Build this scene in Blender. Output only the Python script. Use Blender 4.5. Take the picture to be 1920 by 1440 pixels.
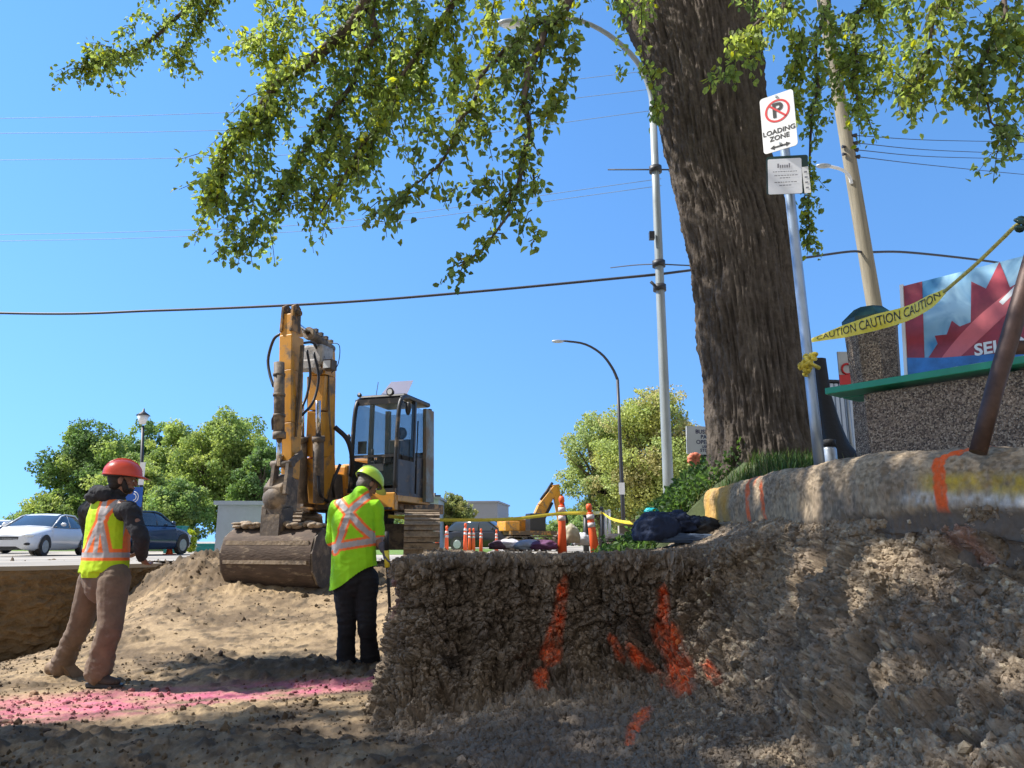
import bpy, bmesh, math, random
import numpy as np
from mathutils import Vector, Matrix, Quaternion

random.seed(7)
rng = np.random.default_rng(7)
PI = math.pi
for o in list(bpy.data.objects):
    bpy.data.objects.remove(o)
scene = bpy.context.scene
COL = scene.collection

# ------------------------------------------------------------------ camera
F_PX = 1400.0
PITCH = math.atan(295.0 / F_PX)
CP, SP = math.cos(PITCH), math.sin(PITCH)
cam_d = bpy.data.cameras.new("camera")
cam_d.sensor_width = 36.0
cam_d.lens = F_PX / 1920.0 * 36.0
cam_d.clip_start = 0.05
cam_d.clip_end = 3000.0
cam = bpy.data.objects.new("camera", cam_d)
COL.objects.link(cam)
cam.location = (0, 0, 0)
cam.rotation_euler = (PI / 2 + PITCH, 0, 0)
scene.camera = cam

# ------------------------------------------------------------------ sky and sun
SUN_EL = math.radians(50.0)
SUN_AZ = math.atan2(-0.992, 0.075)
SUN = Vector((math.sin(SUN_AZ) * math.cos(SUN_EL), math.cos(SUN_AZ) * math.cos(SUN_EL), math.sin(SUN_EL)))
world = bpy.data.worlds.new("World")
scene.world = world
world.use_nodes = True
wn = world.node_tree.nodes
wl = world.node_tree.links
wn.clear()
wo = wn.new("ShaderNodeOutputWorld")
bg = wn.new("ShaderNodeBackground")
sky = wn.new("ShaderNodeTexSky")
sky.sky_type = 'NISHITA'
sky.sun_disc = False
sky.sun_elevation = SUN_EL
sky.sun_rotation = SUN_AZ
sky.altitude = 500
sky.air_density = 1.0
sky.dust_density = 0.0
sky.ozone_density = 1.6
hs = wn.new("ShaderNodeHueSaturation")
hs.inputs['Saturation'].default_value = 1.22
hs.inputs['Value'].default_value = 1.22
# the clear deep-blue sky of the photograph pales only a little towards the horizon
gm = wn.new("ShaderNodeTexCoord")
vm = wn.new("ShaderNodeVectorMath"); vm.operation = 'MULTIPLY_ADD'
vm.inputs[1].default_value = (1, 1, 0.75); vm.inputs[2].default_value = (0, 0, 0.32)
vn = wn.new("ShaderNodeVectorMath"); vn.operation = 'NORMALIZE'
wl.new(gm.outputs['Generated'], vm.inputs[0]); wl.new(vm.outputs[0], vn.inputs[0]); wl.new(vn.outputs[0], sky.inputs[0])
wl.new(sky.outputs[0], hs.inputs['Color'])
# pale bright sky added behind the camera as fill for the blue shadows
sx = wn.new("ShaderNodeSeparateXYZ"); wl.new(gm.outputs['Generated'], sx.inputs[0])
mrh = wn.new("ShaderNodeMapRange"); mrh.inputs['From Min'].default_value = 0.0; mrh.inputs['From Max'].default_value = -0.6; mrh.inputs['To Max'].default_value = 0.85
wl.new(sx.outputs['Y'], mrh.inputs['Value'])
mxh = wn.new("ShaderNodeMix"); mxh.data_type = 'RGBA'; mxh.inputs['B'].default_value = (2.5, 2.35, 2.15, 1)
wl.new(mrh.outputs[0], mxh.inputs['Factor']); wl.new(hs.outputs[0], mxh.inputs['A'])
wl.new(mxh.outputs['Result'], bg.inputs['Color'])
bg.inputs['Strength'].default_value = 0.15
wl.new(bg.outputs[0], wo.inputs['Surface'])
sun_d = bpy.data.lights.new("sun", 'SUN')
sun_d.energy = 5.0
sun_d.angle = math.radians(0.53)
sun_d.color = (1.0, 0.955, 0.88)
sun = bpy.data.objects.new("sun", sun_d)
COL.objects.link(sun)
sun.rotation_euler = SUN.to_track_quat('Z', 'Y').to_euler()
scene.view_settings.view_transform = 'Standard'
scene.view_settings.look = 'None'
scene.view_settings.gamma = 1.0
scene.view_settings.exposure = 0.79
scene.cycles.max_bounces = 6
scene.cycles.transparent_max_bounces = 8
scene.cycles.use_adaptive_sampling = True
scene.cycles.adaptive_threshold = 0.02


# ------------------------------------------------------------------ helpers
def at(px, py, Y):
    """World point at forward distance Y seen at photo pixel px, py (photo 1920 x 1440)."""
    v = 720.0 - py
    z = v * CP + F_PX * SP
    y = F_PX * CP - v * SP
    return Vector(((px - 960.0) / y * Y, Y, z / y * Y))


def tag(o, label=None, cat=None, group=None, kind=None):
    if label: o["label"] = label
    if cat: o["category"] = cat
    if group: o["group"] = group
    if kind: o["kind"] = kind
    return o


def empty(name, loc, rz=0.0, label=None, cat=None, group=None):
    o = bpy.data.objects.new(name, None)
    o.empty_display_size = 0.2
    COL.objects.link(o)
    o.location = loc
    o.rotation_euler = (0, 0, rz)
    return tag(o, label, cat, group)


def link_mesh(name, me, parent=None, mats=()):
    o = bpy.data.objects.new(name, me)
    COL.objects.link(o)
    for m in mats:
        me.materials.append(m)
    if parent is not None:
        o.parent = parent
    return o


def np_mesh(name, V, Fq, mats, parent=None, smooth=True, col=None, offset=None):
    """mesh from numpy arrays; Fq (N,3) or (N,4)"""
    V = np.asarray(V, dtype=np.float64)
    if offset is not None:
        V = V - np.asarray(offset)
    Fq = np.asarray(Fq, dtype=np.int32)
    me = bpy.data.meshes.new(name)
    k = Fq.shape[1]
    me.vertices.add(len(V))
    me.vertices.foreach_set("co", V.astype(np.float32).ravel())
    me.loops.add(Fq.size)
    me.loops.foreach_set("vertex_index", Fq.ravel())
    me.polygons.add(len(Fq))
    me.polygons.foreach_set("loop_start", np.arange(0, Fq.size, k, dtype=np.int32))
    me.polygons.foreach_set("loop_total", np.full(len(Fq), k, dtype=np.int32))
    me.polygons.foreach_set("use_smooth", np.full(len(Fq), smooth, dtype=bool))
    me.update(calc_edges=True)
    if col is not None:
        ca = me.color_attributes.new("Col", 'FLOAT_COLOR', 'POINT')
        c4 = np.ones((len(V), 4), dtype=np.float32)
        c4[:, :3] = col
        ca.data.foreach_set("color", c4.ravel())
    return link_mesh(name, me, parent, mats if isinstance(mats, (list, tuple)) else [mats])


class MB:
    """collects simple solids into one mesh"""
    def __init__(self):
        self.v = []; self.f = []; self.mi = []; self.sm = []

    def add(self, vs, fs, mi=0, smooth=False):
        b = len(self.v)
        self.v += [tuple(x) for x in vs]
        for f in fs:
            self.f.append(tuple(i + b for i in f)); self.mi.append(mi); self.sm.append(smooth)
        return self

    def box(self, c, s, rot=None, mi=0):
        hx, hy, hz = s[0] / 2, s[1] / 2, s[2] / 2
        vs = [Vector((x, y, z)) for x in (-hx, hx) for y in (-hy, hy) for z in (-hz, hz)]
        if rot is not None:
            R = rot if isinstance(rot, Matrix) else Matrix.Rotation(rot, 3, 'Z')
            vs = [R @ v for v in vs]
        c = Vector(c)
        vs = [v + c for v in vs]
        return self.add(vs, [(0, 1, 3, 2), (4, 6, 7, 5), (0, 4, 5, 1), (2, 3, 7, 6), (0, 2, 6, 4), (1, 5, 7, 3)], mi)

    def beam(self, p0, p1, w, h, side=(1, 0, 0), mi=0, w1=None, h1=None):
        p0, p1 = Vector(p0), Vector(p1)
        d = (p1 - p0).normalized()
        s = Vector(side)
        s = (s - d * s.dot(d)).normalized()
        u = d.cross(s)
        w1 = w if w1 is None else w1
        h1 = h if h1 is None else h1
        vs = []
        for p, ww, hh in ((p0, w, h), (p1, w1, h1)):
            for a, b in ((-1, -1), (1, -1), (1, 1), (-1, 1)):
                vs.append(p + s * (a * ww / 2) + u * (b * hh / 2))
        return self.add(vs, [(3, 2, 1, 0), (4, 5, 6, 7), (0, 1, 5, 4), (1, 2, 6, 5), (2, 3, 7, 6), (3, 0, 4, 7)], mi)

    def tube(self, pts, r, n=10, mi=0, caps=True, smooth=True):
        pts = [Vector(p) for p in pts]
        rs = r if isinstance(r, (list, tuple)) else [r] * len(pts)
        vs = []; fs = []
        ref = None
        for i, p in enumerate(pts):
            a = pts[max(0, i - 1)]; b = pts[min(len(pts) - 1, i + 1)]
            d = (b - a).normalized()
            if ref is None:
                ref = Vector((1, 0, 0)) if abs(d.x) < 0.8 else Vector((0, 1, 0))
            s = (ref - d * ref.dot(d)).normalized(); ref = s
            u = d.cross(s)
            for k in range(n):
                t = 2 * PI * k / n
                vs.append(p + (s * math.cos(t) + u * math.sin(t)) * rs[i])
        for i in range(len(pts) - 1):
            for k in range(n):
                k2 = (k + 1) % n
                fs.append((i * n + k, i * n + k2, (i + 1) * n + k2, (i + 1) * n + k))
        self.add(vs, fs, mi, smooth)
        if caps:
            b = len(self.v) - len(vs)
            self.f.append(tuple(b + k for k in range(n))[::-1]); self.mi.append(mi); self.sm.append(False)
            self.f.append(tuple(b + (len(pts) - 1) * n + k for k in range(n))); self.mi.append(mi); self.sm.append(False)
        return self

    def prism(self, poly, origin, ax, ay, depth, mi=0):
        """2D polygon in plane (ax, ay) at origin, thickness depth centred along the normal"""
        o = Vector(origin); ax = Vector(ax); ay = Vector(ay)
        nrm = ax.cross(ay).normalized()
        n = len(poly)
        vs = [o + ax * p[0] + ay * p[1] - nrm * depth / 2 for p in poly] + [o + ax * p[0] + ay * p[1] + nrm * depth / 2 for p in poly]
        fs = [tuple(range(n))[::-1], tuple(range(n, 2 * n))] + [(i, (i + 1) % n, n + (i + 1) % n, n + i) for i in range(n)]
        return self.add(vs, fs, mi)

    def ell(self, c, r, n=14, m=8, mi=0, rot=None, z0=-1.0, z1=1.0):
        """ellipsoid, optionally cut between z0 and z1 (unit sphere heights)"""
        vs = []; fs = []
        t0, t1 = math.asin(z0), math.asin(z1)
        for j in range(m + 1):
            t = t0 + (t1 - t0) * j / m
            for k in range(n):
                a = 2 * PI * k / n
                v = Vector((math.cos(a) * math.cos(t) * r[0], math.sin(a) * math.cos(t) * r[1], math.sin(t) * r[2]))
                if rot is not None: v = rot @ v
                vs.append(v + Vector(c))
        for j in range(m):
            for k in range(n):
                k2 = (k + 1) % n
                fs.append((j * n + k, j * n + k2, (j + 1) * n + k2, (j + 1) * n + k))
        fs.append(tuple(range(n))[::-1]); fs.append(tuple(m * n + k for k in range(n)))
        return self.add(vs, fs, mi, True)

    def quadstrip(self, rows, mi=0, smooth=True):
        n = len(rows[0]); vs = [p for r in rows for p in r]; fs = []
        for i in range(len(rows) - 1):
            for k in range(n - 1):
                fs.append((i * n + k, i * n + k + 1, (i + 1) * n + k + 1, (i + 1) * n + k))
        return self.add(vs, fs, mi, smooth)

    def build(self, name, mats, parent=None, offset=None, bevel=0.0):
        me = bpy.data.meshes.new(name)
        off = Vector(offset) if offset is not None else Vector((0, 0, 0))
        me.from_pydata([tuple(Vector(v) - off) for v in self.v], [], self.f)
        mats = mats if isinstance(mats, (list, tuple)) else [mats]
        o = link_mesh(name, me, parent, mats)
        me.polygons.foreach_set("material_index", self.mi)
        me.polygons.foreach_set("use_smooth", self.sm)
        me.update()
        bm = bmesh.new(); bm.from_mesh(me)
        bmesh.ops.recalc_face_normals(bm, faces=bm.faces)
        bm.to_mesh(me); bm.free()
        if bevel > 0:
            m = o.modifiers.new("bevel", 'BEVEL'); m.width = bevel; m.segments = 2; m.limit_method = 'ANGLE'; m.angle_limit = math.radians(40)
        return o


# ------------------------------------------------------------------ numpy noise
_perm = np.random.default_rng(3).permutation(256).astype(np.int64)
_grad = np.random.default_rng(4).normal(size=(256, 3))
_grad /= np.linalg.norm(_grad, axis=1)[:, None]
_rand3 = np.random.default_rng(5).random((256, 3))


def _h(ix, iy, iz):
    return _perm[(_perm[(_perm[ix & 255] + iy) & 255] + iz) & 255]


def perlin(P, seed=0):
    P = np.asarray(P, dtype=np.float64) + seed * 19.37
    i = np.floor(P).astype(np.int64); f = P - i
    u = f * f * f * (f * (f * 6 - 15) + 10)
    out = np.zeros(len(P))
    for dx in (0, 1):
        wx = u[:, 0] if dx else 1 - u[:, 0]
        for dy in (0, 1):
            wy = u[:, 1] if dy else 1 - u[:, 1]
            for dz in (0, 1):
                wz = u[:, 2] if dz else 1 - u[:, 2]
                g = _grad[_h(i[:, 0] + dx, i[:, 1] + dy, i[:, 2] + dz)]
                d = f - np.array([dx, dy, dz])
                out += wx * wy * wz * (g * d).sum(1)
    return out * 1.5


def fbm(P, octaves=4, seed=0, gain=0.5, ridge=False):
    P = np.asarray(P, dtype=np.float64)
    a = 1.0; s = 0; out = np.zeros(len(P)); Q = P.copy()
    for k in range(octaves):
        n = perlin(Q, seed + k)
        if ridge: n = 1 - 2 * np.abs(n)
        out += a * n; s += a; a *= gain; Q = Q * 2.03
    return out / s


def worley(P, seed=0, gap=False):
    P = np.asarray(P, dtype=np.float64) + seed * 7.77
    i = np.floor(P).astype(np.int64); f = P - i
    best = np.full(len(P), 9.0); best2 = np.full(len(P), 9.0); bid = np.zeros(len(P), dtype=np.int64)
    for dx in (-1, 0, 1):
        for dy in (-1, 0, 1):
            for dz in (-1, 0, 1):
                h = _h(i[:, 0] + dx, i[:, 1] + dy, i[:, 2] + dz)
                q = _rand3[h] + np.array([dx, dy, dz]) - f
                d = (q * q).sum(1)
                best2 = np.minimum(best2, np.maximum(d, best))
                m = d < best
                best[m] = d[m]; bid[m] = h[m]
    if gap: return np.sqrt(best), bid / 255.0, np.sqrt(best2) - np.sqrt(best)
    return np.sqrt(best), bid / 255.0


def sstep(a, b, x):
    t = np.clip((x - a) / (b - a), 0, 1)
    return t * t * (3 - 2 * t)


def seg_dist(P, A, B):
    A = np.asarray(A, float); B = np.asarray(B, float)
    d = B - A
    t = np.clip(((P - A) @ d) / (d @ d), 0, 1)
    return np.linalg.norm(P - (A + t[:, None] * d), axis=1)


def grid_faces(nr, nc):
    r = np.arange(nr - 1)[:, None]; c = np.arange(nc - 1)[None, :]
    a = (r * nc + c).ravel()
    return np.stack([a, a + 1, a + nc + 1, a + nc], 1)


def grid_normals(G):
    du = np.gradient(G, axis=1); dv = np.gradient(G, axis=0)
    n = np.cross(du, dv)
    return n / (np.linalg.norm(n, axis=2)[:, :, None] + 1e-12)


def catmull(ctrl, n):
    """resample control array (K, ...) along axis 0 to n samples"""
    ctrl = np.asarray(ctrl, float)
    K = len(ctrl)
    P = np.concatenate([2 * ctrl[:1] - ctrl[1:2], ctrl, 2 * ctrl[-1:] - ctrl[-2:-1]])
    t = np.linspace(0, K - 1 - 1e-9, n); i = t.astype(int); f = t - i
    f = f.reshape((-1,) + (1,) * (ctrl.ndim - 1))
    p0, p1, p2, p3 = P[i], P[i + 1], P[i + 2], P[i + 3]
    return 0.5 * (2 * p1 + (p2 - p0) * f + (2 * p0 - 5 * p1 + 4 * p2 - p3) * f ** 2 + (3 * p1 - p0 - 3 * p2 + p3) * f ** 3)


def spline(pts, n):
    return [Vector(p) for p in catmull([tuple(p) for p in pts], n)]


# ------------------------------------------------------------------ materials
def node_mat(name):
    m = bpy.data.materials.new(name); m.use_nodes = True
    nt = m.node_tree
    b = nt.nodes["Principled BSDF"]
    return m, nt, b


def pm(name, col, rough=0.6, metal=0.0, var=0.12, scale=6.0, bump=0.0, bscale=40.0, spec=0.5, grime=None, gamt=0.5, gscale=3.0, stretch=(1, 1, 1)):
    """principled with brightness variation, bump and an optional grime colour in patches"""
    m, nt, b = node_mat(name)
    N, L = nt.nodes, nt.links
    tc = N.new("ShaderNodeTexCoord")
    mp = N.new("ShaderNodeMapping"); mp.inputs['Scale'].default_value = stretch
    L.new(tc.outputs['Object'], mp.inputs['Vector'])
    n1 = N.new("ShaderNodeTexNoise"); n1.inputs['Scale'].default_value = scale; n1.inputs['Detail'].default_value = 6; n1.inputs['Roughness'].default_value = 0.65
    L.new(mp.outputs[0], n1.inputs['Vector'])
    mr = N.new("ShaderNodeMapRange"); mr.inputs['From Min'].default_value = 0.3; mr.inputs['From Max'].default_value = 0.7
    mr.inputs['To Min'].default_value = 1 - var; mr.inputs['To Max'].default_value = 1 + var
    L.new(n1.outputs['Fac'], mr.inputs['Value'])
    hv = N.new("ShaderNodeHueSaturation"); hv.inputs['Color'].default_value = (*col, 1)
    L.new(mr.outputs[0], hv.inputs['Value'])
    out = hv.outputs[0]
    if grime is not None:
        n2 = N.new("ShaderNodeTexNoise"); n2.inputs['Scale'].default_value = gscale; n2.inputs['Detail'].default_value = 8; n2.inputs['Roughness'].default_value = 0.7
        L.new(mp.outputs[0], n2.inputs['Vector'])
        r2 = N.new("ShaderNodeMapRange"); r2.inputs['From Min'].default_value = 1 - gamt - 0.06; r2.inputs['From Max'].default_value = 1 - gamt + 0.06
        L.new(n2.outputs['Fac'], r2.inputs['Value'])
        mx = N.new("ShaderNodeMix"); mx.data_type = 'RGBA'
        L.new(r2.outputs[0], mx.inputs['Factor']); L.new(out, mx.inputs['A']); mx.inputs['B'].default_value = (*grime, 1)
        out = mx.outputs['Result']
        rr = N.new("ShaderNodeMapRange"); rr.inputs['To Min'].default_value = rough; rr.inputs['To Max'].default_value = 0.9
        L.new(r2.outputs[0], rr.inputs['Value']); L.new(rr.outputs[0], b.inputs['Roughness'])
    else:
        b.inputs['Roughness'].default_value = rough
    L.new(out, b.inputs['Base Color'])
    b.inputs['Metallic'].default_value = metal
    b.inputs['Specular IOR Level'].default_value = spec
    if bump > 0:
        n3 = N.new("ShaderNodeTexNoise"); n3.inputs['Scale'].default_value = bscale; n3.inputs['Detail'].default_value = 5
        L.new(mp.outputs[0], n3.inputs['Vector'])
        bp = N.new("ShaderNodeBump"); bp.inputs['Strength'].default_value = 1.0; bp.inputs['Distance'].default_value = bump
        L.new(n3.outputs['Fac'], bp.inputs['Height']); L.new(bp.outputs[0], b.inputs['Normal'])
    return m


def attr_mat(name, rough=0.9, var=0.15, scale=30.0, bump=0.004, bscale=90.0, spec=0.25, bump2=0.0, b2scale=300.0):
    """base colour from the mesh's own Col attribute (its soil, paint or cloth colours) with fine variation"""
    m, nt, b = node_mat(name)
    N, L = nt.nodes, nt.links
    tc = N.new("ShaderNodeTexCoord")
    at_ = N.new("ShaderNodeAttribute"); at_.attribute_name = "Col"
    n1 = N.new("ShaderNodeTexNoise"); n1.inputs['Scale'].default_value = scale; n1.inputs['Detail'].default_value = 8; n1.inputs['Roughness'].default_value = 0.7
    L.new(tc.outputs['Object'], n1.inputs['Vector'])
    mr = N.new("ShaderNodeMapRange"); mr.inputs['From Min'].default_value = 0.3; mr.inputs['From Max'].default_value = 0.7
    mr.inputs['To Min'].default_value = 1 - var; mr.inputs['To Max'].default_value = 1 + var
    L.new(n1.outputs['Fac'], mr.inputs['Value'])
    hv = N.new("ShaderNodeHueSaturation")
    L.new(at_.outputs['Color'], hv.inputs['Color']); L.new(mr.outputs[0], hv.inputs['Value'])
    L.new(hv.outputs[0], b.inputs['Base Color'])
    b.inputs['Roughness'].default_value = rough
    b.inputs['Specular IOR Level'].default_value = spec
    if bump > 0:
        n3 = N.new("ShaderNodeTexNoise"); n3.inputs['Scale'].default_value = bscale; n3.inputs['Detail'].default_value = 6; n3.inputs['Roughness'].default_value = 0.6
        L.new(tc.outputs['Object'], n3.inputs['Vector'])
        bp = N.new("ShaderNodeBump"); bp.inputs['Distance'].default_value = bump; bp.inputs['Strength'].default_value = 1
        L.new(n3.outputs['Fac'], bp.inputs['Height']); L.new(bp.outputs[0], b.inputs['Normal'])
    return m


def leaf_mat(name, rough=0.5, transl=0.35):
    m, nt, b = node_mat(name)
    N, L = nt.nodes, nt.links
    at_ = N.new("ShaderNodeAttribute"); at_.attribute_name = "Col"
    L.new(at_.outputs['Color'], b.inputs['Base Color'])
    b.inputs['Roughness'].default_value = rough
    b.inputs['Specular IOR Level'].default_value = 0.35
    tr = N.new("ShaderNodeBsdfTranslucent")
    hv = N.new("ShaderNodeHueSaturation"); hv.inputs['Hue'].default_value = 0.485; hv.inputs['Saturation'].default_value = 1.15; hv.inputs['Value'].default_value = 1.9
    L.new(at_.outputs['Color'], hv.inputs['Color']); L.new(hv.outputs[0], tr.inputs['Color'])
    mx = N.new("ShaderNodeMixShader"); mx.inputs[0].default_value = transl
    out = N["Material Output"]
    L.new(b.outputs[0], mx.inputs[1]); L.new(tr.outputs[0], mx.inputs[2]); L.new(mx.outputs[0], out.inputs['Surface'])
    return m


def glass_mat(name, col=(0.5, 0.6, 0.62), alpha=0.35, rough=0.05):
    m, nt, b = node_mat(name)
    N, L = nt.nodes, nt.links
    b.inputs['Base Color'].default_value = (*col, 1); b.inputs['Roughness'].default_value = rough
    b.inputs['Alpha'].default_value = alpha; b.inputs['Specular IOR Level'].default_value = 0.25
    return m


MUD = (0.23, 0.17, 0.115)
DMUD = (0.10, 0.075, 0.055)
M = dict(
    galv=pm("galvanised steel", (0.42, 0.45, 0.47), 0.45, 0.7, 0.18, 12, 0.0005, 60),
    galvpaint=pm("weathered grey pole paint", (0.29, 0.32, 0.32), 0.5, 0.2, 0.2, 8, 0.0005, 60, grime=(0.25, 0.22, 0.18), gamt=0.36, stretch=(1, 1, 0.15)),
    darkpole=pm("dark pole paint", (0.035, 0.035, 0.04), 0.5, 0.1, 0.2),
    white=pm("white paint", (0.78, 0.78, 0.77), 0.45, 0, 0.05, 5, grime=(0.5, 0.47, 0.42), gamt=0.33),
    paper=pm("white paper", (0.80, 0.81, 0.84), 0.6, 0, 0.04),
    black=pm("black paint", (0.02, 0.02, 0.022), 0.5, 0, 0.2),
    blackdirty=pm("dirty black paint", (0.022, 0.022, 0.024), 0.45, 0, 0.3, grime=MUD, gamt=0.40, gscale=5),
    rubber=pm("rubber", (0.025, 0.025, 0.026), 0.75, 0, 0.2, 20, grime=(0.09, 0.075, 0.06), gamt=0.45),
    hose=pm("hydraulic hose", (0.018, 0.018, 0.02), 0.5),
    red=pm("sign red", (0.60, 0.03, 0.03), 0.5),
    inkblack=pm("sign black", (0.02, 0.02, 0.02), 0.6),
    inkgrey=pm("print grey", (0.22, 0.22, 0.25), 0.7),
    inkblue=pm("print navy", (0.03, 0.035, 0.12), 0.7),
    yellow=pm("machine yellow", (0.66, 0.30, 0.03), 0.42, 0, 0.12, 3, 0.001, 30, grime=MUD, gamt=0.43, gscale=3.4),
    yellowd=pm("muddy machine yellow", (0.50, 0.24, 0.04), 0.5, 0, 0.2, 4, 0.002, 30, grime=DMUD, gamt=0.55, gscale=4),
    mudsteel=pm("muddy steel", (0.12, 0.095, 0.075), 0.7, 0.15, 0.35, 5, 0.006, 18, grime=(0.30, 0.23, 0.16), gamt=0.45, gscale=4),
    drymud=pm("steel caked in dry mud", (0.30, 0.23, 0.16), 0.9, 0, 0.3, 7, 0.01, 22, grime=(0.13, 0.10, 0.075), gamt=0.42, gscale=5),
    chrome=pm("cylinder rod", (0.65, 0.65, 0.66), 0.15, 1.0, 0.04),
    greywrap=pm("grey tape and dust", (0.42, 0.40, 0.38), 0.8, 0, 0.35, 10, 0.004, 25, grime=(0.12, 0.11, 0.10), gamt=0.4, gscale=9),
    glass=glass_mat("cab glass", (0.05, 0.07, 0.075), 0.30),
    carglass=pm("car glass", (0.03, 0.04, 0.05), 0.04, 0, 0.1, spec=0.9),
    carwhite=pm("white car paint", (0.72, 0.74, 0.76), 0.18, 0, 0.02, spec=0.7),
    carblue=pm("dark blue car paint", (0.03, 0.06, 0.13), 0.15, 0.3, 0.05, spec=0.8),
    carblack=pm("black car paint", (0.018, 0.018, 0.022), 0.15, 0.2, 0.05, spec=0.8),
    lamp=pm("lamp glass", (0.75, 0.78, 0.80), 0.2, 0, 0.04, spec=0.8),
    orange=pm("delineator orange", (0.85, 0.12, 0.03), 0.5, 0, 0.08, grime=(0.45, 0.12, 0.06), gamt=0.36, gscale=9),
    reflect=pm("reflective band", (0.62, 0.55, 0.55), 0.4, 0, 0.2, 30),
    capyellow=pm("tape yellow", (0.80, 0.66, 0.06), 0.4, 0, 0.1, 14),
    wood=pm("weathered pole wood", (0.25, 0.215, 0.15), 0.85, 0, 0.3, 5, 0.004, 30, stretch=(3, 3, 0.15)),
    green=pm("bench green paint", (0.012, 0.25, 0.135), 0.35, 0, 0.15, 7, 0.0006, 40, stretch=(1, 1, 1)),
    darkgreen=pm("dark green lid", (0.008, 0.04, 0.032), 0.4, 0, 0.1),
    rust=pm("rusty brown pipe", (0.075, 0.042, 0.032), 0.55, 0.3, 0.35, 14, 0.001, 60, grime=(0.16, 0.11, 0.08), gamt=0.34, gscale=14),
    wire=pm("wire", (0.04, 0.045, 0.06), 0.6),
    farwire=pm("sky tinted wire", (0.22, 0.32, 0.48), 0.6),  # far lines tinted towards sky blue, haze put into the colour
    concrete=pm("concrete", (0.40, 0.37, 0.32), 0.9, 0, 0.2, 3, 0.003, 60, grime=(0.28, 0.25, 0.2), gamt=0.45),
    teal=pm("teal bin plastic", (0.0, 0.17, 0.17), 0.5),
    metalsiding=pm("blue white siding", (0.62, 0.70, 0.80), 0.4, 0.1, 0.08),
    greybuilding=pm("grey cladding", (0.30, 0.31, 0.34), 0.7, 0, 0.08, stretch=(8, 8, 0.3)),
    trailer=pm("pale grey trailer wall", (0.38, 0.43, 0.50), 0.6, 0, 0.06),
    brick=pm("red brick", (0.25, 0.09, 0.06), 0.85, 0, 0.25, 12),
    window=pm("dark window", (0.03, 0.035, 0.04), 0.1, 0, 0.1, spec=0.9),
    lawn=pm("lawn", (0.13, 0.22, 0.04), 0.95, 0, 0.3, 4, 0.02, 40),
    skin=pm("skin", (0.30, 0.155, 0.105), 0.55, 0, 0.1, 20, spec=0.35),
    eye=pm("eye", (0.6, 0.6, 0.6), 0.3), lip=pm("lip", (0.26, 0.10, 0.08), 0.5),
    hairdark=pm("dark hair", (0.02, 0.015, 0.012), 0.7, 0, 0.4, 60, 0.002, 200),
    hairgrey=pm("brown grey hair", (0.12, 0.10, 0.085), 0.7, 0, 0.4, 60, 0.002, 200),
    hatorange=pm("orange hard hat", (0.78, 0.085, 0.035), 0.35, 0, 0.08, spec=0.5),
    hatlime=pm("lime hard hat", (0.50, 0.72, 0.06), 0.35, 0, 0.08, spec=0.5),
    trousers=pm("brown work trousers", (0.165, 0.115, 0.080), 0.9, 0, 0.26, 8, 0.002, 120, grime=(0.26, 0.20, 0.16), gamt=0.37, gscale=5),
    hoodie=pm("charcoal hoodie", (0.022, 0.023, 0.028), 0.9, 0, 0.25, 14, 0.002, 150),
    jeansblack=pm("black trousers", (0.009, 0.009, 0.012), 0.9, 0, 0.3, 14, 0.002, 120),
    boot=pm("tan work boot", (0.20, 0.13, 0.075), 0.75, 0, 0.25, 12, 0.002, 60),
    bootdark=pm("dark work boot", (0.05, 0.035, 0.028), 0.75, 0, 0.25, 12, 0.002, 60),
    glove=pm("grey work glove", (0.10, 0.10, 0.13), 0.85, 0, 0.2, 20),
    navy=pm("navy fabric", (0.012, 0.022, 0.055), 0.85, 0, 0.25, 12, 0.003, 90),
    denim=pm("blue grey fabric", (0.05, 0.075, 0.12), 0.85, 0, 0.25, 12, 0.003, 90),
    bark=pm("elm bark", (0.115, 0.085, 0.066), 0.95, 0, 0.35, 10, 0.012, 22, grime=(0.055, 0.042, 0.036), gamt=0.5, gscale=7, stretch=(1.6, 1.6, 0.28)),
    twig=pm("twig bark", (0.06, 0.045, 0.035), 0.9),
    fartrunk=pm("far trunk bark", (0.14, 0.11, 0.085), 0.9, 0, 0.2),
    blackplastic=pm("black plastic", (0.010, 0.010, 0.011), 0.7, 0, 0.2, 8, 0.01, 14),
)


def aggregate_mat(name):
    m, nt, b = node_mat(name)
    N, L = nt.nodes, nt.links
    tc = N.new("ShaderNodeTexCoord")
    v = N.new("ShaderNodeTexVoronoi"); v.inputs['Scale'].default_value = 125
    L.new(tc.outputs['Object'], v.inputs['Vector'])
    sp = N.new("ShaderNodeSeparateColor"); L.new(v.outputs['Color'], sp.inputs[0])
    cr = N.new("ShaderNodeValToRGB")
    e = cr.color_ramp.elements
    e[0].position = 0.0; e[0].color = (0.04, 0.03, 0.025, 1); e[1].position = 1.0; e[1].color = (0.42, 0.34, 0.25, 1)
    x = e.new(0.35); x.color = (0.15, 0.11, 0.08, 1)
    x = e.new(0.7); x.color = (0.25, 0.19, 0.135, 1)
    L.new(sp.outputs[0], cr.inputs[0])
    L.new(cr.outputs[0], b.inputs['Base Color'])
    b.inputs['Roughness'].default_value = 0.85
    bp = N.new("ShaderNodeBump"); bp.inputs['Distance'].default_value = 0.005; bp.invert = True
    L.new(v.outputs['Distance'], bp.inputs['Height']); L.new(bp.outputs[0], b.inputs['Normal'])
    return m


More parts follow.
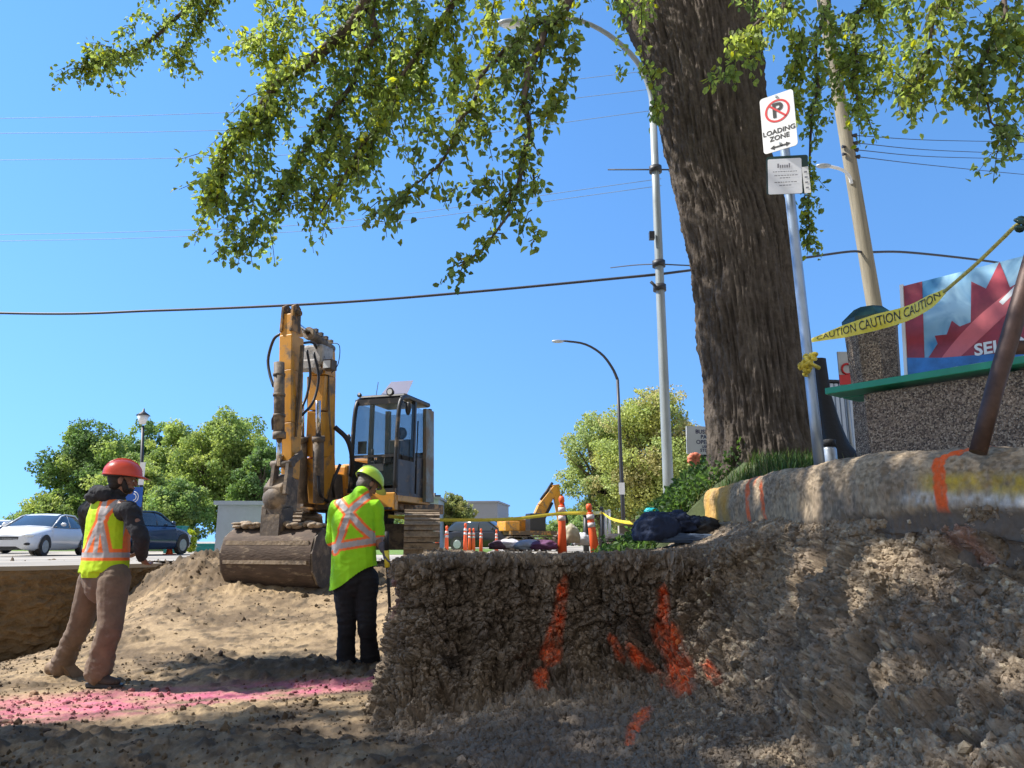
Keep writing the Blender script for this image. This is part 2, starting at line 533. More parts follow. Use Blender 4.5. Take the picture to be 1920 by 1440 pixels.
M['aggregate'] = aggregate_mat("exposed aggregate concrete")
M['soil'] = attr_mat("soil", 0.95, 0.22, 55, 0.006, 120, 0.1)
M['kerbmat'] = attr_mat("kerb concrete", 0.93, 0.16, 60, 0.0022, 220, 0.15)
M['cloth'] = attr_mat("hi vis cloth", 0.7, 0.06, 12, 0.0008, 160, 0.3)
M['leaf'] = leaf_mat("elm leaves", 0.58, 0.5)
M['farleaf'] = leaf_mat("far leaves", 0.6, 0.3)
M['grass'] = leaf_mat("grass blades", 0.6, 0.25)


def text_arrays(s, size=1.0, bold=0.0):
    cu = bpy.data.curves.new("lettering", 'FONT'); cu.body = s; cu.size = size; cu.align_x = 'CENTER'; cu.align_y = 'CENTER'
    cu.offset = bold; cu.resolution_u = 3
    o = bpy.data.objects.new("lettering", cu); COL.objects.link(o)
    dg = bpy.context.evaluated_depsgraph_get()
    me = bpy.data.meshes.new_from_object(o.evaluated_get(dg))
    V = [v.co.copy() for v in me.vertices]; Fc = [tuple(p.vertices) for p in me.polygons]
    bpy.data.objects.remove(o); bpy.data.curves.remove(cu); bpy.data.meshes.remove(me)
    return V, Fc


def add_text(mb, s, size, origin, ax, ay, bold=0.0, mi=0):
    V, Fc = text_arrays(s, size, bold)
    ax, ay, o = Vector(ax), Vector(ay), Vector(origin)
    mb.add([o + ax * v.x + ay * v.y for v in V], Fc, mi)
# ================================================================== SETTING
# ---- floor of the excavation with the ramp up to the road
def floor_h(X, Y):
    left = np.interp(Y, [0, 6.5, 12.0], [-1.15, -1.15, -1.75])
    ramp = np.interp(Y, [0, 7.2, 9.5, 10.5, 12.0, 40], [-1.15, -1.15, -0.88, -0.66, -0.36, -0.36])
    a = sstep(-6.5, -4.3, X + 0.25 * (Y - 10))
    h = left * (1 - a) + ramp * a
    # dirt pushed up in a low berm at the top of the ramp
    h = h + 0.20 * np.exp(-((Y - 11.6) / 0.6) ** 2) * sstep(-7.2, -6.0, X) * (1 - sstep(-4.2, -3.4, X))
    h = h + 0.30 * np.exp(-((Y - 9.6) / 1.3) ** 2) * sstep(-2.0, -1.0, X)
    h = np.where(Y > 12.15, h * (1 - sstep(12.15, 12.6, Y)) + (-0.50) * sstep(12.15, 12.6, Y), h)
    # darker heap behind the pink line
    h = h + 0.07 * np.exp(-((Y - 6.95) / 0.42) ** 2 - ((X + 1.9) / 1.0) ** 2)
    # low ruts in the very foreground
    h = h + 0.03 * np.sin(Y * 5.0 + X * 1.3) * (1 - sstep(4.6, 5.4, Y))
    return h


def build_floor():
    nu, nv = 820, 560
    u = np.linspace(-1.25, 0.55, nu)
    Y = np.exp(np.linspace(math.log(1.3), math.log(16.5), nv))
    UU, YY = np.meshgrid(u, Y)
    XX = UU * np.maximum(YY, 3.0)
    X, Yf = XX.ravel(), YY.ravel()
    P = np.stack([X, Yf, np.zeros_like(X)], 1)
    h = floor_h(X, Yf)
    smooth_zone = np.exp(-((Yf - 5.8 - 0.35 * (X + 2)) / 0.75) ** 2)      # packed sand where people walk
    heap = np.exp(-((Yf - 6.95) / 0.5) ** 2 - ((X + 1.9) / 1.15) ** 2)
    rough = 0.36 + 1.3 * sstep(9.8, 11.4, Yf) + 0.9 * heap + 0.35 * (1 - sstep(4.6, 5.3, Yf)) - 0.25 * smooth_zone
    rough += 0.35 * (fbm(P * 0.9, 2, 40) > 0.15)
    h += rough * (0.085 * fbm(P * 1.4, 4, 1) + 0.045 * fbm(P * 5, 4, 2, ridge=True))
    w1, id1 = worley(P * [7, 7, 1], 3)
    clod = np.clip(0.42 - w1, 0, 1) * (id1 > 0.45)
    h += rough * clod * 0.12
    w2, id2 = worley(P * [19, 19, 1], 5)
    h += rough * np.clip(0.45 - w2, 0, 1) * (id2 > 0.35) * 0.055
    h += 0.010 * fbm(P * 40, 3, 9)
    # colours of the soil itself
    sand = np.array([0.345, 0.250, 0.148]); brown = np.array([0.16, 0.116, 0.074]); dark = np.array([0.085, 0.068, 0.05])
    n = fbm(P * 1.1, 5, 11); n2 = fbm(P * 6, 4, 12)
    k = np.clip(0.42 + 2.1 * n + 1.3 * n2 + 0.3 * (rough - 0.5), 0, 1)
    c = sand * (1 - k)[:, None] + brown * k[:, None]
    kd = np.clip(1.4 * heap * (0.7 + n2) + (clod > 0.02) * 0.6 + 0.5 * (1 - sstep(4.6, 5.4, Yf)) * (0.6 + 2 * n), 0, 1)
    kd = np.clip(kd + 0.5 * sstep(11.0, 11.8, Yf), 0, 1)
    c = c * (1 - kd)[:, None] + dark * kd[:, None]
    # pink marking paint sprayed on the sand, straight across the floor
    A = np.array([-5.2, 4.75]); B = np.array([-3.35, 5.48]); C2 = np.array([-2.4, 5.98]); D = np.array([-0.95, 6.5])
    P2 = P[:, :2] + 0.10 * np.stack([fbm(P * 2.0, 3, 21), fbm(P * 2.0, 3, 22)], 1)
    d = np.minimum(np.minimum(seg_dist(P2, A, B), seg_dist(P2, B, C2)), seg_dist(P2, C2, D))
    wdt = np.interp(X, [-5, -3.3, -2.0, -1.0], [0.88, 0.74, 0.46, 0.24])
    pk = (1 - sstep(wdt * 0.2, wdt, d)) * np.clip(0.62 + 1.3 * fbm(P * [4, 9, 1], 4, 23) , 0, 1) * np.clip(1.2 - 1.5 * np.clip(fbm(P * 16, 3, 24), 0, 1), 0, 1)
    pk = np.clip(pk * 0.72, 0, 0.75)
    c = c * (1 - pk)[:, None] + np.array([0.62, 0.13, 0.25]) * pk[:, None]
    c *= (1 + 0.30 * fbm(P * 25, 3, 31))[:, None]
    V = np.stack([X, Yf, h], 1)
    o = np_mesh("ground", V, grid_faces(nv, nu), M['soil'], col=np.clip(c, 0.02, 1))
    tag(o, "bare sandy floor of the excavation with a pink paint stripe", kind="structure")
    return V, c


FLOOR_V, FLOOR_C = build_floor()

# ---- the undercut bank below the kerb
#        back           top edge        upper face      mid            foot            toe              toe end
BANK = [
    [(0.6, 9.6, -.24), (-0.35, 9.4, -.22), (-0.45, 9.4, -.35), (-0.62, 9.4, -.60), (-0.75, 9.4, -.75), (-0.95, 9.5, -.95), (-1.1, 9.5, -1.1)],
    [(0.4, 8.0, -.18), (-0.58, 7.4, -.10), (-0.68, 7.35, -.30), (-0.80, 7.3, -.70), (-0.92, 7.3, -1.05), (-0.99, 7.3, -1.2), (-1.03, 7.3, -1.4)],
    [(0.2, 7.4, -.16), (-0.78, 5.95, -.12), (-0.86, 5.85, -.35), (-0.90, 5.75, -.75), (-0.98, 5.62, -1.12), (-1.05, 5.5, -1.22), (-1.12, 5.4, -1.4)],
    [(0.3, 7.4, -.16), (-0.62, 5.62, -.115), (-0.66, 5.45, -.35), (-0.70, 5.38, -.72), (-0.80, 5.12, -1.12), (-0.86, 4.6, -1.20), (-0.9, 3.9, -1.4)],
    [(0.4, 7.6, -.16), (-0.24, 5.65, -.105), (-0.24, 5.50, -.35), (-0.24, 5.42, -.70), (-0.26, 5.20, -1.03), (-0.30, 4.4, -1.10), (-0.35, 3.4, -1.22)],
    [(0.9, 8.0, -.16), (0.36, 5.72, -.10), (0.36, 5.56, -.32), (0.34, 5.52, -.66), (0.32, 5.25, -.965), (0.26, 4.3, -1.02), (0.2, 3.2, -1.1)],
    [(1.4, 8.2, -.14), (0.95, 5.62, -.085), (0.93, 5.45, -.30), (0.90, 5.40, -.62), (0.84, 5.10, -.93), (0.72, 4.2, -.98), (0.6, 3.0, -1.05)],
    [(1.95, 7.2, .24), (1.42, 5.55, -.06), (1.36, 5.30, -.28), (1.28, 5.15, -.58), (1.17, 4.72, -.86), (1.0, 3.9, -.93), (0.8, 2.8, -1.02)],
    [(2.0, 5.9, .24), (1.78, 5.20, .11), (1.70, 5.05, -.12), (1.55, 4.62, -.42), (1.33, 4.05, -.80), (1.12, 3.4, -.90), (0.9, 2.5, -.99)],
    [(2.0, 4.3, .22), (1.89, 4.22, .09), (1.80, 4.06, -.10), (1.67, 3.80, -.38), (1.40, 3.25, -.76), (1.15, 2.7, -.88), (0.9, 2.1, -.98)],
    [(2.14, 3.70, .22), (2.05, 3.64, .15), (1.96, 3.50, -.10), (1.80, 3.28, -.37), (1.46, 2.80, -.72), (1.15, 2.3, -.86), (0.85, 1.7, -.97)],
    [(2.30, 3.22, .22), (2.20, 3.18, .14), (2.09, 3.05, -.10), (1.90, 2.85, -.33), (1.50, 2.35, -.66), (1.15, 1.9, -.84), (0.8, 1.3, -.96)],
    [(2.40, 2.3, .22), (2.29, 2.3, .13), (2.16, 2.2, -.10), (1.95, 2.05, -.35), (1.55, 1.65, -.64), (1.15, 1.3, -.82), (0.75, 0.8, -.95)],
    [(2.42, 1.0, .20), (2.33, 1.0, .10), (2.20, 1.0, -.10), (1.98, 0.95, -.38), (1.6, .8, -.66), (1.15, .5, -.84), (0.7, 0.2, -.95)],
]


def build_bank():
    nc, nr = 1300, 600
    C = np.array(BANK, float)                     # (cols, rows, 3)
    C = catmull(C, nc)                            # along the face
    R = catmull(np.swapaxes(C, 0, 1), 400)        # (400, nc, 3) down the face
    # denser rows on the face than on the flat top
    L = np.linalg.norm(np.diff(R, axis=0), axis=2).mean(1)
    wgt = np.interp(np.linspace(0, 6, 399), [0, 0.75, 1.0, 4.0, 6], [0.35, 0.8, 1.6, 1.5, 0.8])
    s = np.concatenate([[0], np.cumsum(L * wgt)]); s /= s[-1]
    t = np.interp(np.linspace(0, 1, nr), s, np.arange(400))
    i = np.minimum(t.astype(int), 398); f = (t - i)[:, None, None]
    G = R[i] * (1 - f) + R[i + 1] * f
    rowpar = t / 399 * 6                          # 0..6 in control rows
    N = grid_normals(G)
    if N[:, :, 2].mean() < 0: N = -N
    P = G.reshape(-1, 3); n = N.reshape(-1, 3)
    rp = np.repeat(rowpar, nc); cpar = np.tile(np.linspace(0, 13, nc), nr)
    face = sstep(0.7, 1.45, rp) * (1 - 0.70 * sstep(3.9, 4.5, rp))
    top = 1 - sstep(0.7, 1.1, rp)
    big = fbm(P * 1.5, 3, 50)
    groove = fbm(P * [4.2, 3.2, 0.65], 4, 51, ridge=True)        # tooth marks running down the face
    gr2 = fbm(P * [9, 9, 2.2], 3, 52, ridge=True)
    wA, idA, gA = worley(P * 5.0 + 0.3 * np.stack([fbm(P * 5, 2, 60), fbm(P * 5, 2, 61), fbm(P * 5, 2, 62)], 1), 53, True)
    PA = P * [1, 0.55, 1]
    wB, idB, gB = worley(PA * 14.0 + 0.25 * np.stack([fbm(P * 14, 2, 63), fbm(P * 14, 2, 64), fbm(P * 14, 2, 65)], 1), 54, True)
    wC, idC, gC = worley(PA * 34.0, 55, True)
    cracks = 0.034 * (1 - sstep(0, .14, gA)) * (fbm(P * 3, 2, 66) > -0.1) + 0.026 * (1 - sstep(0, .22, gB)) + 0.012 * (1 - sstep(0, .3, gC))
    fine = fbm(P * [38, 20, 38], 3, 56)
    rt = 1 - 0.80 * sstep(6.6, 8.2, cpar)
    d = face * (-0.045 + 0.10 * big + 0.100 * groove * (0.25 + 0.75 * rt) + 0.030 * gr2 * rt + 0.055 * (idA - .5) * (0.4 + 0.6 * rt) + 0.045 * (0.5 - wA) + rt * 0.042 * (idB - .4) * (fbm(P * 2.5, 2, 67) > -.25) + rt * 0.026 * (idC - .4) + 0.016 * fine - cracks * rt + (1 - rt) * (0.045 * fbm(PA * 6, 4, 69, ridge=True) + 0.024 * fbm(PA * 15, 3, 74, ridge=True) - 0.03))
    pits = sstep(0.25, 0.6, fbm(P * 4.2, 3, 57)) * face          # holes where clods fell out
    d -= 0.075 * pits
    d += top * (0.030 * fbm(P * 2.2, 4, 58) + 0.020 * (0.5 - wB) + 0.010 * (0.5 - wC))
    right = sstep(7.2, 8.6, cpar)
    d += right * sstep(0.9, 1.3, rp) * (0.010 * (idC - .5) + 0.016 * (0.5 - wC) + 0.018 * (0.5 - wB))
    # deep crack and hollows low on the right
    crack = np.exp(-(seg_dist(P, (1.52, 3.55, -.62), (1.66, 3.75, -.36)) / 0.045) ** 2)
    d -= 0.16 * crack
    for (q, rad, dep) in (((1.86, 2.75, -.45), .12, .16), ((1.93, 2.62, -.62), .13, .16), ((1.72, 3.0, -.25), .06, .08), ((2.06, 3.18, -.06), .08, .12), ((1.98, 3.5, -.02), .07, .09), ((0.16, 5.45, -.78), .10, .12), ((0.95, 5.3, -.72), .12, .14), ((0.62, 5.5, -.45), .08, .09), ((1.15, 5.05, -.72), .1, .12), ((-.35, 5.4, -.8), .12, .10)):
        dd = np.linalg.norm((P - np.array(q)) * [1, 0.7, 1], axis=1)
        d -= dep * np.exp(-(dd / rad) ** 2)
    d -= 0.10 * np.exp(-((rp - 3.75) / 0.22) ** 2) * sstep(2.6, 3.4, cpar) * (1 - sstep(6.8, 7.8, cpar)) * (0.6 + fbm(P * 2.2, 2, 68))
    rill = fbm(P * [1.7, 1.7, 1.5] + [0, 0, 3], 3, 79, ridge=True)
    d -= 0.11 * sstep(0.45, 0.85, rill) * sstep(1.3, 1.9, rp) * right
    # dark undercut right below the kerb
    d -= 0.05 * np.exp(-((rp - 1.25) / 0.16) ** 2) * sstep(8.6, 9.5, cpar)
    V = P + n * d[:, None]
    # colour of the soil, with shade painted into its pits and crack
    clay = np.array([0.225, 0.175, 0.126]); pale = np.array([0.37, 0.288, 0.19]); dk = np.array([0.095, 0.08, 0.067])
    m1 = fbm(P * 1.3, 4, 70); m2 = fbm(P * 7, 4, 71)
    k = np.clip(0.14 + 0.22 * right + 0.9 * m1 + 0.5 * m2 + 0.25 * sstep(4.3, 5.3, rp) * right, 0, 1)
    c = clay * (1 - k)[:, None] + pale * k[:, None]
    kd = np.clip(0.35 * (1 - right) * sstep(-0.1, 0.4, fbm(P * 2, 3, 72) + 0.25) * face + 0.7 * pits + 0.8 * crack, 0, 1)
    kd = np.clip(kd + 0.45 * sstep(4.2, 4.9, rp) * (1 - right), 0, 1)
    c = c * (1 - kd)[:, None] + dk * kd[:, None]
    # pale pebbles bedded in the right toe
    peb = (idC > 0.72) & (wC < 0.40) & (cpar > 6.6)
    c[peb] = c[peb] * 0.4 + np.array([0.36, 0.295, 0.20]) * 0.6 * (0.6 + idB[peb])[:, None]
    # marking paint sprayed on the bank (orange), and older dark ochre band under the kerb
    spray = np.clip(0.70 + 1.25 * fbm(P * 9, 4, 75) + 0.5 * fbm(P * [40, 24, 40], 2, 76), 0, 1)
    org = np.zeros(len(P))
    def stroke(a, b, r0, r1, gain=1.0):
        a = np.asarray(a, float); b = np.asarray(b, float); dv = b - a
        tt = np.clip(((P - a) @ dv) / (dv @ dv), 0, 1)
        dist = np.linalg.norm((P - (a + tt[:, None] * dv)) * [1, 0.3, 1], axis=1)
        rr = (r0 + (r1 - r0) * tt) * 1.1
        return np.clip((1 - sstep(rr * 0.55, rr * 1.25, dist)) * gain, 0, 1)
    def on(px, py, Y): return np.array(at(px, py, Y))
    S = [(on(1060, 1060, 5.66), on(1048, 1150, 5.5), .035, .045, .9), (on(1048, 1150, 5.5), on(1035, 1225, 5.45), .05, .065, 1.0),
         (on(1016, 1262, 5.3), on(1014, 1282, 5.25), .055, .06, 1.6), (on(1246, 1108, 5.35), on(1252, 1190, 5.25), .035, .075, .95),
         (on(1252, 1190, 5.25), on(1266, 1265, 5.0), .09, .10, 1.15), (on(1150, 1200, 5.4), on(1162, 1222, 5.35), .035, .045, .8),
         (on(1190, 1225, 5.3), on(1260, 1245, 5.05), .05, .07, .95), (on(1322, 1242, 4.95), on(1335, 1272, 4.9), .03, .045, .7),
         (on(1215, 1300, 4.8), on(1200, 1345, 4.5), .05, .045, .95), (on(1195, 1355, 4.4), on(1180, 1400, 4.1), .035, .03, .9)]
    for a, b, r0, r1, g in S:
        org = np.maximum(org, stroke(a, b, r0, r1, g))
    org = np.clip(org * spray * 1.1 * (0.8 + 0.9 * fbm(P * 70, 2, 85)), 0, 0.92)
    c = c * (1 - org)[:, None] + np.array([0.95, 0.16, 0.045]) * org[:, None]
    ptop = stroke(on(1785, 985, 3.5), on(1815, 1060, 3.45), .05, .035, .7) * spray * 0.8
    c = c * (1 - ptop)[:, None] + np.array([0.36, 0.17, 0.12]) * ptop[:, None]
    pur = stroke(on(752, 1090, 5.7), on(735, 1160, 5.6), .05, .04, .5) * spray
    c = c * (1 - pur)[:, None] + np.array([0.30, 0.15, 0.17]) * pur[:, None]
    c *= (1.0 + 0.45 * (idC - .5) * face)[:, None] * (1 + 0.40 * fbm(PA * 22, 3, 77) + 0.25 * fbm(PA * 55, 2, 78))[:, None]
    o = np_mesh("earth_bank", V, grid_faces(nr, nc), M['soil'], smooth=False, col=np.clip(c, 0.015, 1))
    tag(o, "dug earth bank with orange spray paint marks", kind="structure")
    return V.reshape(nr, nc, 3), c.reshape(nr, nc, 3), N, rowpar


BV, BC, BN, BRP = build_bank()

# ---- loose crumbs and stones
def crumbs(name, pos, size, col, mat, label):
    """one mesh of irregular little stones"""
    ico = bmesh.new(); bmesh.ops.create_icosphere(ico, subdivisions=1, radius=1.0)
    bv = np.array([v.co[:] for v in ico.verts]); bf = np.array([[v.index for v in f.verts] for f in ico.faces]); ico.free()
    n = len(pos); k = len(bv)
    r = rng.uniform(0.62, 1.15, (n, k, 1))
    sc = rng.uniform(0.6, 1.25, (n, 1, 3))
    ang = rng.uniform(0, 2 * PI, n); ca, sa = np.cos(ang), np.sin(ang)
    W = bv[None] * r * sc * np.asarray(size)[:, None, None]
    X = W[:, :, 0] * ca[:, None] - W[:, :, 1] * sa[:, None]; Y = W[:, :, 0] * sa[:, None] + W[:, :, 1] * ca[:, None]
    W = np.stack([X, Y, W[:, :, 2]], 2) + np.asarray(pos)[:, None, :]
    Fc = (bf[None] + (np.arange(n) * k)[:, None, None]).reshape(-1, 3)
    cc = np.repeat(col, k, axis=0)
    o = np_mesh(name, W.reshape(-1, 3), Fc, mat, smooth=False, col=cc)
    return tag(o, label, kind="stuff")


idx = rng.choice(len(FLOOR_V), 60000, replace=False)
p = FLOOR_V[idx]; keep = (p[:, 1] > 2.5) & (p[:, 1] < 12.3) & (p[:, 0] > -9.5) & (p[:, 0] < 0.2)
dens = np.clip(0.30 + 1.2 * fbm(p * [0.9, 0.9, 0.0], 3, 90) + 0.5 * sstep(9.0, 11.0, p[:, 1]), 0.05, 1)
keep &= rng.random(len(p)) < dens
p = p[keep]; c0 = FLOOR_C[idx][keep]
sz = 0.006 + 0.016 * rng.random(len(p)) ** 3 + 0.03 * (rng.random(len(p)) > 0.985)
cc = np.clip(c0 * rng.uniform(0.3, 1.1, (len(p), 1)), 0.03, 0.6)
crumbs("soil_crumbs", p + np.array([0, 0, 0.003]), sz, cc, M['soil'], "loose crumbs of soil and small stones lying on the sandy floor")

nr, nc, _ = BV.shape
ri = rng.integers(0, nr, 85000); ci = rng.integers(0, nc, 85000)
rpv = BRP[ri]; wt = np.where(rpv > 4.0, 1.0, np.where(rpv > 1.1, 0.8, 0.5)) * np.where(ci > nc * 0.5, 1.0, 0.5)
keep = rng.random(len(ri)) < wt
ri, ci = ri[keep], ci[keep]
p = BV[ri, ci]; c0 = BC[ri, ci]
sz = 0.004 + 0.013 * rng.random(len(p)) ** 2.5 + 0.018 * (rng.random(len(p)) > 0.988)
cc = np.clip(c0 * rng.uniform(0.65, 1.2, (len(p), 1)), 0.03, 0.6)
crumbs("bank_gravel", p, sz, cc, M['soil'], "gravel and crumbs of clay stuck to the bank and heaped at its foot")

# ---- cut wall of the trench on the far left
WALL = [(-20, 6.6), (-12, 8.9), (-7.4, 10.3), (-6.2, 11.25), (-5.5, 12.1), (-5.0, 12.5)]


def build_wall():
    nx, nz = 820, 170
    pa = catmull(np.array(WALL, float), nx)
    tg = np.gradient(pa, axis=0); tg /= np.linalg.norm(tg, axis=1)[:, None]
    nr2 = np.stack([tg[:, 1], -tg[:, 0]], 1)
    t = np.linspace(0, 1, nz)
    ztop = -0.345
    zb = floor_h(pa[:, 0], np.minimum(pa[:, 1], 12.0)) - 0.12
    zb = np.minimum(zb, ztop - 0.06)
    TT = np.repeat(t, nx); X0 = np.tile(pa[:, 0], nz); Y0 = np.tile(pa[:, 1], nz); NX = np.tile(nr2[:, 0], nz); NY = np.tile(nr2[:, 1], nz)
    Z = np.tile(zb, nz) + (ztop - np.tile(zb, nz)) * TT
    P = np.stack([X0, Y0, Z], 1)
    d = 0.10 * fbm(P * [1.2, 1, 2.5], 4, 80) + 0.06 * fbm(P * [6, 6, 9], 4, 81, ridge=True) + 0.18 * (1 - TT) ** 1.5
    w, _i = worley(P * 9, 82); d += 0.06 * (0.5 - w)
    d *= np.clip((1 - TT) * 8, 0, 1)
    P[:, 0] += NX * d; P[:, 1] += NY * d
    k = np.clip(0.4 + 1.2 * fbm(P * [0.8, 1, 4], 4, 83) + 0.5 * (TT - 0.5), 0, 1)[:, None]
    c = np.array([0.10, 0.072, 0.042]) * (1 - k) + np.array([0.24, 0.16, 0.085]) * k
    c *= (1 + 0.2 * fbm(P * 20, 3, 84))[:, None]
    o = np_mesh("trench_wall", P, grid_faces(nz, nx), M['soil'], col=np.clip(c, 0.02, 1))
    tag(o, "dark brown cut earth wall at the edge of the street", kind="structure")


build_wall()

# ---- street beyond the trench and the ground to the horizon
m_road, nt, b = node_mat("dusty asphalt")
_n = nt.nodes.new("ShaderNodeTexNoise"); _n.inputs['Scale'].default_value = 0.35; _n.inputs['Detail'].default_value = 8
_t = nt.nodes.new("ShaderNodeTexCoord"); nt.links.new(_t.outputs['Object'], _n.inputs['Vector'])
_r = nt.nodes.new("ShaderNodeValToRGB"); _r.color_ramp.elements[0].color = (0.22, 0.20, 0.17, 1); _r.color_ramp.elements[1].color = (0.44, 0.39, 0.32, 1)
_r.color_ramp.elements[0].position = 0.35; _r.color_ramp.elements[1].position = 0.65
nt.links.new(_n.outputs['Fac'], _r.inputs[0]); nt.links.new(_r.outputs[0], b.inputs['Base Color']); b.inputs['Roughness'].default_value = 0.9
mb = MB()
rows = []
for Y, z in ((12.02, -0.34), (15, -0.37), (27, -0.50), (60, -0.55), (600, -0.55)):
    rows.append([(-17 if Y < 13 else -300, Y, z), (-5.2 if Y < 13 else -5.0, Y, z), (300 if Y > 16 else 0.6, Y, z)])
vs = []
prof = [(12.02, -0.335), (12.3, -0.34), (15, -0.37), (27, -0.50), (60, -0.55), (900, -0.55)]
mb.quadstrip([[(x, y - .02, -.336), (x - 2.0, 15.2, -.37)] for x, y in [tuple(p) for p in catmull(np.array(WALL[:5], float), 40)]], smooth=False)
mb.quadstrip([[(-600, y, z), (600, y, z)] for y, z in [(15.0, -0.374), (27, -0.504), (60, -0.554), (900, -0.554)]], smooth=False)
# slab edge facing the trench
_wp = [Vector((x, y - .03, -.395)) for x, y in [tuple(p) for p in catmull(np.array(WALL[:5], float), 40)]]
mb.quadstrip([[p, p + Vector((0, -.005, .059))] for p in _wp], smooth=False)
tag(mb.build("road", m_road), "dusty street surface beyond the excavation", kind="structure")
mb = MB(); mb.quadstrip([[(-900, y, -0.62), (900, y, -0.62)] for y in (15.2, 900, 1800)], smooth=False)
mb.quadstrip([[(-900, y, -1.75), (900, y, -1.75)] for y in (-60, 15.4)], smooth=False)
tag(mb.build("terrain", pm("far ground", (0.25, 0.22, 0.15), 0.95, 0, 0.2, 0.2)), kind="structure")
mb = MB(); mb.quadstrip([[(-11.5, y, z), (-1.2, y, z)] for y, z in [(29.5, -0.50), (36, -0.515), (60, -0.535)]], smooth=False)
mb.quadstrip([[(-60, y, z), (-12.5, y, z)] for y, z in [(33.5, -0.52), (46, -0.53), (60, -0.54)]], smooth=False)
tag(mb.build("lawn", M['lawn']), "green grass strip beyond the street", kind="structure")

# ---- kerb
def build_kerb():
    path = [(1.79, 7.02), (1.80, 6.6), (1.805, 6.1), (1.82, 5.4), (1.85, 4.8), (1.90, 4.2), (1.97, 3.85), (2.07, 3.55), (2.2, 3.17), (2.28, 2.6), (2.33, 1.8), (2.35, 0.6)]
    tz = np.interp(np.linspace(0, 11, 12), [0, 3, 5, 7, 8, 11], [.478, .490, .480, .435, .402, .37])
    pr = [(0.03, -.62), (0.01, -.46), (0.0, -.42), (0.0, -.18), (0.004, -.08), (0.02, -.035), (0.055, -.008), (0.10, 0.0), (0.2, .002), (0.36, .004)]
    n = 900; m = 130
    pa = catmull(np.array([(x, y, z) for (x, y), z in zip(path, tz)]), n)
    tang = np.gradient(pa, axis=0); tang[:, 2] = 0; tang /= np.linalg.norm(tang, axis=1)[:, None]
    side = np.stack([-tang[:, 1], tang[:, 0]], 1)
    if side[:, 0].mean() < 0: side = -side
    prr = catmull(np.array(pr), m)
    G = np.zeros((n, m, 3))
    G[:, :, 0] = pa[:, None, 0] + side[:, None, 0] * prr[None, :, 0]
    G[:, :, 1] = pa[:, None, 1] + side[:, None, 1] * prr[None, :, 0]
    hgt = np.linspace(1.0, 0.95, n)[:, None]
    G[:, :, 2] = pa[:, None, 2] + prr[None, :, 1] * hgt
    N = grid_normals(G)
    if N[:, 5, 0].mean() > 0: N = -N
    P = G.reshape(-1, 3); nn = N.reshape(-1, 3)
    s = np.repeat(np.linspace(0, 1, n), m); v = np.tile(prr[:, 1], n)
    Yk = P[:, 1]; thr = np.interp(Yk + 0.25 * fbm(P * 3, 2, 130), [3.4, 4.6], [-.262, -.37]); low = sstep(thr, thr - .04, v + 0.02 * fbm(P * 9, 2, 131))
    d = 0.010 * fbm(P * 3, 3, 100) + 0.006 * fbm(P * [25, 13, 25], 3, 101) + 0.004 * fbm(P * [70, 35, 70], 2, 102)
    d -= low * (0.02 + 0.03 * fbm(P * 9, 3, 103)); d += 0.03 * fbm(P * [2, 2, 4], 3, 109); d -= 0.03 * np.clip(fbm(P * 14, 3, 119) - .12, 0, 1); wP, _ = worley(P * [60, 30, 60], 129); d += 0.004 * (0.5 - wP)
    d -= 0.02 * sstep(0.55, 0.8, fbm(P * 6, 3, 104)) 
    V = P + nn * d[:, None]
    base = np.array([0.38, 0.290, 0.185]); grey = np.array([0.22, 0.172, 0.122])
    k = np.clip(0.5 + 1.2 * fbm(P * 4, 4, 105), 0, 1)[:, None]
    c = base * (1 - k) + grey * k
    c *= (1 + 0.45 * fbm(P * [60, 30, 60], 2, 106))[:, None]
    wK, idK = worley(P * [75, 36, 75], 128); c *= (0.72 + 0.6 * idK)[:, None]
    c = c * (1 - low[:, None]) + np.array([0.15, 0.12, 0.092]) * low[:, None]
    # worn yellow kerb paint
    Y = P[:, 1]; nz = fbm(P * [5, 5, 2], 4, 107); nz2 = fbm(P * 30, 3, 108)
    yl = sstep(6.15, 6.45, Y + 0.12 * nz) * np.clip(0.75 + 1.1 * nz, 0, 1)
    c = c * (1 - yl)[:, None] + np.array([0.50, 0.29, 0.075]) * yl[:, None]
    y2 = sstep(3.75, 3.6, Y) * sstep(-0.26, -0.20, v) * sstep(-0.09, -0.15, v + 0.05 * nz) * np.clip(0.45 + 2.0 * nz + 0.8 * nz2, 0, 1)
    c = c * (1 - y2)[:, None] + np.array([0.55, 0.38, 0.06]) * y2[:, None]
    wh = sstep(3.9, 3.7, Y) * np.exp(-((v + 0.245) / 0.03) ** 2) * np.clip(0.7 + 1.5 * nz2, 0, 1)
    c = c * (1 - wh)[:, None] + np.array([0.62, 0.60, 0.55]) * wh[:, None]
    org = np.zeros(len(P)); ok = np.clip(0.75 + 1.2 * nz2, 0, 1)
    org = np.maximum(org, (1 - sstep(.026, .05, np.abs(Y - 5.80 - 0.03 * nz))) * ok * 0.8)
    org = np.maximum(org, (1 - sstep(.020, .045, np.abs(Y - 5.50 - 0.25 * (v + .15)))) * ok * sstep(-.03, -.08, v) * 0.9)
    org = np.maximum(org, (1 - sstep(.012, .03, np.abs(Y - 5.66))) * ok * 0.45 * sstep(-.1, -.05, v))
    org = np.maximum(org, (1 - sstep(.026, .038, np.abs(Y - 0.012 * nz2 - (3.60 - 0.10 * sstep(-.06, .0, v))))) * np.clip(ok + .3, 0, 1))
    org = org * (1 - low)
    c = c * (1 - org)[:, None] + np.array([0.80, 0.13, 0.035]) * org[:, None]
    o = np_mesh("kerb", V, grid_faces(n, m), M['kerbmat'], col=np.clip(c, 0.02, 1))
    tag(o, "worn concrete kerb with yellow and orange paint above the bank", kind="structure")
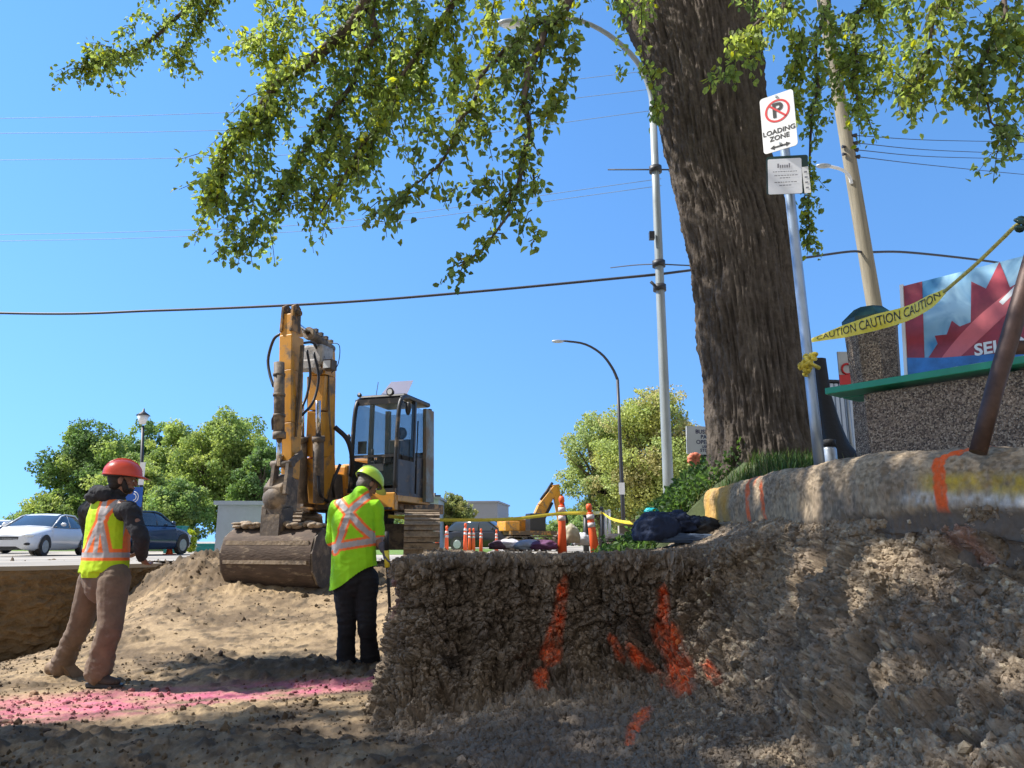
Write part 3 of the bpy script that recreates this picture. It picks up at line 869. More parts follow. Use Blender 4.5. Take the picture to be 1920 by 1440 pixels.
    # rounded end of the kerb
    mb = MB(); mb.ell((1.99, 7.0, 0.20), (0.21, 0.10, 0.275), 20, 10)
    e = mb.build("kerb_end", pm("kerb yellow paint", (0.50, 0.30, 0.08), 0.9, 0, 0.2, 12, 0.003, 60, grime=(0.34, 0.28, 0.2), gamt=0.42, gscale=9))
    tag(e, kind="structure")


build_kerb()

# sidewalk slab behind the kerb
mb = MB()
mb.quadstrip([[(x0, y, z), (40, y, z)] for x0, y, z in ((2.6, 0.5, .366), (2.6, 1.8, .372), (2.5, 2.6, .39), (2.45, 3.17, .404), (2.3, 3.6, .44), (2.15, 4.2, .484), (2.1, 5.4, .494), (2.1, 7.0, .482), (2.1, 11, .46), (2.1, 14.9, .3))], smooth=False)
mb.box((8.6, 15.0, -.15), (13.0, 0.2, 0.9))
tag(mb.build("sidewalk", M['concrete']), "concrete sidewalk behind the kerb", kind="structure")


# ---- verge mound and grass at the foot of the elm
def verge_h(X, Y):
    r = np.hypot((X - 2.55) / 1.25, (Y - 7.7) / 1.35)
    base = np.interp(X, [0.6, 1.25, 1.5, 1.8, 2.2, 4.5], [-.40, -.26, .0, .24, .50, .49])
    base = base * (1 - sstep(9.5, 12, Y)) + (-0.45) * sstep(9.5, 12.5, Y) * (X < 2.0) + 0.4 * sstep(9.5, 12, Y) * (X >= 2.0)
    return base + 0.30 * np.exp(-r ** 2)


gx, gy = np.meshgrid(np.linspace(0.9, 4.6, 140), np.linspace(5.6, 12.4, 200))
X, Y = gx.ravel(), gy.ravel()
P = np.stack([X, Y, X * 0], 1)
Z = verge_h(X, Y) + 0.03 * fbm(P * 3, 3, 110)
inside = (X > 1.85) | (Y > 7.05)
Z = np.where(inside, Z, -0.6 + 0 * Z)
cg = np.array([0.05, 0.07, 0.02]) * (1 + 0.5 * fbm(P * 5, 3, 111))[:, None] + 0.03
tag(np_mesh("verge", np.stack([X, Y, Z], 1), grid_faces(200, 140), M['soil'], col=cg), "grassy earth mound around the tree foot", kind="structure")


def blades(name, n, fx, hlen, label, cols, wid=0.008):
    pos = fx(n); n = len(pos)
    ang = rng.uniform(0, 2 * PI, n); ln = hlen * rng.uniform(0.45, 1.2, n); lean = rng.uniform(0.1, 0.75, n)
    dx, dy = np.cos(ang), np.sin(ang)
    wx, wy = -dy * wid / 2, dx * wid / 2
    V = np.zeros((n, 6, 3))
    for j, (t, w) in enumerate(((0, 1.0), (0.55, 0.8), (1.0, 0.1))):
        cx = pos[:, 0] + dx * ln * lean * t * t; cy = pos[:, 1] + dy * ln * lean * t * t
        cz = pos[:, 2] + ln * t * (1 - 0.35 * lean * t)
        V[:, 2 * j] = np.stack([cx - wx * w, cy - wy * w, cz], 1); V[:, 2 * j + 1] = np.stack([cx + wx * w, cy + wy * w, cz], 1)
    b = np.array([[0, 1, 3, 2], [2, 3, 5, 4]])
    Fc = (b[None] + (np.arange(n) * 6)[:, None, None]).reshape(-1, 4)
    c = np.asarray(cols)[rng.integers(0, len(cols), n)] * rng.uniform(0.6, 1.3, (n, 1))
    return tag(np_mesh(name, V.reshape(-1, 3), Fc, M['grass'], col=np.repeat(c, 6, 0)), label, kind="stuff")


def verge_pts(n):
    x = rng.uniform(1.0, 4.0, n * 2); y = rng.uniform(6.0, 10.5, n * 2)
    k = ((x > 1.9) | (y > 7.1)) & (x < 1.2 + 2.9) & (fbm(np.stack([x * 2.2, y * 2.2, x * 0], 1), 2, 115) > -0.25)
    k &= (np.hypot(x - 2.55, y - 7.6) < 2.3)
    x, y = x[k][:n], y[k][:n]
    return np.stack([x, y, verge_h(x, y) - 0.01], 1)


blades("grass", 15000, verge_pts, 0.15, "long green grass and weeds around the foot of the elm", [(0.05, 0.11, 0.025), (0.07, 0.14, 0.03), (0.035, 0.075, 0.02), (0.16, 0.17, 0.06)])


def weed_leaves():
    n = 5200
    x = rng.normal(1.62, 0.42, n); y = rng.normal(8.0, 0.6, n)
    x = np.clip(x, 1.0, 3.2); y = np.clip(y, 7.15, 9.6)
    z = verge_h(x, y) + rng.uniform(0, 0.26, n) * np.clip(fbm(np.stack([x * 3, y * 3, x * 0], 1), 2, 116) + 0.75, 0.1, 1.2)
    return np.stack([x, y, z], 1)
# ================================================================== VEGETATION
def leaf_mesh(name, pos, size, cols, mat, parent=None, down=0.5, offset=None, wide=0.62, rg=None, flat=0.0):
    rg = rg or rng
    n = len(pos)
    ax = rg.normal(size=(n, 3)); ax[:, 2] -= down * 1.6; ax /= np.linalg.norm(ax, axis=1)[:, None]
    up = rg.normal(size=(n, 3)); up[:, 2] += flat
    sd = np.cross(ax, up); sd /= np.linalg.norm(sd, axis=1)[:, None]
    nm = np.cross(sd, ax)
    sz = np.asarray(size)[:, None]
    w = wide
    tmpl = [(0, 0, 0), (0.32, -0.5 * w, 0.10), (0.70, -0.38 * w, 0.08), (1.0, 0, -0.10), (0.70, 0.38 * w, 0.08), (0.32, 0.5 * w, 0.10)]
    V = np.zeros((n, 6, 3))
    for j, (a, s, u) in enumerate(tmpl):
        V[:, j] = pos + ax * a * sz + sd * s * sz + nm * u * sz
    b = np.array([[0, 3, 2, 1], [0, 5, 4, 3]])
    Fc = (b[None] + (np.arange(n) * 6)[:, None, None]).reshape(-1, 4)
    return np_mesh(name, V.reshape(-1, 3), Fc, mat, parent, smooth=False, col=np.repeat(cols, 6, 0), offset=offset)


tag(leaf_mesh("weeds", weed_leaves(), rng.uniform(0.03, 0.07, 5200), np.array([0.065, 0.115, 0.032]) * rng.uniform(0.6, 1.7, (5200, 1)), M['leaf'], down=-0.2), "low dark green leafy weeds left of the elm", kind="stuff")

# ---- big elm: trunk follows the photographed lean, limbs rise out of frame and spread over the cut
ELM = Vector((2.50, 7.65, 0.45))
elm = empty("elm_tree", ELM, 0, "massive old elm with furrowed bark, its leafy branches hanging across the sky", "tree")


def build_trunk():
    keys = [(1438, 905, 7.60, 0.62), (1437, 860, 7.60, 0.575), (1424, 760, 7.60, 0.535), (1405, 600, 7.62, 0.525), (1382, 450, 7.66, 0.53), (1353, 330, 7.7, 0.53), (1333, 200, 7.8, 0.585), (1316, 100, 7.9, 0.66), (1290, 0, 8.0, 0.78), (1262, -90, 8.1, 0.82), (1240, -170, 8.2, 0.60)]
    pts = [tuple(at(a, b, c)) + (r,) for a, b, c, r in keys]
    pts = [(pts[0][0], pts[0][1], 0.1, 0.80)] + pts
    nz, na = 900, 420
    C = catmull(np.array(pts), nz)
    th = np.linspace(0, 2 * PI, na + 1)[:-1]
    rad = C[:, 3][:, None] * np.ones(na)[None]
    hh = C[:, 2][:, None]
    # root flare and lobes
    fl = 0.55 * np.exp(-(hh - 0.35) / 0.36)
    rad = rad * (1 + 0.16 * fl * np.cos(5 * th[None] + 0.7) + 0.10 * fl) * (1 + 0.025 * np.cos(3 * th[None] + hh * 0.6))
    dirx, diry = np.cos(th)[None], np.sin(th)[None]
    Pc = np.stack([dirx * 1.0 * np.ones_like(rad), diry * np.ones_like(rad), np.broadcast_to(C[:, 2][:, None], rad.shape)], 2).reshape(-1, 3)
    th_all = np.tile(th, nz)
    Q = Pc * [12.5, 12.5, 2.0]
    Q = Q + 0.22 * np.stack([fbm(Pc * [2, 2, 1.6], 3, 120), fbm(Pc * [2, 2, 1.6], 3, 121), 0 * Q[:, 0]], 1)
    rdg = fbm(Q, 3, 122, gain=0.5, ridge=True)
    rdg2 = fbm(Q * [2.2, 2.2, 2.6], 3, 123, ridge=True)
    fine = fbm(Pc * [22, 22, 9], 3, 124)
    plates = fbm(Pc * [3.0, 3.0, 2.2], 3, 127)
    knot = np.exp(-((Pc[:, 2] - 2.4) / .22) ** 2 - ((th_all - 4.0) / .3) ** 2) - 0.7 * np.exp(-((Pc[:, 2] - 3.7) / .16) ** 2 - ((th_all - 4.9) / .22) ** 2)
    d = 0.046 * rdg + 0.024 * rdg2 + 0.008 * fine + 0.05 * plates + 0.06 * knot
    rr = rad.reshape(-1) + d - 0.02
    V = np.stack([np.repeat(C[:, 0], na) + Pc[:, 0] * rr, np.repeat(C[:, 1], na) + Pc[:, 1] * rr, Pc[:, 2]], 1)
    r_ = np.arange(nz - 1)[:, None]; c_ = np.arange(na)[None]
    a = (r_ * na + c_).ravel(); b2 = (r_ * na + (c_ + 1) % na).ravel()
    Fc = np.stack([a, b2, b2 + na, a + na], 1)
    k = np.clip(0.45 + 0.9 * rdg, 0, 1)[:, None]
    col = np.array([0.017, 0.015, 0.0135]) * (1 - k) + np.array([0.105, 0.086, 0.071]) * k
    pale = np.clip(fbm(Pc * [4, 4, 1.2], 4, 125) - 0.12, 0, 0.4)[:, None] * 1.6
    col = col * (1 - pale) + np.array([0.16, 0.135, 0.11]) * pale
    col *= (1 + 0.3 * fbm(Pc * [40, 40, 12], 2, 126))[:, None]
    return np_mesh("trunk", V, Fc, M['barkattr'], elm, col=np.clip(col, 0.01, 1), offset=ELM), C


M['barkattr'] = attr_mat("furrowed elm bark", 0.95, 0.25, 30, 0.008, 45, 0.15)
_, TRK = build_trunk()
TOP = Vector(TRK[-1][:3])

mbl = MB()
limb_pts = []


def limb(pts, r0, r1, n=14, seg=10):
    sp = spline(pts, n)
    for i in range(1, len(sp) - 1):
        sp[i] += Vector(rng.normal(0, 0.035, 3))
    mbl.tube(sp, list(np.linspace(r0, r1, n)), seg)
    return sp


def E(px, py, Y): return at(px, py, Y)


g = []       # drooping leafy guides: (points, density, spread, leaf size range)
# limbs out of frame above
L1 = limb([TOP - Vector((0, 0, .4)), (0.4, 8.3, 7.4), (-2.2, 8.6, 7.9), (-5.2, 8.8, 8.2), (-7.6, 8.9, 8.4)], 0.34, 0.06)
L2 = limb([TOP - Vector((0, 0, .4)), (0.9, 7.0, 7.6), (-0.8, 6.4, 7.6), (-2.6, 6.2, 7.0), (-4.4, 6.1, 6.6)], 0.30, 0.05)
L3 = limb([TOP, (2.2, 6.6, 7.5), (1.8, 5.0, 7.8), (1.2, 3.2, 7.6), (0.2, 1.6, 7.2)], 0.28, 0.05)
L4 = limb([TOP, (3.2, 8.0, 7.6), (4.9, 7.8, 7.9), (7.2, 7.4, 7.2)], 0.30, 0.05)
L5 = limb([TOP, (1.9, 9.2, 8.6), (1.4, 10.5, 10.5), (1.0, 11, 12.5)], 0.34, 0.08)
L6 = limb([L3[6], (-0.6, 4.4, 7.7), (-2.8, 3.8, 7.3), (-4.8, 3.6, 6.6)], 0.14, 0.04)
L7 = limb([L1[5], (-2.4, 9.6, 9.3), (-4.4, 10.2, 10.0), (-6.4, 10.6, 10.3)], 0.15, 0.04)
L8 = limb([L4[6], (5.2, 6.4, 7.2), (5.6, 5.2, 6.4)], 0.12, 0.03)

# limb seen arching through the left mass
A1 = limb([L2[8], E(790, -120, 6.4), E(700, -20, 6.5), E(600, 95, 6.6), E(530, 145, 6.6), E(470, 215, 6.6), E(430, 300, 6.6), E(405, 390, 6.6)], 0.085, 0.010, 18)
A2 = limb([E(700, -20, 6.5), E(690, 90, 6.6), E(600, 230, 6.7), E(545, 320, 6.8), E(500, 420, 6.8)], 0.04, 0.007, 12, 8)
A3 = limb([L2[7], E(880, -100, 6.2), E(830, 30, 6.3), E(760, 130, 6.4), E(700, 250, 6.5), E(600, 400, 6.6)], 0.05, 0.007, 14, 8)
A4 = limb([L3[5], E(1100, -160, 5.6), E(1080, 0, 5.3), E(1020, 60, 5.3), E(990, 170, 5.2), E(975, 290, 5.2), E(960, 400, 5.2), E(860, 500, 5.2)], 0.05, 0.006, 18, 8)
A5 = limb([E(1060, 20, 5.3), E(930, 90, 5.5), E(870, 210, 5.6), E(800, 330, 5.6), E(715, 400, 5.6)], 0.025, 0.005, 12, 7)
A6 = limb([L1[9], E(470, -160, 8.4), E(400, -60, 8.4), E(310, 50, 8.4), E(220, 100, 8.5), E(155, 130, 8.5)], 0.05, 0.006, 12, 7)
A7 = limb([E(400, -60, 8.4), E(385, 20, 8.4), E(340, 125, 8.4)], 0.025, 0.005, 8, 7)
B1 = limb([TOP, E(1480, -120, 6.4), E(1470, 0, 6.2), E(1420, 60, 6.1), E(1370, 110, 6.0)], 0.05, 0.006, 10, 7)
B2 = limb([L4[4], E(1560, -60, 7.6), E(1530, 80, 7.5), E(1520, 200, 7.4), E(1515, 330, 7.4), E(1520, 460, 7.4)], 0.03, 0.005, 14, 7)
B3 = limb([L4[6], E(1660, -120, 7.0), E(1620, 10, 7.0), E(1600, 100, 7.0), E(1610, 200, 7.0)], 0.03, 0.005, 10, 7)
B4 = limb([L8[6], E(1790, -100, 5.6), E(1760, 20, 5.5), E(1740, 120, 5.5), E(1690, 190, 5.5)], 0.03, 0.005, 10, 7)
B5 = limb([L8[5], E(1880, -100, 5.6), E(1860, 50, 5.5), E(1850, 150, 5.5), E(1905, 280, 5.5)], 0.03, 0.005, 10, 7)
C1 = limb([TOP, E(1180, -60, 6.6), E(1195, 30, 6.5), E(1215, 110, 6.5), E(1228, 200, 6.5)], 0.02, 0.004, 8, 6)

S = (0.052, 0.075)
g += [
    (A1[3:], 150, 0.42, S), (A1[7:], 130, 0.30, S), (A2, 170, 0.30, S), (A3, 150, 0.36, S),
    ([E(560, -30, 6.9), E(540, 60, 6.9), E(500, 110, 7.0), E(450, 50, 7.0)], 190, 0.30, S),
    ([E(640, -60, 6.7), E(650, 60, 6.7), E(640, 180, 6.7), E(620, 290, 6.8)], 190, 0.36, S),
    ([E(740, -60, 6.6), E(740, 60, 6.6), E(730, 190, 6.6), E(690, 290, 6.7)], 190, 0.34, S),
    ([E(820, -60, 6.3), E(850, 60, 6.3), E(850, 160, 6.4), E(800, 240, 6.4)], 150, 0.30, S),
    ([E(560, 130, 6.6), E(510, 230, 6.6), E(470, 330, 6.6), E(430, 440, 6.7)], 170, 0.22, S),
    ([E(480, -20, 6.9), E(520, 40, 6.9), E(470, 90, 6.9)], 150, 0.26, S), ([E(700, -30, 6.6), E(690, 80, 6.6), E(700, 180, 6.6)], 150, 0.34, S), ([E(780, -30, 6.4), E(790, 80, 6.4), E(800, 190, 6.4)], 150, 0.28, S), ([E(900, -30, 5.9), E(1000, -10, 5.8), E(1130, -20, 5.8)], 150, 0.22, S),
    ([E(450, 250, 6.6), E(410, 300, 6.6), E(385, 390, 6.6)], 160, 0.16, S),
    ([E(590, 250, 6.7), E(550, 340, 6.7), E(480, 440, 6.7), E(415, 470, 6.7)], 120, 0.16, S),
    ([E(640, 230, 6.7), E(600, 330, 6.7), E(560, 400, 6.7)], 190, 0.26, S),
    ([E(690, 230, 6.7), E(650, 320, 6.7), E(590, 380, 6.7)], 150, 0.20, S),
    (A4[4:], 120, 0.22, S), (A5, 110, 0.22, S),
    ([E(930, -30, 5.6), E(920, 60, 5.6), E(900, 150, 5.6), E(880, 200, 5.6)], 150, 0.28, S),
    ([E(1000, -40, 5.4), E(985, 50, 5.4), E(950, 150, 5.4), E(905, 250, 5.5)], 120, 0.22, S),
    ([E(1090, -20, 5.3), E(1085, 60, 5.3), E(1060, 140, 5.3), E(1030, 230, 5.3)], 110, 0.15, S),
    ([E(1040, 160, 5.2), E(1020, 230, 5.2), E(1000, 330, 5.2), E(1005, 460, 5.2)], 90, 0.10, S),
    ([E(990, 270, 5.2), E(930, 330, 5.2), E(880, 350, 5.2), E(790, 360, 5.3), E(705, 402, 5.4)], 110, 0.15, S),
    ([E(985, 340, 5.2), E(940, 380, 5.2), E(870, 405, 5.2)], 90, 0.08, S),
    ([E(1010, 380, 5.2), E(960, 430, 5.2), E(900, 455, 5.2), E(850, 508, 5.2)], 75, 0.07, S),
    ([E(770, 200, 6.3), E(790, 260, 6.3), E(770, 320, 6.3)], 70, 0.14, S),
    (A6[3:], 190, 0.30, S), (A7, 170, 0.22, S),
    ([E(300, -30, 8.5), E(250, 50, 8.5), E(190, 100, 8.5), E(155, 130, 8.5)], 110, 0.18, S),
    ([E(370, -30, 8.4), E(370, 40, 8.4), E(330, 120, 8.4)], 150, 0.22, S),
    (B1[4:], 170, 0.26, S), (B2[3:], 140, 0.15, S), (B3[3:], 230, 0.36, S), (B4[3:], 170, 0.32, S), (B5[3:], 170, 0.28, S),
    ([E(1460, -30, 6.2), E(1500, 60, 6.3), E(1500, 140, 6.4), E(1480, 200, 6.6)], 240, 0.24, S),
    ([E(1400, 70, 5.9), E(1370, 100, 5.9), E(1345, 150, 5.9)], 90, 0.09, S),
    ([E(1440, 60, 6.0), E(1400, 130, 6.0), E(1340, 140, 6.0)], 90, 0.08, S),
    ([E(1540, 0, 7.3), E(1560, 60, 7.3), E(1590, 130, 7.2)], 180, 0.34, S),
    ([E(1640, -20, 7.0), E(1650, 60, 7.0), E(1640, 170, 7.0)], 150, 0.24, S),
    ([E(1700, -40, 6.0), E(1700, 60, 6.0), E(1710, 170, 6.0)], 150, 0.22, S),
    ([E(1800, -40, 5.6), E(1800, 80, 5.6), E(1795, 190, 5.6)], 160, 0.20, S),
    ([E(1900, -40, 5.6), E(1905, 80, 5.6), E(1915, 190, 5.6)], 180, 0.22, S),
    ([E(1530, 190, 7.2), E(1545, 230, 7.2), E(1555, 210, 7.2)], 70, 0.08, S),
    ([E(1510, 400, 7.4), E(1520, 440, 7.4), E(1528, 470, 7.4)], 60, 0.05, S),
    (C1[2:], 90, 0.10, S), ([E(1210, 150, 6.5), E(1230, 190, 6.5), E(1222, 235, 6.5)], 110, 0.08, S),
    ([E(1150, -20, 6.3), E(1170, 40, 6.3), E(1160, 140, 6.3)], 70, 0.09, S),
    ([E(1200, -40, 5.9), E(1220, -10, 5.9), E(1180, 20, 5.9)], 110, 0.2, S),
    ([E(1400, -60, 6.2), E(1380, -20, 6.2), E(1430, 20, 6.2)], 110, 0.2, S),
]
pos = []; cols = []
twigs = MB()
for gi, (pts, dens, spread, s) in enumerate(g):
    pts = [Vector(p) for p in pts]
    sp = spline(pts, max(8, len(pts) * 5)) if len(pts) < 9 else pts
    Ls = sum((sp[i + 1] - sp[i]).length for i in range(len(sp) - 1))
    ntw = max(6, int(Ls * dens / 8.2))
    base_c = np.array([[0.22, 0.29, 0.085], [0.27, 0.34, 0.09], [0.18, 0.25, 0.08]][gi % 3])
    for k in range(ntw):
        t = random.random() * (len(sp) - 1.001); i = int(t)
        q = sp[i].lerp(sp[i + 1], t - i)
        d = Vector(rng.normal(0, 1, 3)); d.z = d.z * 0.8 - 0.50
        tangent = (sp[min(i + 1, len(sp) - 1)] - sp[max(i - 1, 0)]).normalized()
        d = (d.normalized() * 0.8 + tangent * 0.55).normalized()
        ln = spread * random.uniform(0.35, 1.5)
        q2 = q + d * ln * 0.55 + Vector((0, 0, 0.02)); q3 = q + d * ln + Vector((0, 0, -0.22 * ln))
        twigs.tube([q, q2, q3], [0.0055, 0.004, 0.002], 4, caps=False)
        nl = max(4, int(ln / 0.034) + 2)
        for j in range(nl):
            f = (j + random.random() * 0.6) / nl
            a = q.lerp(q2, f * 2) if f < 0.5 else q2.lerp(q3, f * 2 - 1)
            for _ in range(2):
                off = Vector(rng.normal(0, 0.034, 3))
                pos.append(a + off)
                v = random.uniform(0.6, 1.35) * (0.78 if q.y < 5.8 else 1.0)  # nearer sprays darkened, their backlit shade put into the leaf colour
                c = base_c * v
                if random.random() < 0.12: c = np.array([0.30, 0.33, 0.05]) * v
                cols.append(c)
pos = np.array([tuple(p) for p in pos]); cols = np.array(cols)
szs = rng.uniform(0.048, 0.080, len(pos))
# crown above the frame that throws the broken shade (boughs carried by the limbs above)
shade_targets = [(a_, b_, int(n_ * ((0.8, 0.75, 0.8, 1.0, 1.0, 1.1, 0.9)[k_] if k_ < 7 else 1.3))) for k_, (a_, b_, n_) in enumerate([  # ground point, radius, leaves
    ((-0.1, 5.4, -.45), 0.85, 2600), ((0.6, 5.5, -.3), 0.75, 2600), ((-0.75, 5.6, -.6), 0.5, 900), ((0.3, 4.5, -1.0), 0.9, 3200), ((-0.9, 4.3, -1.15), 0.85, 2800),
    ((-2.0, 4.3, -1.15), 0.65, 1500), ((0.9, 4.6, -.9), 0.5, 1100), ((-1.5, 6.9, -1.1), 0.55, 1600), ((-2.5, 7.0, -1.1), 0.5, 1200), ((-1.2, 3.2, -1.1), 0.9, 1500),
    ((1.5, 3.8, -.5), 0.35, 450), ((1.75, 3.0, -.5), 0.3, 350), ((1.9, 4.0, .2), 0.22, 260), ((1.8, 5.0, .3), 0.3, 350), ((2.1, 3.3, .2), 0.2, 220), ((1.3, 2.6, -.7), .3, 260),
    ((1.6, 4.3, -.2), .22, 380), ((1.75, 3.6, -.3), .2, 330), ((1.9, 3.2, -.2), .18, 280), ((1.4, 3.3, -.7), .25, 400), ((1.7, 2.6, -.5), .25, 350), ((2.0, 2.7, -.2), .2, 280), ((1.45, 4.9, -.3), .25, 400), ((1.2, 4.0, -.85), .2, 260), ((1.85, 4.4, .2), .12, 120), ((1.95, 3.7, .25), .1, 110), ((2.15, 3.1, .3), .12, 120), ((1.8, 5.9, .35), .12, 120),
    ((-3.0, 4.1, -1.15), .6, 1200), ((-2.8, 4.7, -1.15), .45, 500), ((-3.6, 4.9, -1.15), .3, 260), ((-1.7, 4.9, -1.15), .3, 300), ((0.7, 3.4, -1.0), .5, 700), ((1.5, 5.4, 0.1), 0.45, 800), ((2.5, 7.0, 2.5), 1.0, 1600), ((2.4, 7.0, 4.2), 0.9, 1200), ((2.4, 4.1, 0.8), 0.6, 700), ((2.5, 4.3, 1.0), 0.6, 1300), ((2.9, 3.9, 1.2), 0.6, 1300), ((2.2, 4.4, 0.7), 0.4, 600)])]
sp_ = []; hs_ = []
Sv = np.array(SUN[:])
for (P0, R, n) in shade_targets:
    P0 = np.array(P0)
    tmin = (0.813 * P0[1] - P0[2] + 1.4) / (Sv[2] - 0.813 * Sv[1])
    tt = max(tmin, (7.2 - P0[2]) / Sv[2])
    c = P0 + Sv * tt
    # clumps inside the bough
    ncl = max(3, int(n / (130 if R > 0.45 else 75)))
    cl = c + rng.normal(0, 1, (ncl, 3)) * R * 0.55
    w = rng.integers(0, ncl, n)
    q = cl[w] + rng.normal(0, 0.16 if R > 0.45 else 0.085, (n, 3)) * [1, 1, 0.8]
    hid = q[:, 2] > 0.85 * q[:, 1] + 0.1
    q = q[hid]
    sp_.append(q)
    near = min((p for Lm in (L1, L2, L3, L4, L6, L7) for p in Lm), key=lambda p: (p - Vector(c)).length)
    limb([near, near.lerp(Vector(c), 0.5) + Vector((0, 0, 0.3)), Vector(c)], 0.05, 0.012, 8, 6)
# general crown, sparse, outside the frame
for Lm, n in ((L1, 1500), (L3, 900), (L4, 2600), (L5, 4200), (L6, 500), (L7, 1600)):
    base = np.array([tuple(p) for p in Lm[5:]])
    w = rng.integers(0, len(base), n)
    q = base[w] + rng.normal(0, 0.75, (n, 3)) * [1, 1, 0.7] + [0, 0, 0.4]
    sp_.append(q[(q[:, 2] > 0.87 * q[:, 1] + 0.1)])
sp_ = np.concatenate(sp_)
scol = np.array([0.09, 0.14, 0.03]) * rng.uniform(0.6, 1.3, (len(sp_), 1))
allpos = np.concatenate([pos, sp_]); allcol = np.concatenate([cols, scol]); allsz = np.concatenate([szs, rng.uniform(0.08, 0.12, len(sp_))])
lf = leaf_mesh("crown", allpos, allsz, allcol, M['leaf'], elm, down=0.75, offset=ELM, wide=0.66)
print("elm leaves", len(allpos))
mbl.build("limb", M['bark'], elm, offset=ELM)
twigs.build("twig", M['twig'], elm, offset=ELM)


# ---- background trees
def bg_tree(name, base, height, rx, ry, label, cats, colset, nleaf, lsize, seed, group=None, low=0.12, lean=0.0, sparse=0.0, trunk_r=0.25, parts=True):
    rg = np.random.default_rng(seed)
    t = empty(name, base, 0, label, cats, group)
    tb = MB()
    tb.tube([(0, 0, -0.3), (lean * .2, 0, height * 0.25), (lean * .5, 0, height * 0.5), (lean, 0, height * 0.8)], [trunk_r, trunk_r * .75, trunk_r * .5, trunk_r * .15], 8)
    tb.build("trunk", M['fartrunk'], t)
    ncl = int(190 * (1 - 0.45 * sparse))
    cl = []; rad = []
    while len(cl) < ncl:
        q = rg.normal(size=3); q /= np.linalg.norm(q); r = rg.uniform(0.12, 1.0) ** 0.5
        x, y, z = q * r
        zz = (z * 0.5 + 0.5)
        if zz < 0.0: continue
        wmul = np.interp(zz, [0, 0.25, 0.55, 0.85, 1.0], [0.70, 0.96, 1.0, 0.78, 0.5])
        h = height * (low + (0.93 - low) * zz)
        cl.append((x * rx * wmul * 0.86 + lean * zz, y * ry * wmul * 0.86, h)); rad.append(rg.uniform(0.09, 0.23) * rx)
    cl = np.array(cl); rad = np.array(rad)
    bb = MB()
    for c in cl[::2]:
        s = Vector((lean * .3, 0, height * rg.uniform(0.15, 0.5)))
        bb.tube([s, s.lerp(Vector(c), 0.5) + Vector((0, 0, -.05 * height * rg.random())), Vector(c)], [trunk_r * .35, trunk_r * .2, trunk_r * .06], 5, caps=False)
    bb.build("limb", M['fartrunk'], t)
    nleaf = int(nleaf * 2.3); w = rg.choice(ncl, nleaf, p=rad ** 2 / (rad ** 2).sum())
    q = rg.normal(size=(nleaf, 3)); q /= np.linalg.norm(q, axis=1)[:, None]
    pz = cl[w] + q * (rad[w] * rg.uniform(0.35, 1.08, nleaf) ** 0.7)[:, None] * [1, 1, 0.8]
    pz += 0.10 * rx * np.stack([fbm(pz * 0.9, 2, seed), fbm(pz * 0.9, 2, seed + 1), fbm(pz * 0.9, 2, seed + 2)], 1)
    keep = fbm(pz * (2.2 / (rx * 0.3)), 2, seed + 5) > -0.38 + 0.25 * sparse
    pz = pz[keep]; w = w[keep]
    cc = np.asarray(colset)[rg.integers(0, len(colset), ncl)][w] * 1.75 * rg.uniform(0.65, 1.35, (len(pz), 1))
    leaf_mesh("crown", pz, rg.uniform(0.7, 1.3, len(pz)) * lsize * 0.68, cc, M['farleaf'], t, down=0.1, rg=rg, flat=0.8, wide=0.8)
    return t


GL = [(0.17, 0.22, 0.07), (0.14, 0.19, 0.065), (0.20, 0.24, 0.075), (0.12, 0.17, 0.06)]
GD = [(0.08, 0.13, 0.045), (0.10, 0.16, 0.05), (0.14, 0.20, 0.06), (0.07, 0.115, 0.045)]
GY = [(0.21, 0.24, 0.08), (0.25, 0.26, 0.085), (0.19, 0.23, 0.08), (0.23, 0.22, 0.10)]
GB = [(0.17, 0.21, 0.09), (0.19, 0.23, 0.085), (0.20, 0.23, 0.09)]


def gp(px, Y, z=-0.52):
    return Vector(((px - 960) / 1434.0 * Y, Y, z))


TG = "broadleaf trees beyond the street"
bg_tree("broadleaf_tree", gp(150, 50), 9.3, 3.7, 3.2, "dark green tree with a ragged top behind the worker in the orange hard hat", "tree", GD + GL[:1], 15000, 0.24, 201, TG)
bg_tree("broadleaf_tree", gp(255, 55), 10.6, 2.9, 3.0, "open crowned tree with sky showing through, behind the old style street lamp", "tree", GD, 9500, 0.24, 202, TG, sparse=0.8)
bg_tree("broadleaf_tree", gp(318, 53), 9.6, 3.3, 3.0, "middle green tree between the street lamp and the tall yellowish tree", "tree", GL, 15000, 0.24, 216, TG)
bg_tree("broadleaf_tree", gp(412, 50), 10.1, 3.9, 3.2, "tall yellowish green tree nearest the raised excavator arm", "tree", GL, 17000, 0.24, 203, TG)
bg_tree("broadleaf_tree", gp(235, 44), 6.2, 2.9, 2.4, "lower lime green tree in front of the taller left trees", "tree", GL, 12000, 0.22, 204, TG, low=0.05)
bg_tree("broadleaf_tree", gp(478, 47), 7.4, 2.1, 2.0, "dark bushy tree beside the pale grey trailer", "tree", GD, 8000, 0.22, 205, TG, low=0.03)
bg_tree("broadleaf_tree", gp(75, 47), 3.6, 2.2, 2.0, "low green tree behind the white car", "tree", GL, 6500, 0.2, 214, TG, low=0.02)
bg_tree("broadleaf_tree", gp(325, 42), 4.2, 2.2, 2.0, "dense shrubby green tree above the teal bins", "tree", GD + GL[:2], 9000, 0.2, 215, TG, low=0.02)
bg_tree("yellow_tree", gp(1232, 40), 9.4, 4.1, 3.0, "full yellow green tree just left of the elm trunk", "tree", GY, 26000, 0.19, 206, low=0.05)
bg_tree("blue_green_tree", gp(1132, 42), 8.4, 2.5, 2.4, "paler blue green tree leaning out left of the yellow green tree", "tree", GB, 9000, 0.19, 207, low=0.12, sparse=0.5, lean=-0.5)
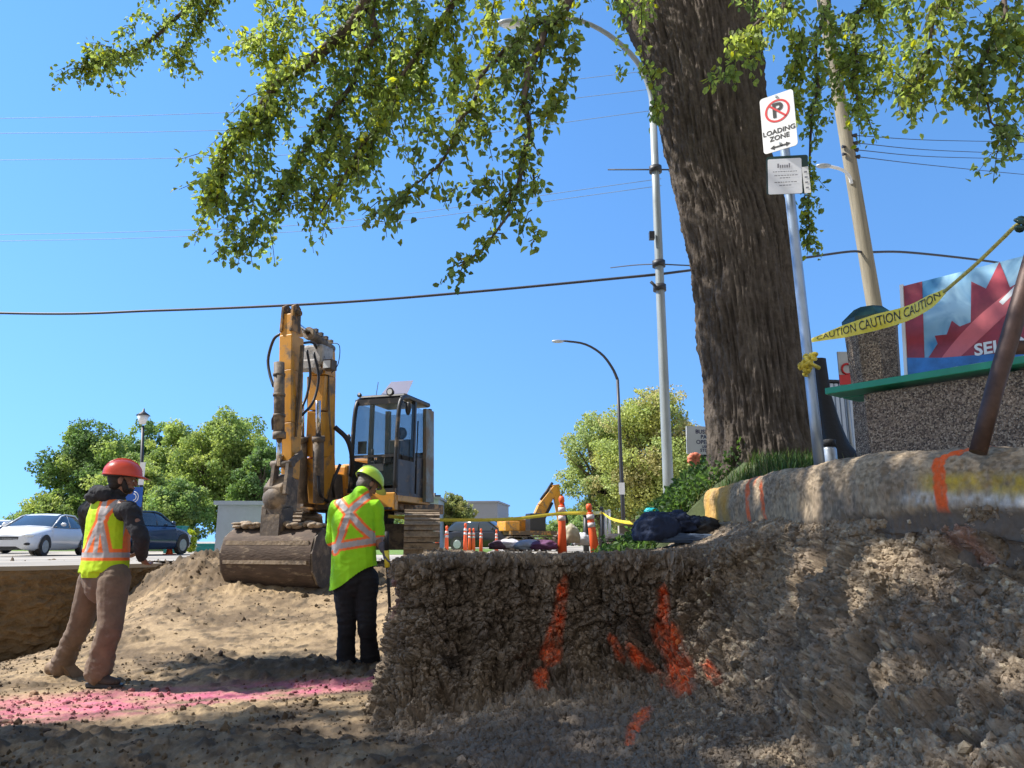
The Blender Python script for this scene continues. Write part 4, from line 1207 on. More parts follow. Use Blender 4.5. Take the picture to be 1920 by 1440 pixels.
bg_tree("young_tree", gp(848, 58), 4.4, 1.9, 1.7, "small round tree in front of the low grey building", "tree", [(0.14, 0.16, 0.06), (0.17, 0.17, 0.06)], 7000, 0.2, 208, low=0.15, sparse=0.3, trunk_r=0.1)
bg_tree("conical_shrub", gp(355, 36), 1.15, 0.38, 0.38, "bright lime shrub standing beside the teal bins", "shrub", [(0.24, 0.28, 0.04), (0.2, 0.25, 0.04)], 1800, 0.09, 209, low=0.0, trunk_r=0.04)
for i, (px, Y, h, w, l) in enumerate([(1075, 95, 5.2, 3.2, "far green tree right of the distant excavator"), (1105, 88, 4.2, 2.6, "far tree just behind the right delineator post"),
                                      (735, 90, 5.0, 3.5, "distant tree hidden partly by the excavator cab"), (950, 130, 5.0, 3.6, "tiny distant tree left of the distant excavator boom"), (1150, 60, 3.4, 1.8, "low far bush at the foot of the dark street lamp"),
                                      (1190, 46, 3.2, 1.9, "green bush between the dark street lamp and the galvanised pole"), (1300, 46, 3.4, 2.0, "green bush behind the white lettered sign"), (1040, 70, 2.4, 2.2, "squat bush behind the parked cars beyond the cones")]):
    bg_tree("distant_tree", gp(px, Y, -0.55), h, w, w, l, "tree", GL + GD, 3000, 0.3 if Y > 70 else 0.2, 220 + i, "small trees far down the street", low=0.02, trunk_r=0.12)
# ================================================================== BUILDINGS AND STREET
def shed(name, c, s, wallmat, roofmat, label, rot=0.0, win=(), door=None, group=None, overhang=0.15):
    t = empty(name, c, rot, label, "building", group)
    w, d, h = s
    m = MB(); m.box((0, 0, h / 2), (w, d, h)); m.build("wall", wallmat, t)
    m = MB(); m.box((0, 0, h + 0.08), (w + 2 * overhang, d + 2 * overhang, 0.16)); m.build("roof", roofmat, t)
    for (x, z, ww, hh) in win:
        m = MB(); m.box((x, -d / 2 - 0.02, z), (ww, 0.06, hh)); m.build("window", M['window'], t)
    if door:
        m = MB(); m.box((door, -d / 2 - 0.02, 1.05), (1.0, 0.06, 2.1)); m.build("door", M['blackdirty'], t)
    return t


shed("warehouse", gp(868, 80), (8.5, 9, 4.3), M['greybuilding'], M['greybuilding'], "long low grey clad building behind the small round tree", -0.12, [(x, 1.6, 1.0, 1.0) for x in (-3, -1, 1, 3)], 2.2)
shed("pale_house", gp(798, 55), (2.2, 5, 3.4), M['trailer'], M['greybuilding'], "narrow pale building with dark window right of the excavator cab", 0.0, [(0.2, 2.1, 0.5, 1.2)])
shed("trailer_office", gp(500, 34), (3.6, 3.2, 2.05), M['trailer'], M['trailer'], "pale grey site trailer between the trees and the excavator", 0.1, [(0.9, 1.3, 0.6, 0.5)])
shed("far_shop", gp(30, 75), (16, 8, 2.2), M['greybuilding'], M['white'], "low far building behind the parked cars at the left edge", 0, [(x, 1.2, 1.4, 0.8) for x in (-5, -2, 1, 4)])
shed("far_row_house", gp(985, 120), (16, 8, 2.9), M['trailer'], M['greybuilding'], "low white building far behind the distant excavator", 0, [(x, 1.3, 1.2, 0.9) for x in (-6, -3, 0, 3, 6)])
shed("brick_building", gp(1185, 58), (3.8, 4, 1.5), M['brick'], M['brick'], "low red brick building beyond the bushes", 0, [(0, .9, 0.8, 0.6)])
# white building at the right edge beyond the bench
wb = empty("white_building", at(1990, 850, 22), 0.0, "white building with a red brick base glimpsed under the bench at the right edge", "building")
m = MB(); m.box((0, 3, 1.05), (4.0, 6, 1.5)); m.build("wall", M['white'], wb)
m = MB(); m.box((0, 3, 0.0), (4.05, 6.06, 0.55)); m.build("brick_base", M['brick'], wb)
m = MB(); m.box((0, 3, 1.88), (4.3, 6.3, 0.16)); m.build("roof", M['galv'], wb)
m = MB(); m.box((0.6, -0.02, 1.1), (0.9, 0.06, 0.8)); m.build("window", M['window'], wb)
m = MB(); m.box((0, 3, -0.8), (4.05, 6.06, 1.1)); m.build("foundation", M['concrete'], wb)


# ---- utility poles and lamps
def straight(p0, p1, r0, r1, n=14, k=2):
    m = MB(); m.tube([Vector(p0).lerp(Vector(p1), i / (k - 1)) for i in range(k)], list(np.linspace(r0, r1, k)), n); return m


# galvanised street light (arm reaches left into the leaves)
b0 = at(1253, 915, 14); b0.z = -0.37
lt = empty("street_light", b0, 0, "tall galvanised street light left of the elm, its arm curving into the leaves", "street light")
p1 = at(1225, 230, 14)
straight(b0, p1, 0.105, 0.075, 16, 6).build("pole", M['galvpaint'], lt, offset=b0)
m = MB(); m.tube(spline([p1, at(1219, 170, 14), at(1190, 110, 13.9), at(1130, 58, 13.8), at(1060, 32, 13.7), at(985, 38, 13.6)], 22), list(np.linspace(0.07, 0.035, 22)), 10)
m.build("arm", M['galvpaint'], lt, offset=b0)
m = MB(); q = at(962, 44, 13.6); m.ell(q, (0.34, 0.14, 0.08), 14, 8); m.build("lamp_head", M['galv'], lt, offset=b0)
m = MB(); m.ell(q - Vector((0.05, 0, 0.05)), (0.20, 0.10, 0.06), 12, 6); m.build("lens", M['lamp'], lt, offset=b0)
for py in (318, 495, 540):
    m = MB(); q = at(1229 + (py - 318) * 0.035, py, 14); m.tube([q + Vector((0, 0, -.06)), q + Vector((0, 0, .06))], 0.13, 14); m.build('bracket', M['darkpole'], lt, offset=b0)
m = MB(); q = at(1222, 442, 13.9); m.box(q, (0.10, 0.10, 0.16)); m.build('control_box', M['darkpole'], lt, offset=b0)
m = MB(); a = at(1220, 528, 13.9); m.tube([a, at(1238, 545, 13.95)], 0.03, 8); m.build("hook", M['darkpole'], lt, offset=b0)

# dark curved lamp farther down the street
b1 = gp(1171, 29, -0.5)
l2 = empty("street_lamp", b1, 0, "dark curved street lamp down the street, in front of the yellow green tree", "street lamp")
pk = at(1158, 712, 29)
straight(b1, pk, 0.085, 0.06, 10, 4).build("pole", M['darkpole'], l2, offset=b1)
m = MB(); m.tube(spline([pk, at(1148, 690, 29), at(1128, 664, 28.9), at(1096, 645, 28.8), at(1056, 639, 28.6)], 16), list(np.linspace(0.06, 0.04, 16)), 8); m.build("arm", M['darkpole'], l2, offset=b1)
m = MB(); m.ell(at(1046, 640, 28.6), (0.26, 0.1, 0.07), 12, 6); m.build("lamp_head", M['galv'], l2, offset=b1)
m = MB(); q = at(1166, 916, 28.8); m.box(q, (0.22, 0.02, 0.45)); m.build("notice", M['white'], l2, offset=b1)

# old style lamp on the left
b2 = gp(262, 24, -0.47)
l3 = empty("heritage_lamp", b2, 0, "old style black lamp with glass lantern and white banner behind the left worker", "street lamp")
tp = at(268, 798, 24)
straight(b2, tp, 0.075, 0.045, 10, 3).build("pole", M['darkpole'], l3, offset=b2)
m = MB(); q = at(268, 785, 24); m.tube([q + Vector((0, 0, -.18)), q + Vector((0, 0, .10))], [0.09, 0.20], 8); m.build("lantern", M['lamp'], l3, offset=b2)
m = MB(); m.tube([q + Vector((0, 0, .10)), q + Vector((0, 0, .18)), q + Vector((0, 0, .24)), q + Vector((0, 0, .34))], [0.23, 0.12, 0.04, 0.02], 8); m.build("cap", M['darkpole'], l3, offset=b2)
m = MB(); q = at(266, 888, 23.9); m.box(q, (0.16, 0.03, 0.72)); m.build("banner", M['white'], l3, offset=b2)
m = MB(); q = at(250, 932, 23.8); m.box(q, (0.55, 0.03, 0.62)); sb = m.build("parking_sign", pm("sign blue", (0.01, 0.09, 0.42), 0.5), l3, offset=b2)
m = MB()
for r in (0.10, 0.17):
    pts = [q + Vector((r * math.cos(a), -0.022, r * math.sin(a))) for a in np.linspace(-1.4, 1.4, 12)]
    m.tube(pts, 0.014, 5)
m.build("mark", M['white'], sb, offset=b2)

# wooden utility pole
b3 = at(1652, 700, 15); b3.z = 0.3
dirp = at(1563, 120, 15) - at(1637, 560, 15)
k0 = at(1637, 560, 15)
base = k0 + dirp * ((0.3 - k0.z) / dirp.z); topp = k0 + dirp * 1.45
up_ = empty("utility_pole", base, 0, "leaning weathered wooden utility pole right of the elm", "utility pole")
straight(base, topp, 0.165, 0.125, 14, 8).build("pole", M['wood'], up_, offset=base)
m = MB(); c0 = at(1598, 335, 14.95)
m.tube(spline([at(1597, 345, 14.9), at(1592, 330, 14.85), at(1578, 318, 14.8), at(1552, 311, 14.7)], 12), 0.035, 8)
m.build("lamp_arm", M['white'], up_, offset=base)
m = MB(); m.ell(at(1544, 311, 14.7), (0.17, .08, .05), 12, 6); m.build("lamp_head", M['galv'], up_, offset=base)
for (px, py) in ((1603, 254), (1605, 268), (1606, 281), (1609, 294)):
    m = MB(); q = at(px, py, 14.9); m.tube([q + Vector((-.08, 0, 0)), q, q + Vector((.03, 0, 0))], [0.02, 0.045, 0.05], 10); m.build("insulator", M['darkpole'], up_, offset=base)
for (px, py) in ((1579, 275), (1580, 289)):
    m = MB(); q = at(px, py, 14.9); m.tube([q, q + Vector((.08, 0, 0))], [0.04, 0.02], 10); m.build("insulator", M['darkpole'], up_, offset=base)
m = MB(); m.tube([topp + Vector((-.9, 0, -.5)), topp + Vector((.9, 0, -.5))], 0.05, 8); m.build("crossarm", M['wood'], up_, offset=base)


def wire(name, pts, r, mat, label, cat="cable", group=None, n=40):
    m = MB(); m.tube(spline(pts, n), r, 6)
    o = m.build(name, mat)
    return tag(o, label, cat, group)


wire("overhead_cable", [at(-700, 560, 17), at(0, 587, 16), at(300, 582, 15.5), at(620, 568, 15), at(900, 546, 14.6), at(1238, 514, 14.0)], 0.028, M['wire'], "thick black overhead cable sagging across the sky above the excavator to the galvanised pole", n=60)
wire("overhead_cable", [at(1238, 514, 14.0), at(1350, 500, 14.2), at(1480, 487, 14.4), at(1590, 472, 14.8), at(1625, 473, 15.0), at(1700, 473, 15.5), at(1840, 488, 16.5), at(1950, 505, 17.5)], 0.026, M['wire'], "overhead cable running right from behind the elm past the wooden pole", n=60)
wire("span_wire", [at(1232, 495, 14.0), at(1190, 497, 15), at(1145, 502, 17)], 0.014, M['wire'], "short thin span wire left of the galvanised pole, at the middle bracket", group="span wires at the galvanised pole", n=10)
wire("span_wire", [at(1232, 495, 14.0), at(1300, 498, 14.5), at(1400, 500, 15)], 0.014, M['wire'], "thin span wire running from the middle bracket behind the elm", group="span wires at the galvanised pole", n=10)
wire("span_wire", [at(1345, 319, 14.1), at(1229, 318, 14.0), at(1140, 318, 14.6)], 0.016, M['wire'], "thin level span wire through the upper bracket of the galvanised pole", group="span wires at the galvanised pole", n=12)
wl_lab = ["faint power line highest in the left sky", "second faint power line from the top in the left sky", "third faint power line down in the left sky", "faint power line second from the bottom in the left sky", "lowest faint power line in the left sky"]
for (y0, ym, y1), lab in zip(((222, 205, 130), (250, 240, 165), (300, 290, 205), (440, 422, 335), (452, 434, 348)), wl_lab):
    wire("power_line", [at(-400, y0 + 8, 52), at(0, y0, 50), at(300, (y0 + ym) / 2 + 2, 48), at(650, ym - 8, 46), at(1240, y1, 42)], 0.020, M['farwire'], lab, "power line", "faint power lines across the left sky", 30)
rl = ["highest thin wire right of the wooden pole", "second thin wire right of the wooden pole", "third thin wire right of the wooden pole", "lowest thin wire right of the wooden pole"]
for (y0, y1), (px, py), lab in zip(((254, 268), (270, 290), (284, 300), (292, 328)), ((1603, 254), (1605, 268), (1606, 281), (1609, 294)), rl):
    wire("service_wire", [at(px, py, 14.9), at(1740, y0 + (y1 - y0) * .4 + 3, 18), at(1930, y1, 22), at(2100, y1 + 14, 26)], 0.010, M['wire'], lab, "power line", "thin wires right of the wooden pole", 20)

# ---- sign post on the kerb with two plates
b4 = at(1536, 866, 5.0); b4.z = 0.47
sg = empty("sign_post", b4, 0, "galvanised post with a no parking loading zone sign and paper notice before the elm", "sign")
ptop = at(1462, 195, 5.0)
straight(at(1537, 872, 5.0), ptop, 0.036, 0.034, 16, 8).build("post", pm("sign post steel", (0.36, 0.44, 0.54), 0.4, 0.55, 0.16, 20, stretch=(1, 1, .3)), sg, offset=b4)


def plate(name, c00, c10, c11, c01, mat, parent, off, thick=0.006, rnd=0.10, nseg=5):
    """rounded plate through four corner points bl, br, tr, tl -> object, frame (origin, ax, ay, normal)"""
    c00, c10, c11, c01 = map(Vector, (c00, c10, c11, c01))
    o = (c00 + c10 + c11 + c01) / 4
    ax = ((c10 + c11) - (c00 + c01)) / 2; ay = ((c11 + c01) - (c10 + c00)) / 2
    W, H = ax.length, ay.length
    axn = ax.normalized(); ayn = (ay - axn * ay.dot(axn)).normalized()
    r = rnd * min(W, H)
    poly = []
    for cx, cy, a0 in ((W / 2 - r, -H / 2 + r, -PI / 2), (W / 2 - r, H / 2 - r, 0), (-W / 2 + r, H / 2 - r, PI / 2), (-W / 2 + r, -H / 2 + r, PI)):
        for k in range(nseg + 1):
            a = a0 + PI / 2 * k / nseg
            poly.append((cx + r * math.cos(a), cy + r * math.sin(a)))
    m = MB(); m.prism(poly, o, axn, ayn, thick)
    ob = m.build(name, mat, parent, offset=off)
    nrm = axn.cross(ayn).normalized()
    if nrm.y > 0: nrm = -nrm
    return ob, o, axn, ayn, nrm, W, H


def vplate(cl, cr, py_top, py_bot, Yl, Yr):
    """vertical plate: left/right x pixels, centre height from pixels at the left edge"""
    pass


zt = at(1424, 188, 4.92).z; zb = at(1437, 290, 4.92).z
XL = at(1430, 240, 4.92); XR = at(1491, 222, 4.78)
lx, rx_ = XL, XR
S1 = plate("no_parking_plate", (lx.x, lx.y, zb), (rx_.x + .01, rx_.y, zb), (rx_.x - .005, rx_.y, zt), (lx.x - .012, lx.y, zt), M['white'], sg, b4)
ob, o, ax, ay, nr_, W, H = S1
n_ = nr_ * 0.005
m = MB()
cc_ = o + ay * H * 0.20 + n_
R = W * 0.37
ring = []
for k in range(40):
    a = 2 * PI * k / 40
    ring.append([cc_ + (ax * math.cos(a) + ay * math.sin(a)) * R, cc_ + (ax * math.cos(a) + ay * math.sin(a)) * R * 0.83])
ring.append(ring[0]); m.quadstrip(ring, smooth=False)
a = math.radians(135)
dd = ax * math.cos(a) + ay * math.sin(a); pp = ax * math.cos(a + PI / 2) + ay * math.sin(a + PI / 2)
q = cc_ + nr_ * 0.002
m.add([q + dd * R * .9 + pp * R * .075, q + dd * R * .9 - pp * R * .075, q - dd * R * .9 - pp * R * .075, q - dd * R * .9 + pp * R * .075], [(0, 1, 2, 3)])
m.build("prohibition_ring", M['red'], ob, offset=b4)
m = MB(); add_text(m, "P", R * 1.75, cc_ + nr_ * 0.001, ax, ay, 0.004); m.build("letter", M['inkblack'], ob, offset=b4); m = MB()
add_text(m, "LOADING", W * 0.215, o - ay * H * 0.16 + n_, ax, ay, 0.0012)
add_text(m, "ZONE", W * 0.215, o - ay * H * 0.275 + n_, ax, ay, 0.0012)
m.build('lettering', M['inkblack'], ob, offset=b4); m = MB()
# double headed arrow at the foot of the plate
q = o - ay * H * 0.43 + n_
m.add([q - ax * W * .18 + ay * .006, q - ax * W * .18 - ay * .006, q + ax * W * .18 - ay * .006, q + ax * W * .18 + ay * .006], [(0, 1, 2, 3)])
for s_ in (-1, 1):
    m.add([q + ax * W * .30 * s_, q + ax * W * .17 * s_ + ay * .018, q + ax * W * .17 * s_ - ay * .018], [(0, 1, 2)])
m.build("arrow", M['inkblack'], ob, offset=b4)
m = MB()
for yy in (0.46, -0.385):
    m.tube([o + ay * H * yy + nr_ * .003, o + ay * H * yy + nr_ * .012], 0.009, 8)
m.build("bolt", M['galv'], ob, offset=b4)

S2 = plate("notice_board", at(1438, 367, 4.90), at(1517, 360, 4.84), at(1514, 292, 4.84), at(1437, 293, 4.90), M['darkgreen'], sg, b4, 0.008, 0.06)
ob2 = S2[0]
S3 = plate("notice_paper", at(1441, 366, 4.885), at(1505, 361, 4.84), at(1502, 297, 4.84), at(1439, 298, 4.885), M['paper'], ob2, b4, 0.002, 0.05)
ob3, o, ax, ay, nr_, W, H = S3
m = MB()
def bar(cx, cy, w, h):
    q = o + ax * W * cx + ay * H * cy + nr_ * 0.003
    m.add([q - ax * W * w / 2 - ay * H * h / 2, q + ax * W * w / 2 - ay * H * h / 2, q + ax * W * w / 2 + ay * H * h / 2, q - ax * W * w / 2 + ay * H * h / 2], [(0, 1, 2, 3)])
rr_ = random.Random(3)
x_ = -0.19
for w_, h_ in ((.06, .12), (.05, .08), (.055, .08), (.05, .08), (.06, .08), (.05, .12)):
    bar(x_, 0.30 - (0.12 - h_) / 2, w_ * .8, h_); x_ += .066
for row, (wd) in zip((0.13, 0.02, -0.05, -0.17, -0.26), (.70, .62, .3, .62, .34)):
    x_ = -wd / 2
    while x_ < wd / 2:
        w_ = rr_.uniform(.03, .09); bar(x_ + w_ / 2, row, w_, .022); x_ += w_ + .02
m.build("print", M['inkgrey'], ob3, offset=b4)
S4 = plate("side_notice", at(1507, 363, 4.83), at(1519, 361, 4.82), at(1517, 312, 4.82), at(1505, 313, 4.83), M['white'], ob2, b4, 0.002, 0.02)
m = MB(); o, ax, ay, nr_, W, H = S4[1:]
for row in (0.3, 0.1, -0.1, -0.3): bar(0, row, .45, .06)
m.build("print", M['inkgrey'], S4[0], offset=b4)

# white lettered sign behind the trunk
b5 = at(1322, 905, 9.5); b5.z = 0.2
ws = empty("business_sign", b5, 0, "white sign board with dark blue lettering half hidden behind the elm trunk", "sign")
m = MB(); m.box(at(1323, 880, 9.5), (0.05, 0.05, 0.75)); m.build("post", M['black'], ws, offset=b5)
S5 = plate("board", at(1288, 850, 9.45), at(1364, 855, 9.5), at(1362, 800, 9.5), at(1286, 800, 9.45), M['white'], ws, b5, 0.02, 0.03)
ob, o, ax, ay, nr_, W, H = S5
m = MB()
for s_, yy, sz in (("BUSINESS", .30, .20), ("PARK", .12, .19), ("OPEN AS", -.07, .20), ("USUAL", -.23, .13), ("STORES", -.36, .15)):
    m = MB(); add_text(m, s_, H * sz, o + ay * H * yy + nr_ * 0.013, ax, ay, 0.0015); m.build('text_line', M['inkblue'], ob, offset=b5)
# orange ribbon flower beneath it
b6 = at(1303, 905, 8.9)
fl = MB(); q = at(1303, 862, 8.9)
for k in range(9):
    a = 2 * PI * k / 9; d = Vector((math.cos(a), -0.3, math.sin(a)))
    fl.ell(q + d * 0.05, (0.05, 0.03, 0.04), 8, 5)
fw = empty("marker_flag", b6, 0, "faded orange plastic flagging bunched on a stake in the grass under the white lettered sign", "flag")
fl.build("flagging", pm("faded orange", (0.75, 0.22, 0.12), 0.6), fw, offset=b6)
m = MB(); m.tube([b6, q], 0.012, 6); m.build("stake", M['wood'], fw, offset=b6)

# ---- bench with advertising panel
BD = Vector((0.63, -0.777, 0)).normalized(); BP = Vector((0.777, 0.63, 0)).normalized()
BO = Vector((1.92, 4.50, 0.0)); GZ = 0.455; SZ = 0.885
ang_b = math.atan2(BD.y, BD.x)


def bpt(s, p, z): return BO + BD * s + BP * p + Vector((0, 0, z))


RB = Matrix.Rotation(ang_b, 3, 'Z')
bb_ = bpt(1.0, 0.2, GZ)
bn = empty("bench", bb_, 0, "concrete bench with green planks and an advertising panel showing a red maple leaf", "bench")
for (s, lab) in ((0.66, None), (2.7, None)):
    m = MB(); m.box(bpt(s, 0.22, (GZ + SZ) / 2 - 0.05), (0.92 if s < 1 else 0.5, 0.30, SZ - GZ + 0.06), RB)
    m.build("concrete_support", M['aggregate'], bn, offset=bb_, bevel=0.012)
m = MB(); m.box(bpt(1.5, 0.10, SZ + 0.018), (3.0, 0.19, 0.04), RB); m.build("plank", M['green'], bn, offset=bb_, bevel=0.004)
m = MB(); m.box(bpt(1.5, 0.32, SZ + 0.018), (3.0, 0.20, 0.04), RB); m.build("plank", M['green'], bn, offset=bb_, bevel=0.004)
# panel, leaning back slightly
PB = bpt(0.31, 0.44, SZ + 0.05); lean = Vector((0, 0, 1)) + BP * 0.13; lean.normalize()
PW, PH = 2.3, 0.68
pc = PB + BD * PW / 2 + lean * PH / 2
pn = BD.cross(lean).normalized()
if pn.y > 0: pn = -pn
m_art, nt, bb2 = node_mat("panel sky blue")
_t = nt.nodes.new("ShaderNodeTexCoord"); _n = nt.nodes.new("ShaderNodeTexNoise"); _n.inputs['Scale'].default_value = 3.2; _n.inputs['Detail'].default_value = 3; _n.inputs['Distortion'].default_value = 1.2
_r = nt.nodes.new("ShaderNodeValToRGB"); _r.color_ramp.elements[0].color = (0.05, 0.22, 0.42, 1); _r.color_ramp.elements[1].color = (0.42, 0.66, 0.80, 1)
_r.color_ramp.elements[0].position = 0.36; _r.color_ramp.elements[1].position = 0.6
nt.links.new(_t.outputs['Object'], _n.inputs['Vector']); nt.links.new(_n.outputs['Fac'], _r.inputs[0]); nt.links.new(_r.outputs[0], bb2.inputs['Base Color']); bb2.inputs['Roughness'].default_value = 0.25
M['artred'] = pm("panel red", (0.34, 0.035, 0.05), 0.3, 0, 0.55, 3.0)
M['artpink'] = pm("panel light red", (0.60, 0.13, 0.14), 0.3, 0, 0.2, 4.0)
M['artblue'] = pm("panel deep blue", (0.03, 0.17, 0.45), 0.3, 0, 0.5, 4.0)
m = MB(); m.prism([(0, 0), (PW, 0), (PW, PH), (0, PH)], PB, BD, lean, 0.012)
panel = m.build("advert_panel", m_art, bn, offset=bb_)


def art(name, poly, mat, lift, sub=panel):
    m = MB(); m.prism([(x * PH, y * PH) for x, y in poly], PB + pn * (0.008 + lift), BD, lean, 0.001)
    return m.build(name, mat, sub, offset=bb_)


art("red_band", [(0.0, 0.25), (0.16, 0.22), (0.18, 1.0), (0.01, 1.0)], M['artred'], 0.000)
leafp = [(0.50, 0.12), (0.56, 0.32), (0.53, 0.36), (0.63, 0.47), (0.60, 0.55), (0.76, 0.50), (0.80, 0.62), (0.80, 0.90), (0.90, 0.80), (1.00, 0.96), (1.08, 0.72), (1.26, 0.84), (1.3, 0.60), (1.42, 0.52), (1.62, 0.45), (1.70, 0.28), (1.40, 0.10)]
leafp = [(0.42, 0.22), (0.52, 0.36), (0.50, 0.44), (0.60, 0.43), (0.65, 0.55), (0.71, 0.48), (0.80, 0.50), (0.83, 0.88), (0.94, 0.78), (1.06, 1.0), (1.12, 0.74), (1.26, 0.80), (1.36, 0.62), (1.62, 0.62), (1.72, 0.40), (1.60, 0.20), (1.1, 0.14)]
leafp = [(.26 + (x - .5) * 1.0, y) for x, y in leafp]
art("maple_leaf", leafp, M['artred'], 0.0015)
sw = [(0.56, 0.18)] + [(0.56 + 0.95 * t, 0.18 + 0.62 * t ** 0.85 + 0.06 * math.sin(PI * t)) for t in np.linspace(0.05, 1, 12)] + [(0.72 + 0.80 * t, 0.17 + 0.56 * t ** 1.05) for t in np.linspace(1, 0.0, 12)]
sw = [(.28 + (x - .56) * .85, y) for x, y in sw]
sw2 = [(0.72 + 0.8 * t, 0.30 + 0.6 * t) for t in np.linspace(0.55, 1.0, 6)] + [(0.75 + 0.8 * t, 0.265 + 0.6 * t) for t in np.linspace(1.0, 0.55, 6)]
sw2 = [(.28 + (x - .56) * .85, y) for x, y in sw2]
art("ribbon_swoosh", sw, M['artpink'], 0.003)
art("swoosh_highlight", sw2, M['white'], 0.0045)
art("blue_foot", [(0, 0), (3.8, 0), (3.8, 0.15), (1.2, 0.13), (0.75, 0.17), (0.3, 0.22), (0, 0.28)], M['artblue'], 0.006)
m = MB(); add_text(m, "SELLING", 0.10, PB + BD * 0.575 + lean * 0.155 + pn * 0.017, BD, lean, 0.003); m.build("lettering", M['white'], panel, offset=bb_)
m = MB(); m.prism([(-.012, -.01), (.008, -.01), (.008, PH + .01), (-.012, PH + .01)], PB + pn * .004, BD, lean, 0.03); m.build("edge_strip", M['white'], bn, offset=bb_)
m = MB()
for s in (0.55, 1.7): m.beam(PB + BD * s + BP * .05 + Vector((0, 0, -.1)), PB + BD * s + BP * .05 + lean * PH * .8, 0.05, 0.03, side=BD)
m.build("back_bracket", M['black'], bn, offset=bb_)

# litter bin behind the bench
lb = bpt(0.06, 0.74, GZ) + Vector((0.10, 0.12, 0))
bn2 = empty("litter_bin", lb, 0, "exposed aggregate litter bin with a dark green lid behind the bench", "litter bin")
c1_ = at(1641, 700, lb.y)
m = MB()
w0 = 0.145
pts_ = []
for z, w in ((0.0, 0.155), (0.1, 0.16), (0.65, 0.150), (0.92, 0.160), (1.02, 0.165)):
    row = []
    for k in range(8):
        a = 2 * PI * k / 8 + PI / 8 + 0.2
        row.append((c1_.x - lb.x + w * math.cos(a) / math.cos(PI / 8), w * math.sin(a) / math.cos(PI / 8), z))
    row.append(row[0]); pts_.append(row)
m.quadstrip(pts_, smooth=False)
m.build("body", M['aggregate'], bn2)
m = MB(); cx = c1_.x - lb.x
vs = []
for z, w in ((1.02, 0.172), (1.06, 0.172), (1.145, 0.09)):
    row = [(cx + w * math.cos(2 * PI * k / 8 + PI / 8 + .2) / math.cos(PI / 8), w * math.sin(2 * PI * k / 8 + PI / 8 + .2) / math.cos(PI / 8), z) for k in range(8)]
    row.append(row[0]); vs.append(row)
m.quadstrip(vs, smooth=False); m.add([vs[2][k] for k in range(8)], [tuple(range(8))])
m.build("lid", M['darkgreen'], bn2)

# rusty pipe frame at the right edge
r0 = at(1832, 836, 3.32); r0.z -= 0.03
pf = empty("pipe_frame", r0, 0, "rusty brown pipe leaning across the bench at the right edge", "pipe")
m = MB(); m.tube([r0, at(1866, 725, 3.32), at(1893, 635, 3.32), at(1932, 500, 3.32), at(2010, 230, 3.32)], [0.036, 0.038, 0.04, 0.04, 0.04], 18); m.build("leaning_pipe", M['rust'], pf, offset=r0)
m = MB(); m.tube([at(1893, 652, 3.34), at(1960, 650, 3.5), at(2150, 645, 4.0)], [0.033] * 3, 16); m.build("cross_pipe", M['rust'], pf, offset=r0)
m = MB(); m.tube([at(2150, 830, 4.0), at(2150, 500, 4.0), at(2010, 232, 3.32)], [0.036] * 3, 16); m.build("rear_pipe", M['rust'], pf, offset=r0)

# caution tapes
def ribbon(name, pts, widths, ups, mat, n=60):
    """returns rows (list of edge pairs) and a builder"""
    P = spline(pts, n); W = np.interp(np.linspace(0, 1, n), np.linspace(0, 1, len(widths)), widths)
    U = catmull([tuple(u) for u in ups], n)
    rows = []
    for i in range(n):
        d = (P[min(n - 1, i + 1)] - P[max(0, i - 1)]).normalized(); u = Vector(U[i]); u = (u - d * u.dot(d)).normalized()
        rows.append((P[i] - u * W[i] / 2, P[i] + u * W[i] / 2, d, u, P[i], W[i]))
    return rows


def ribbon_obj(name, rows, mat, parent, off, thick=0.0006):
    m = MB(); m.quadstrip([[r[0], (r[0] + r[1]) / 2 + r[2].cross(r[3]) * 0.12 * r[5], r[1]] for r in rows]); m.quadstrip([[r[1] + r[2].cross(r[3]) * thick, r[0] + r[2].cross(r[3]) * thick] for r in rows])
    return m.build(name, mat, parent, offset=off)


def ribbon_text(rows, text, size, t0, t1, mb, lift=0.002):
    V, Fc = text_arrays(text, size, 0.0)
    if not V: return
    L = [0.0]
    for i in range(1, len(rows)): L.append(L[-1] + (rows[i][4] - rows[i - 1][4]).length)
    s0, s1 = L[-1] * t0, L[-1] * t1
    xs = [v.x for v in V]; mn, mx = min(xs), max(xs)
    out = []
    for v in V:
        s = s0 + (v.x - mn) / (mx - mn) * (s1 - s0)
        i = min(len(L) - 2, max(0, int(np.searchsorted(L, s) - 1))); f = (s - L[i]) / (L[i + 1] - L[i] + 1e-9)
        p = rows[i][4].lerp(rows[i + 1][4], f); u = rows[i][3]; d = rows[i][2]
        nn = d.cross(u)
        if nn.y > 0: nn = -nn
        out.append(p + u * v.y / size * rows[i][5] * 0.9 + nn * (lift + 0.10 * rows[i][5]))
    mb.add(out, Fc)


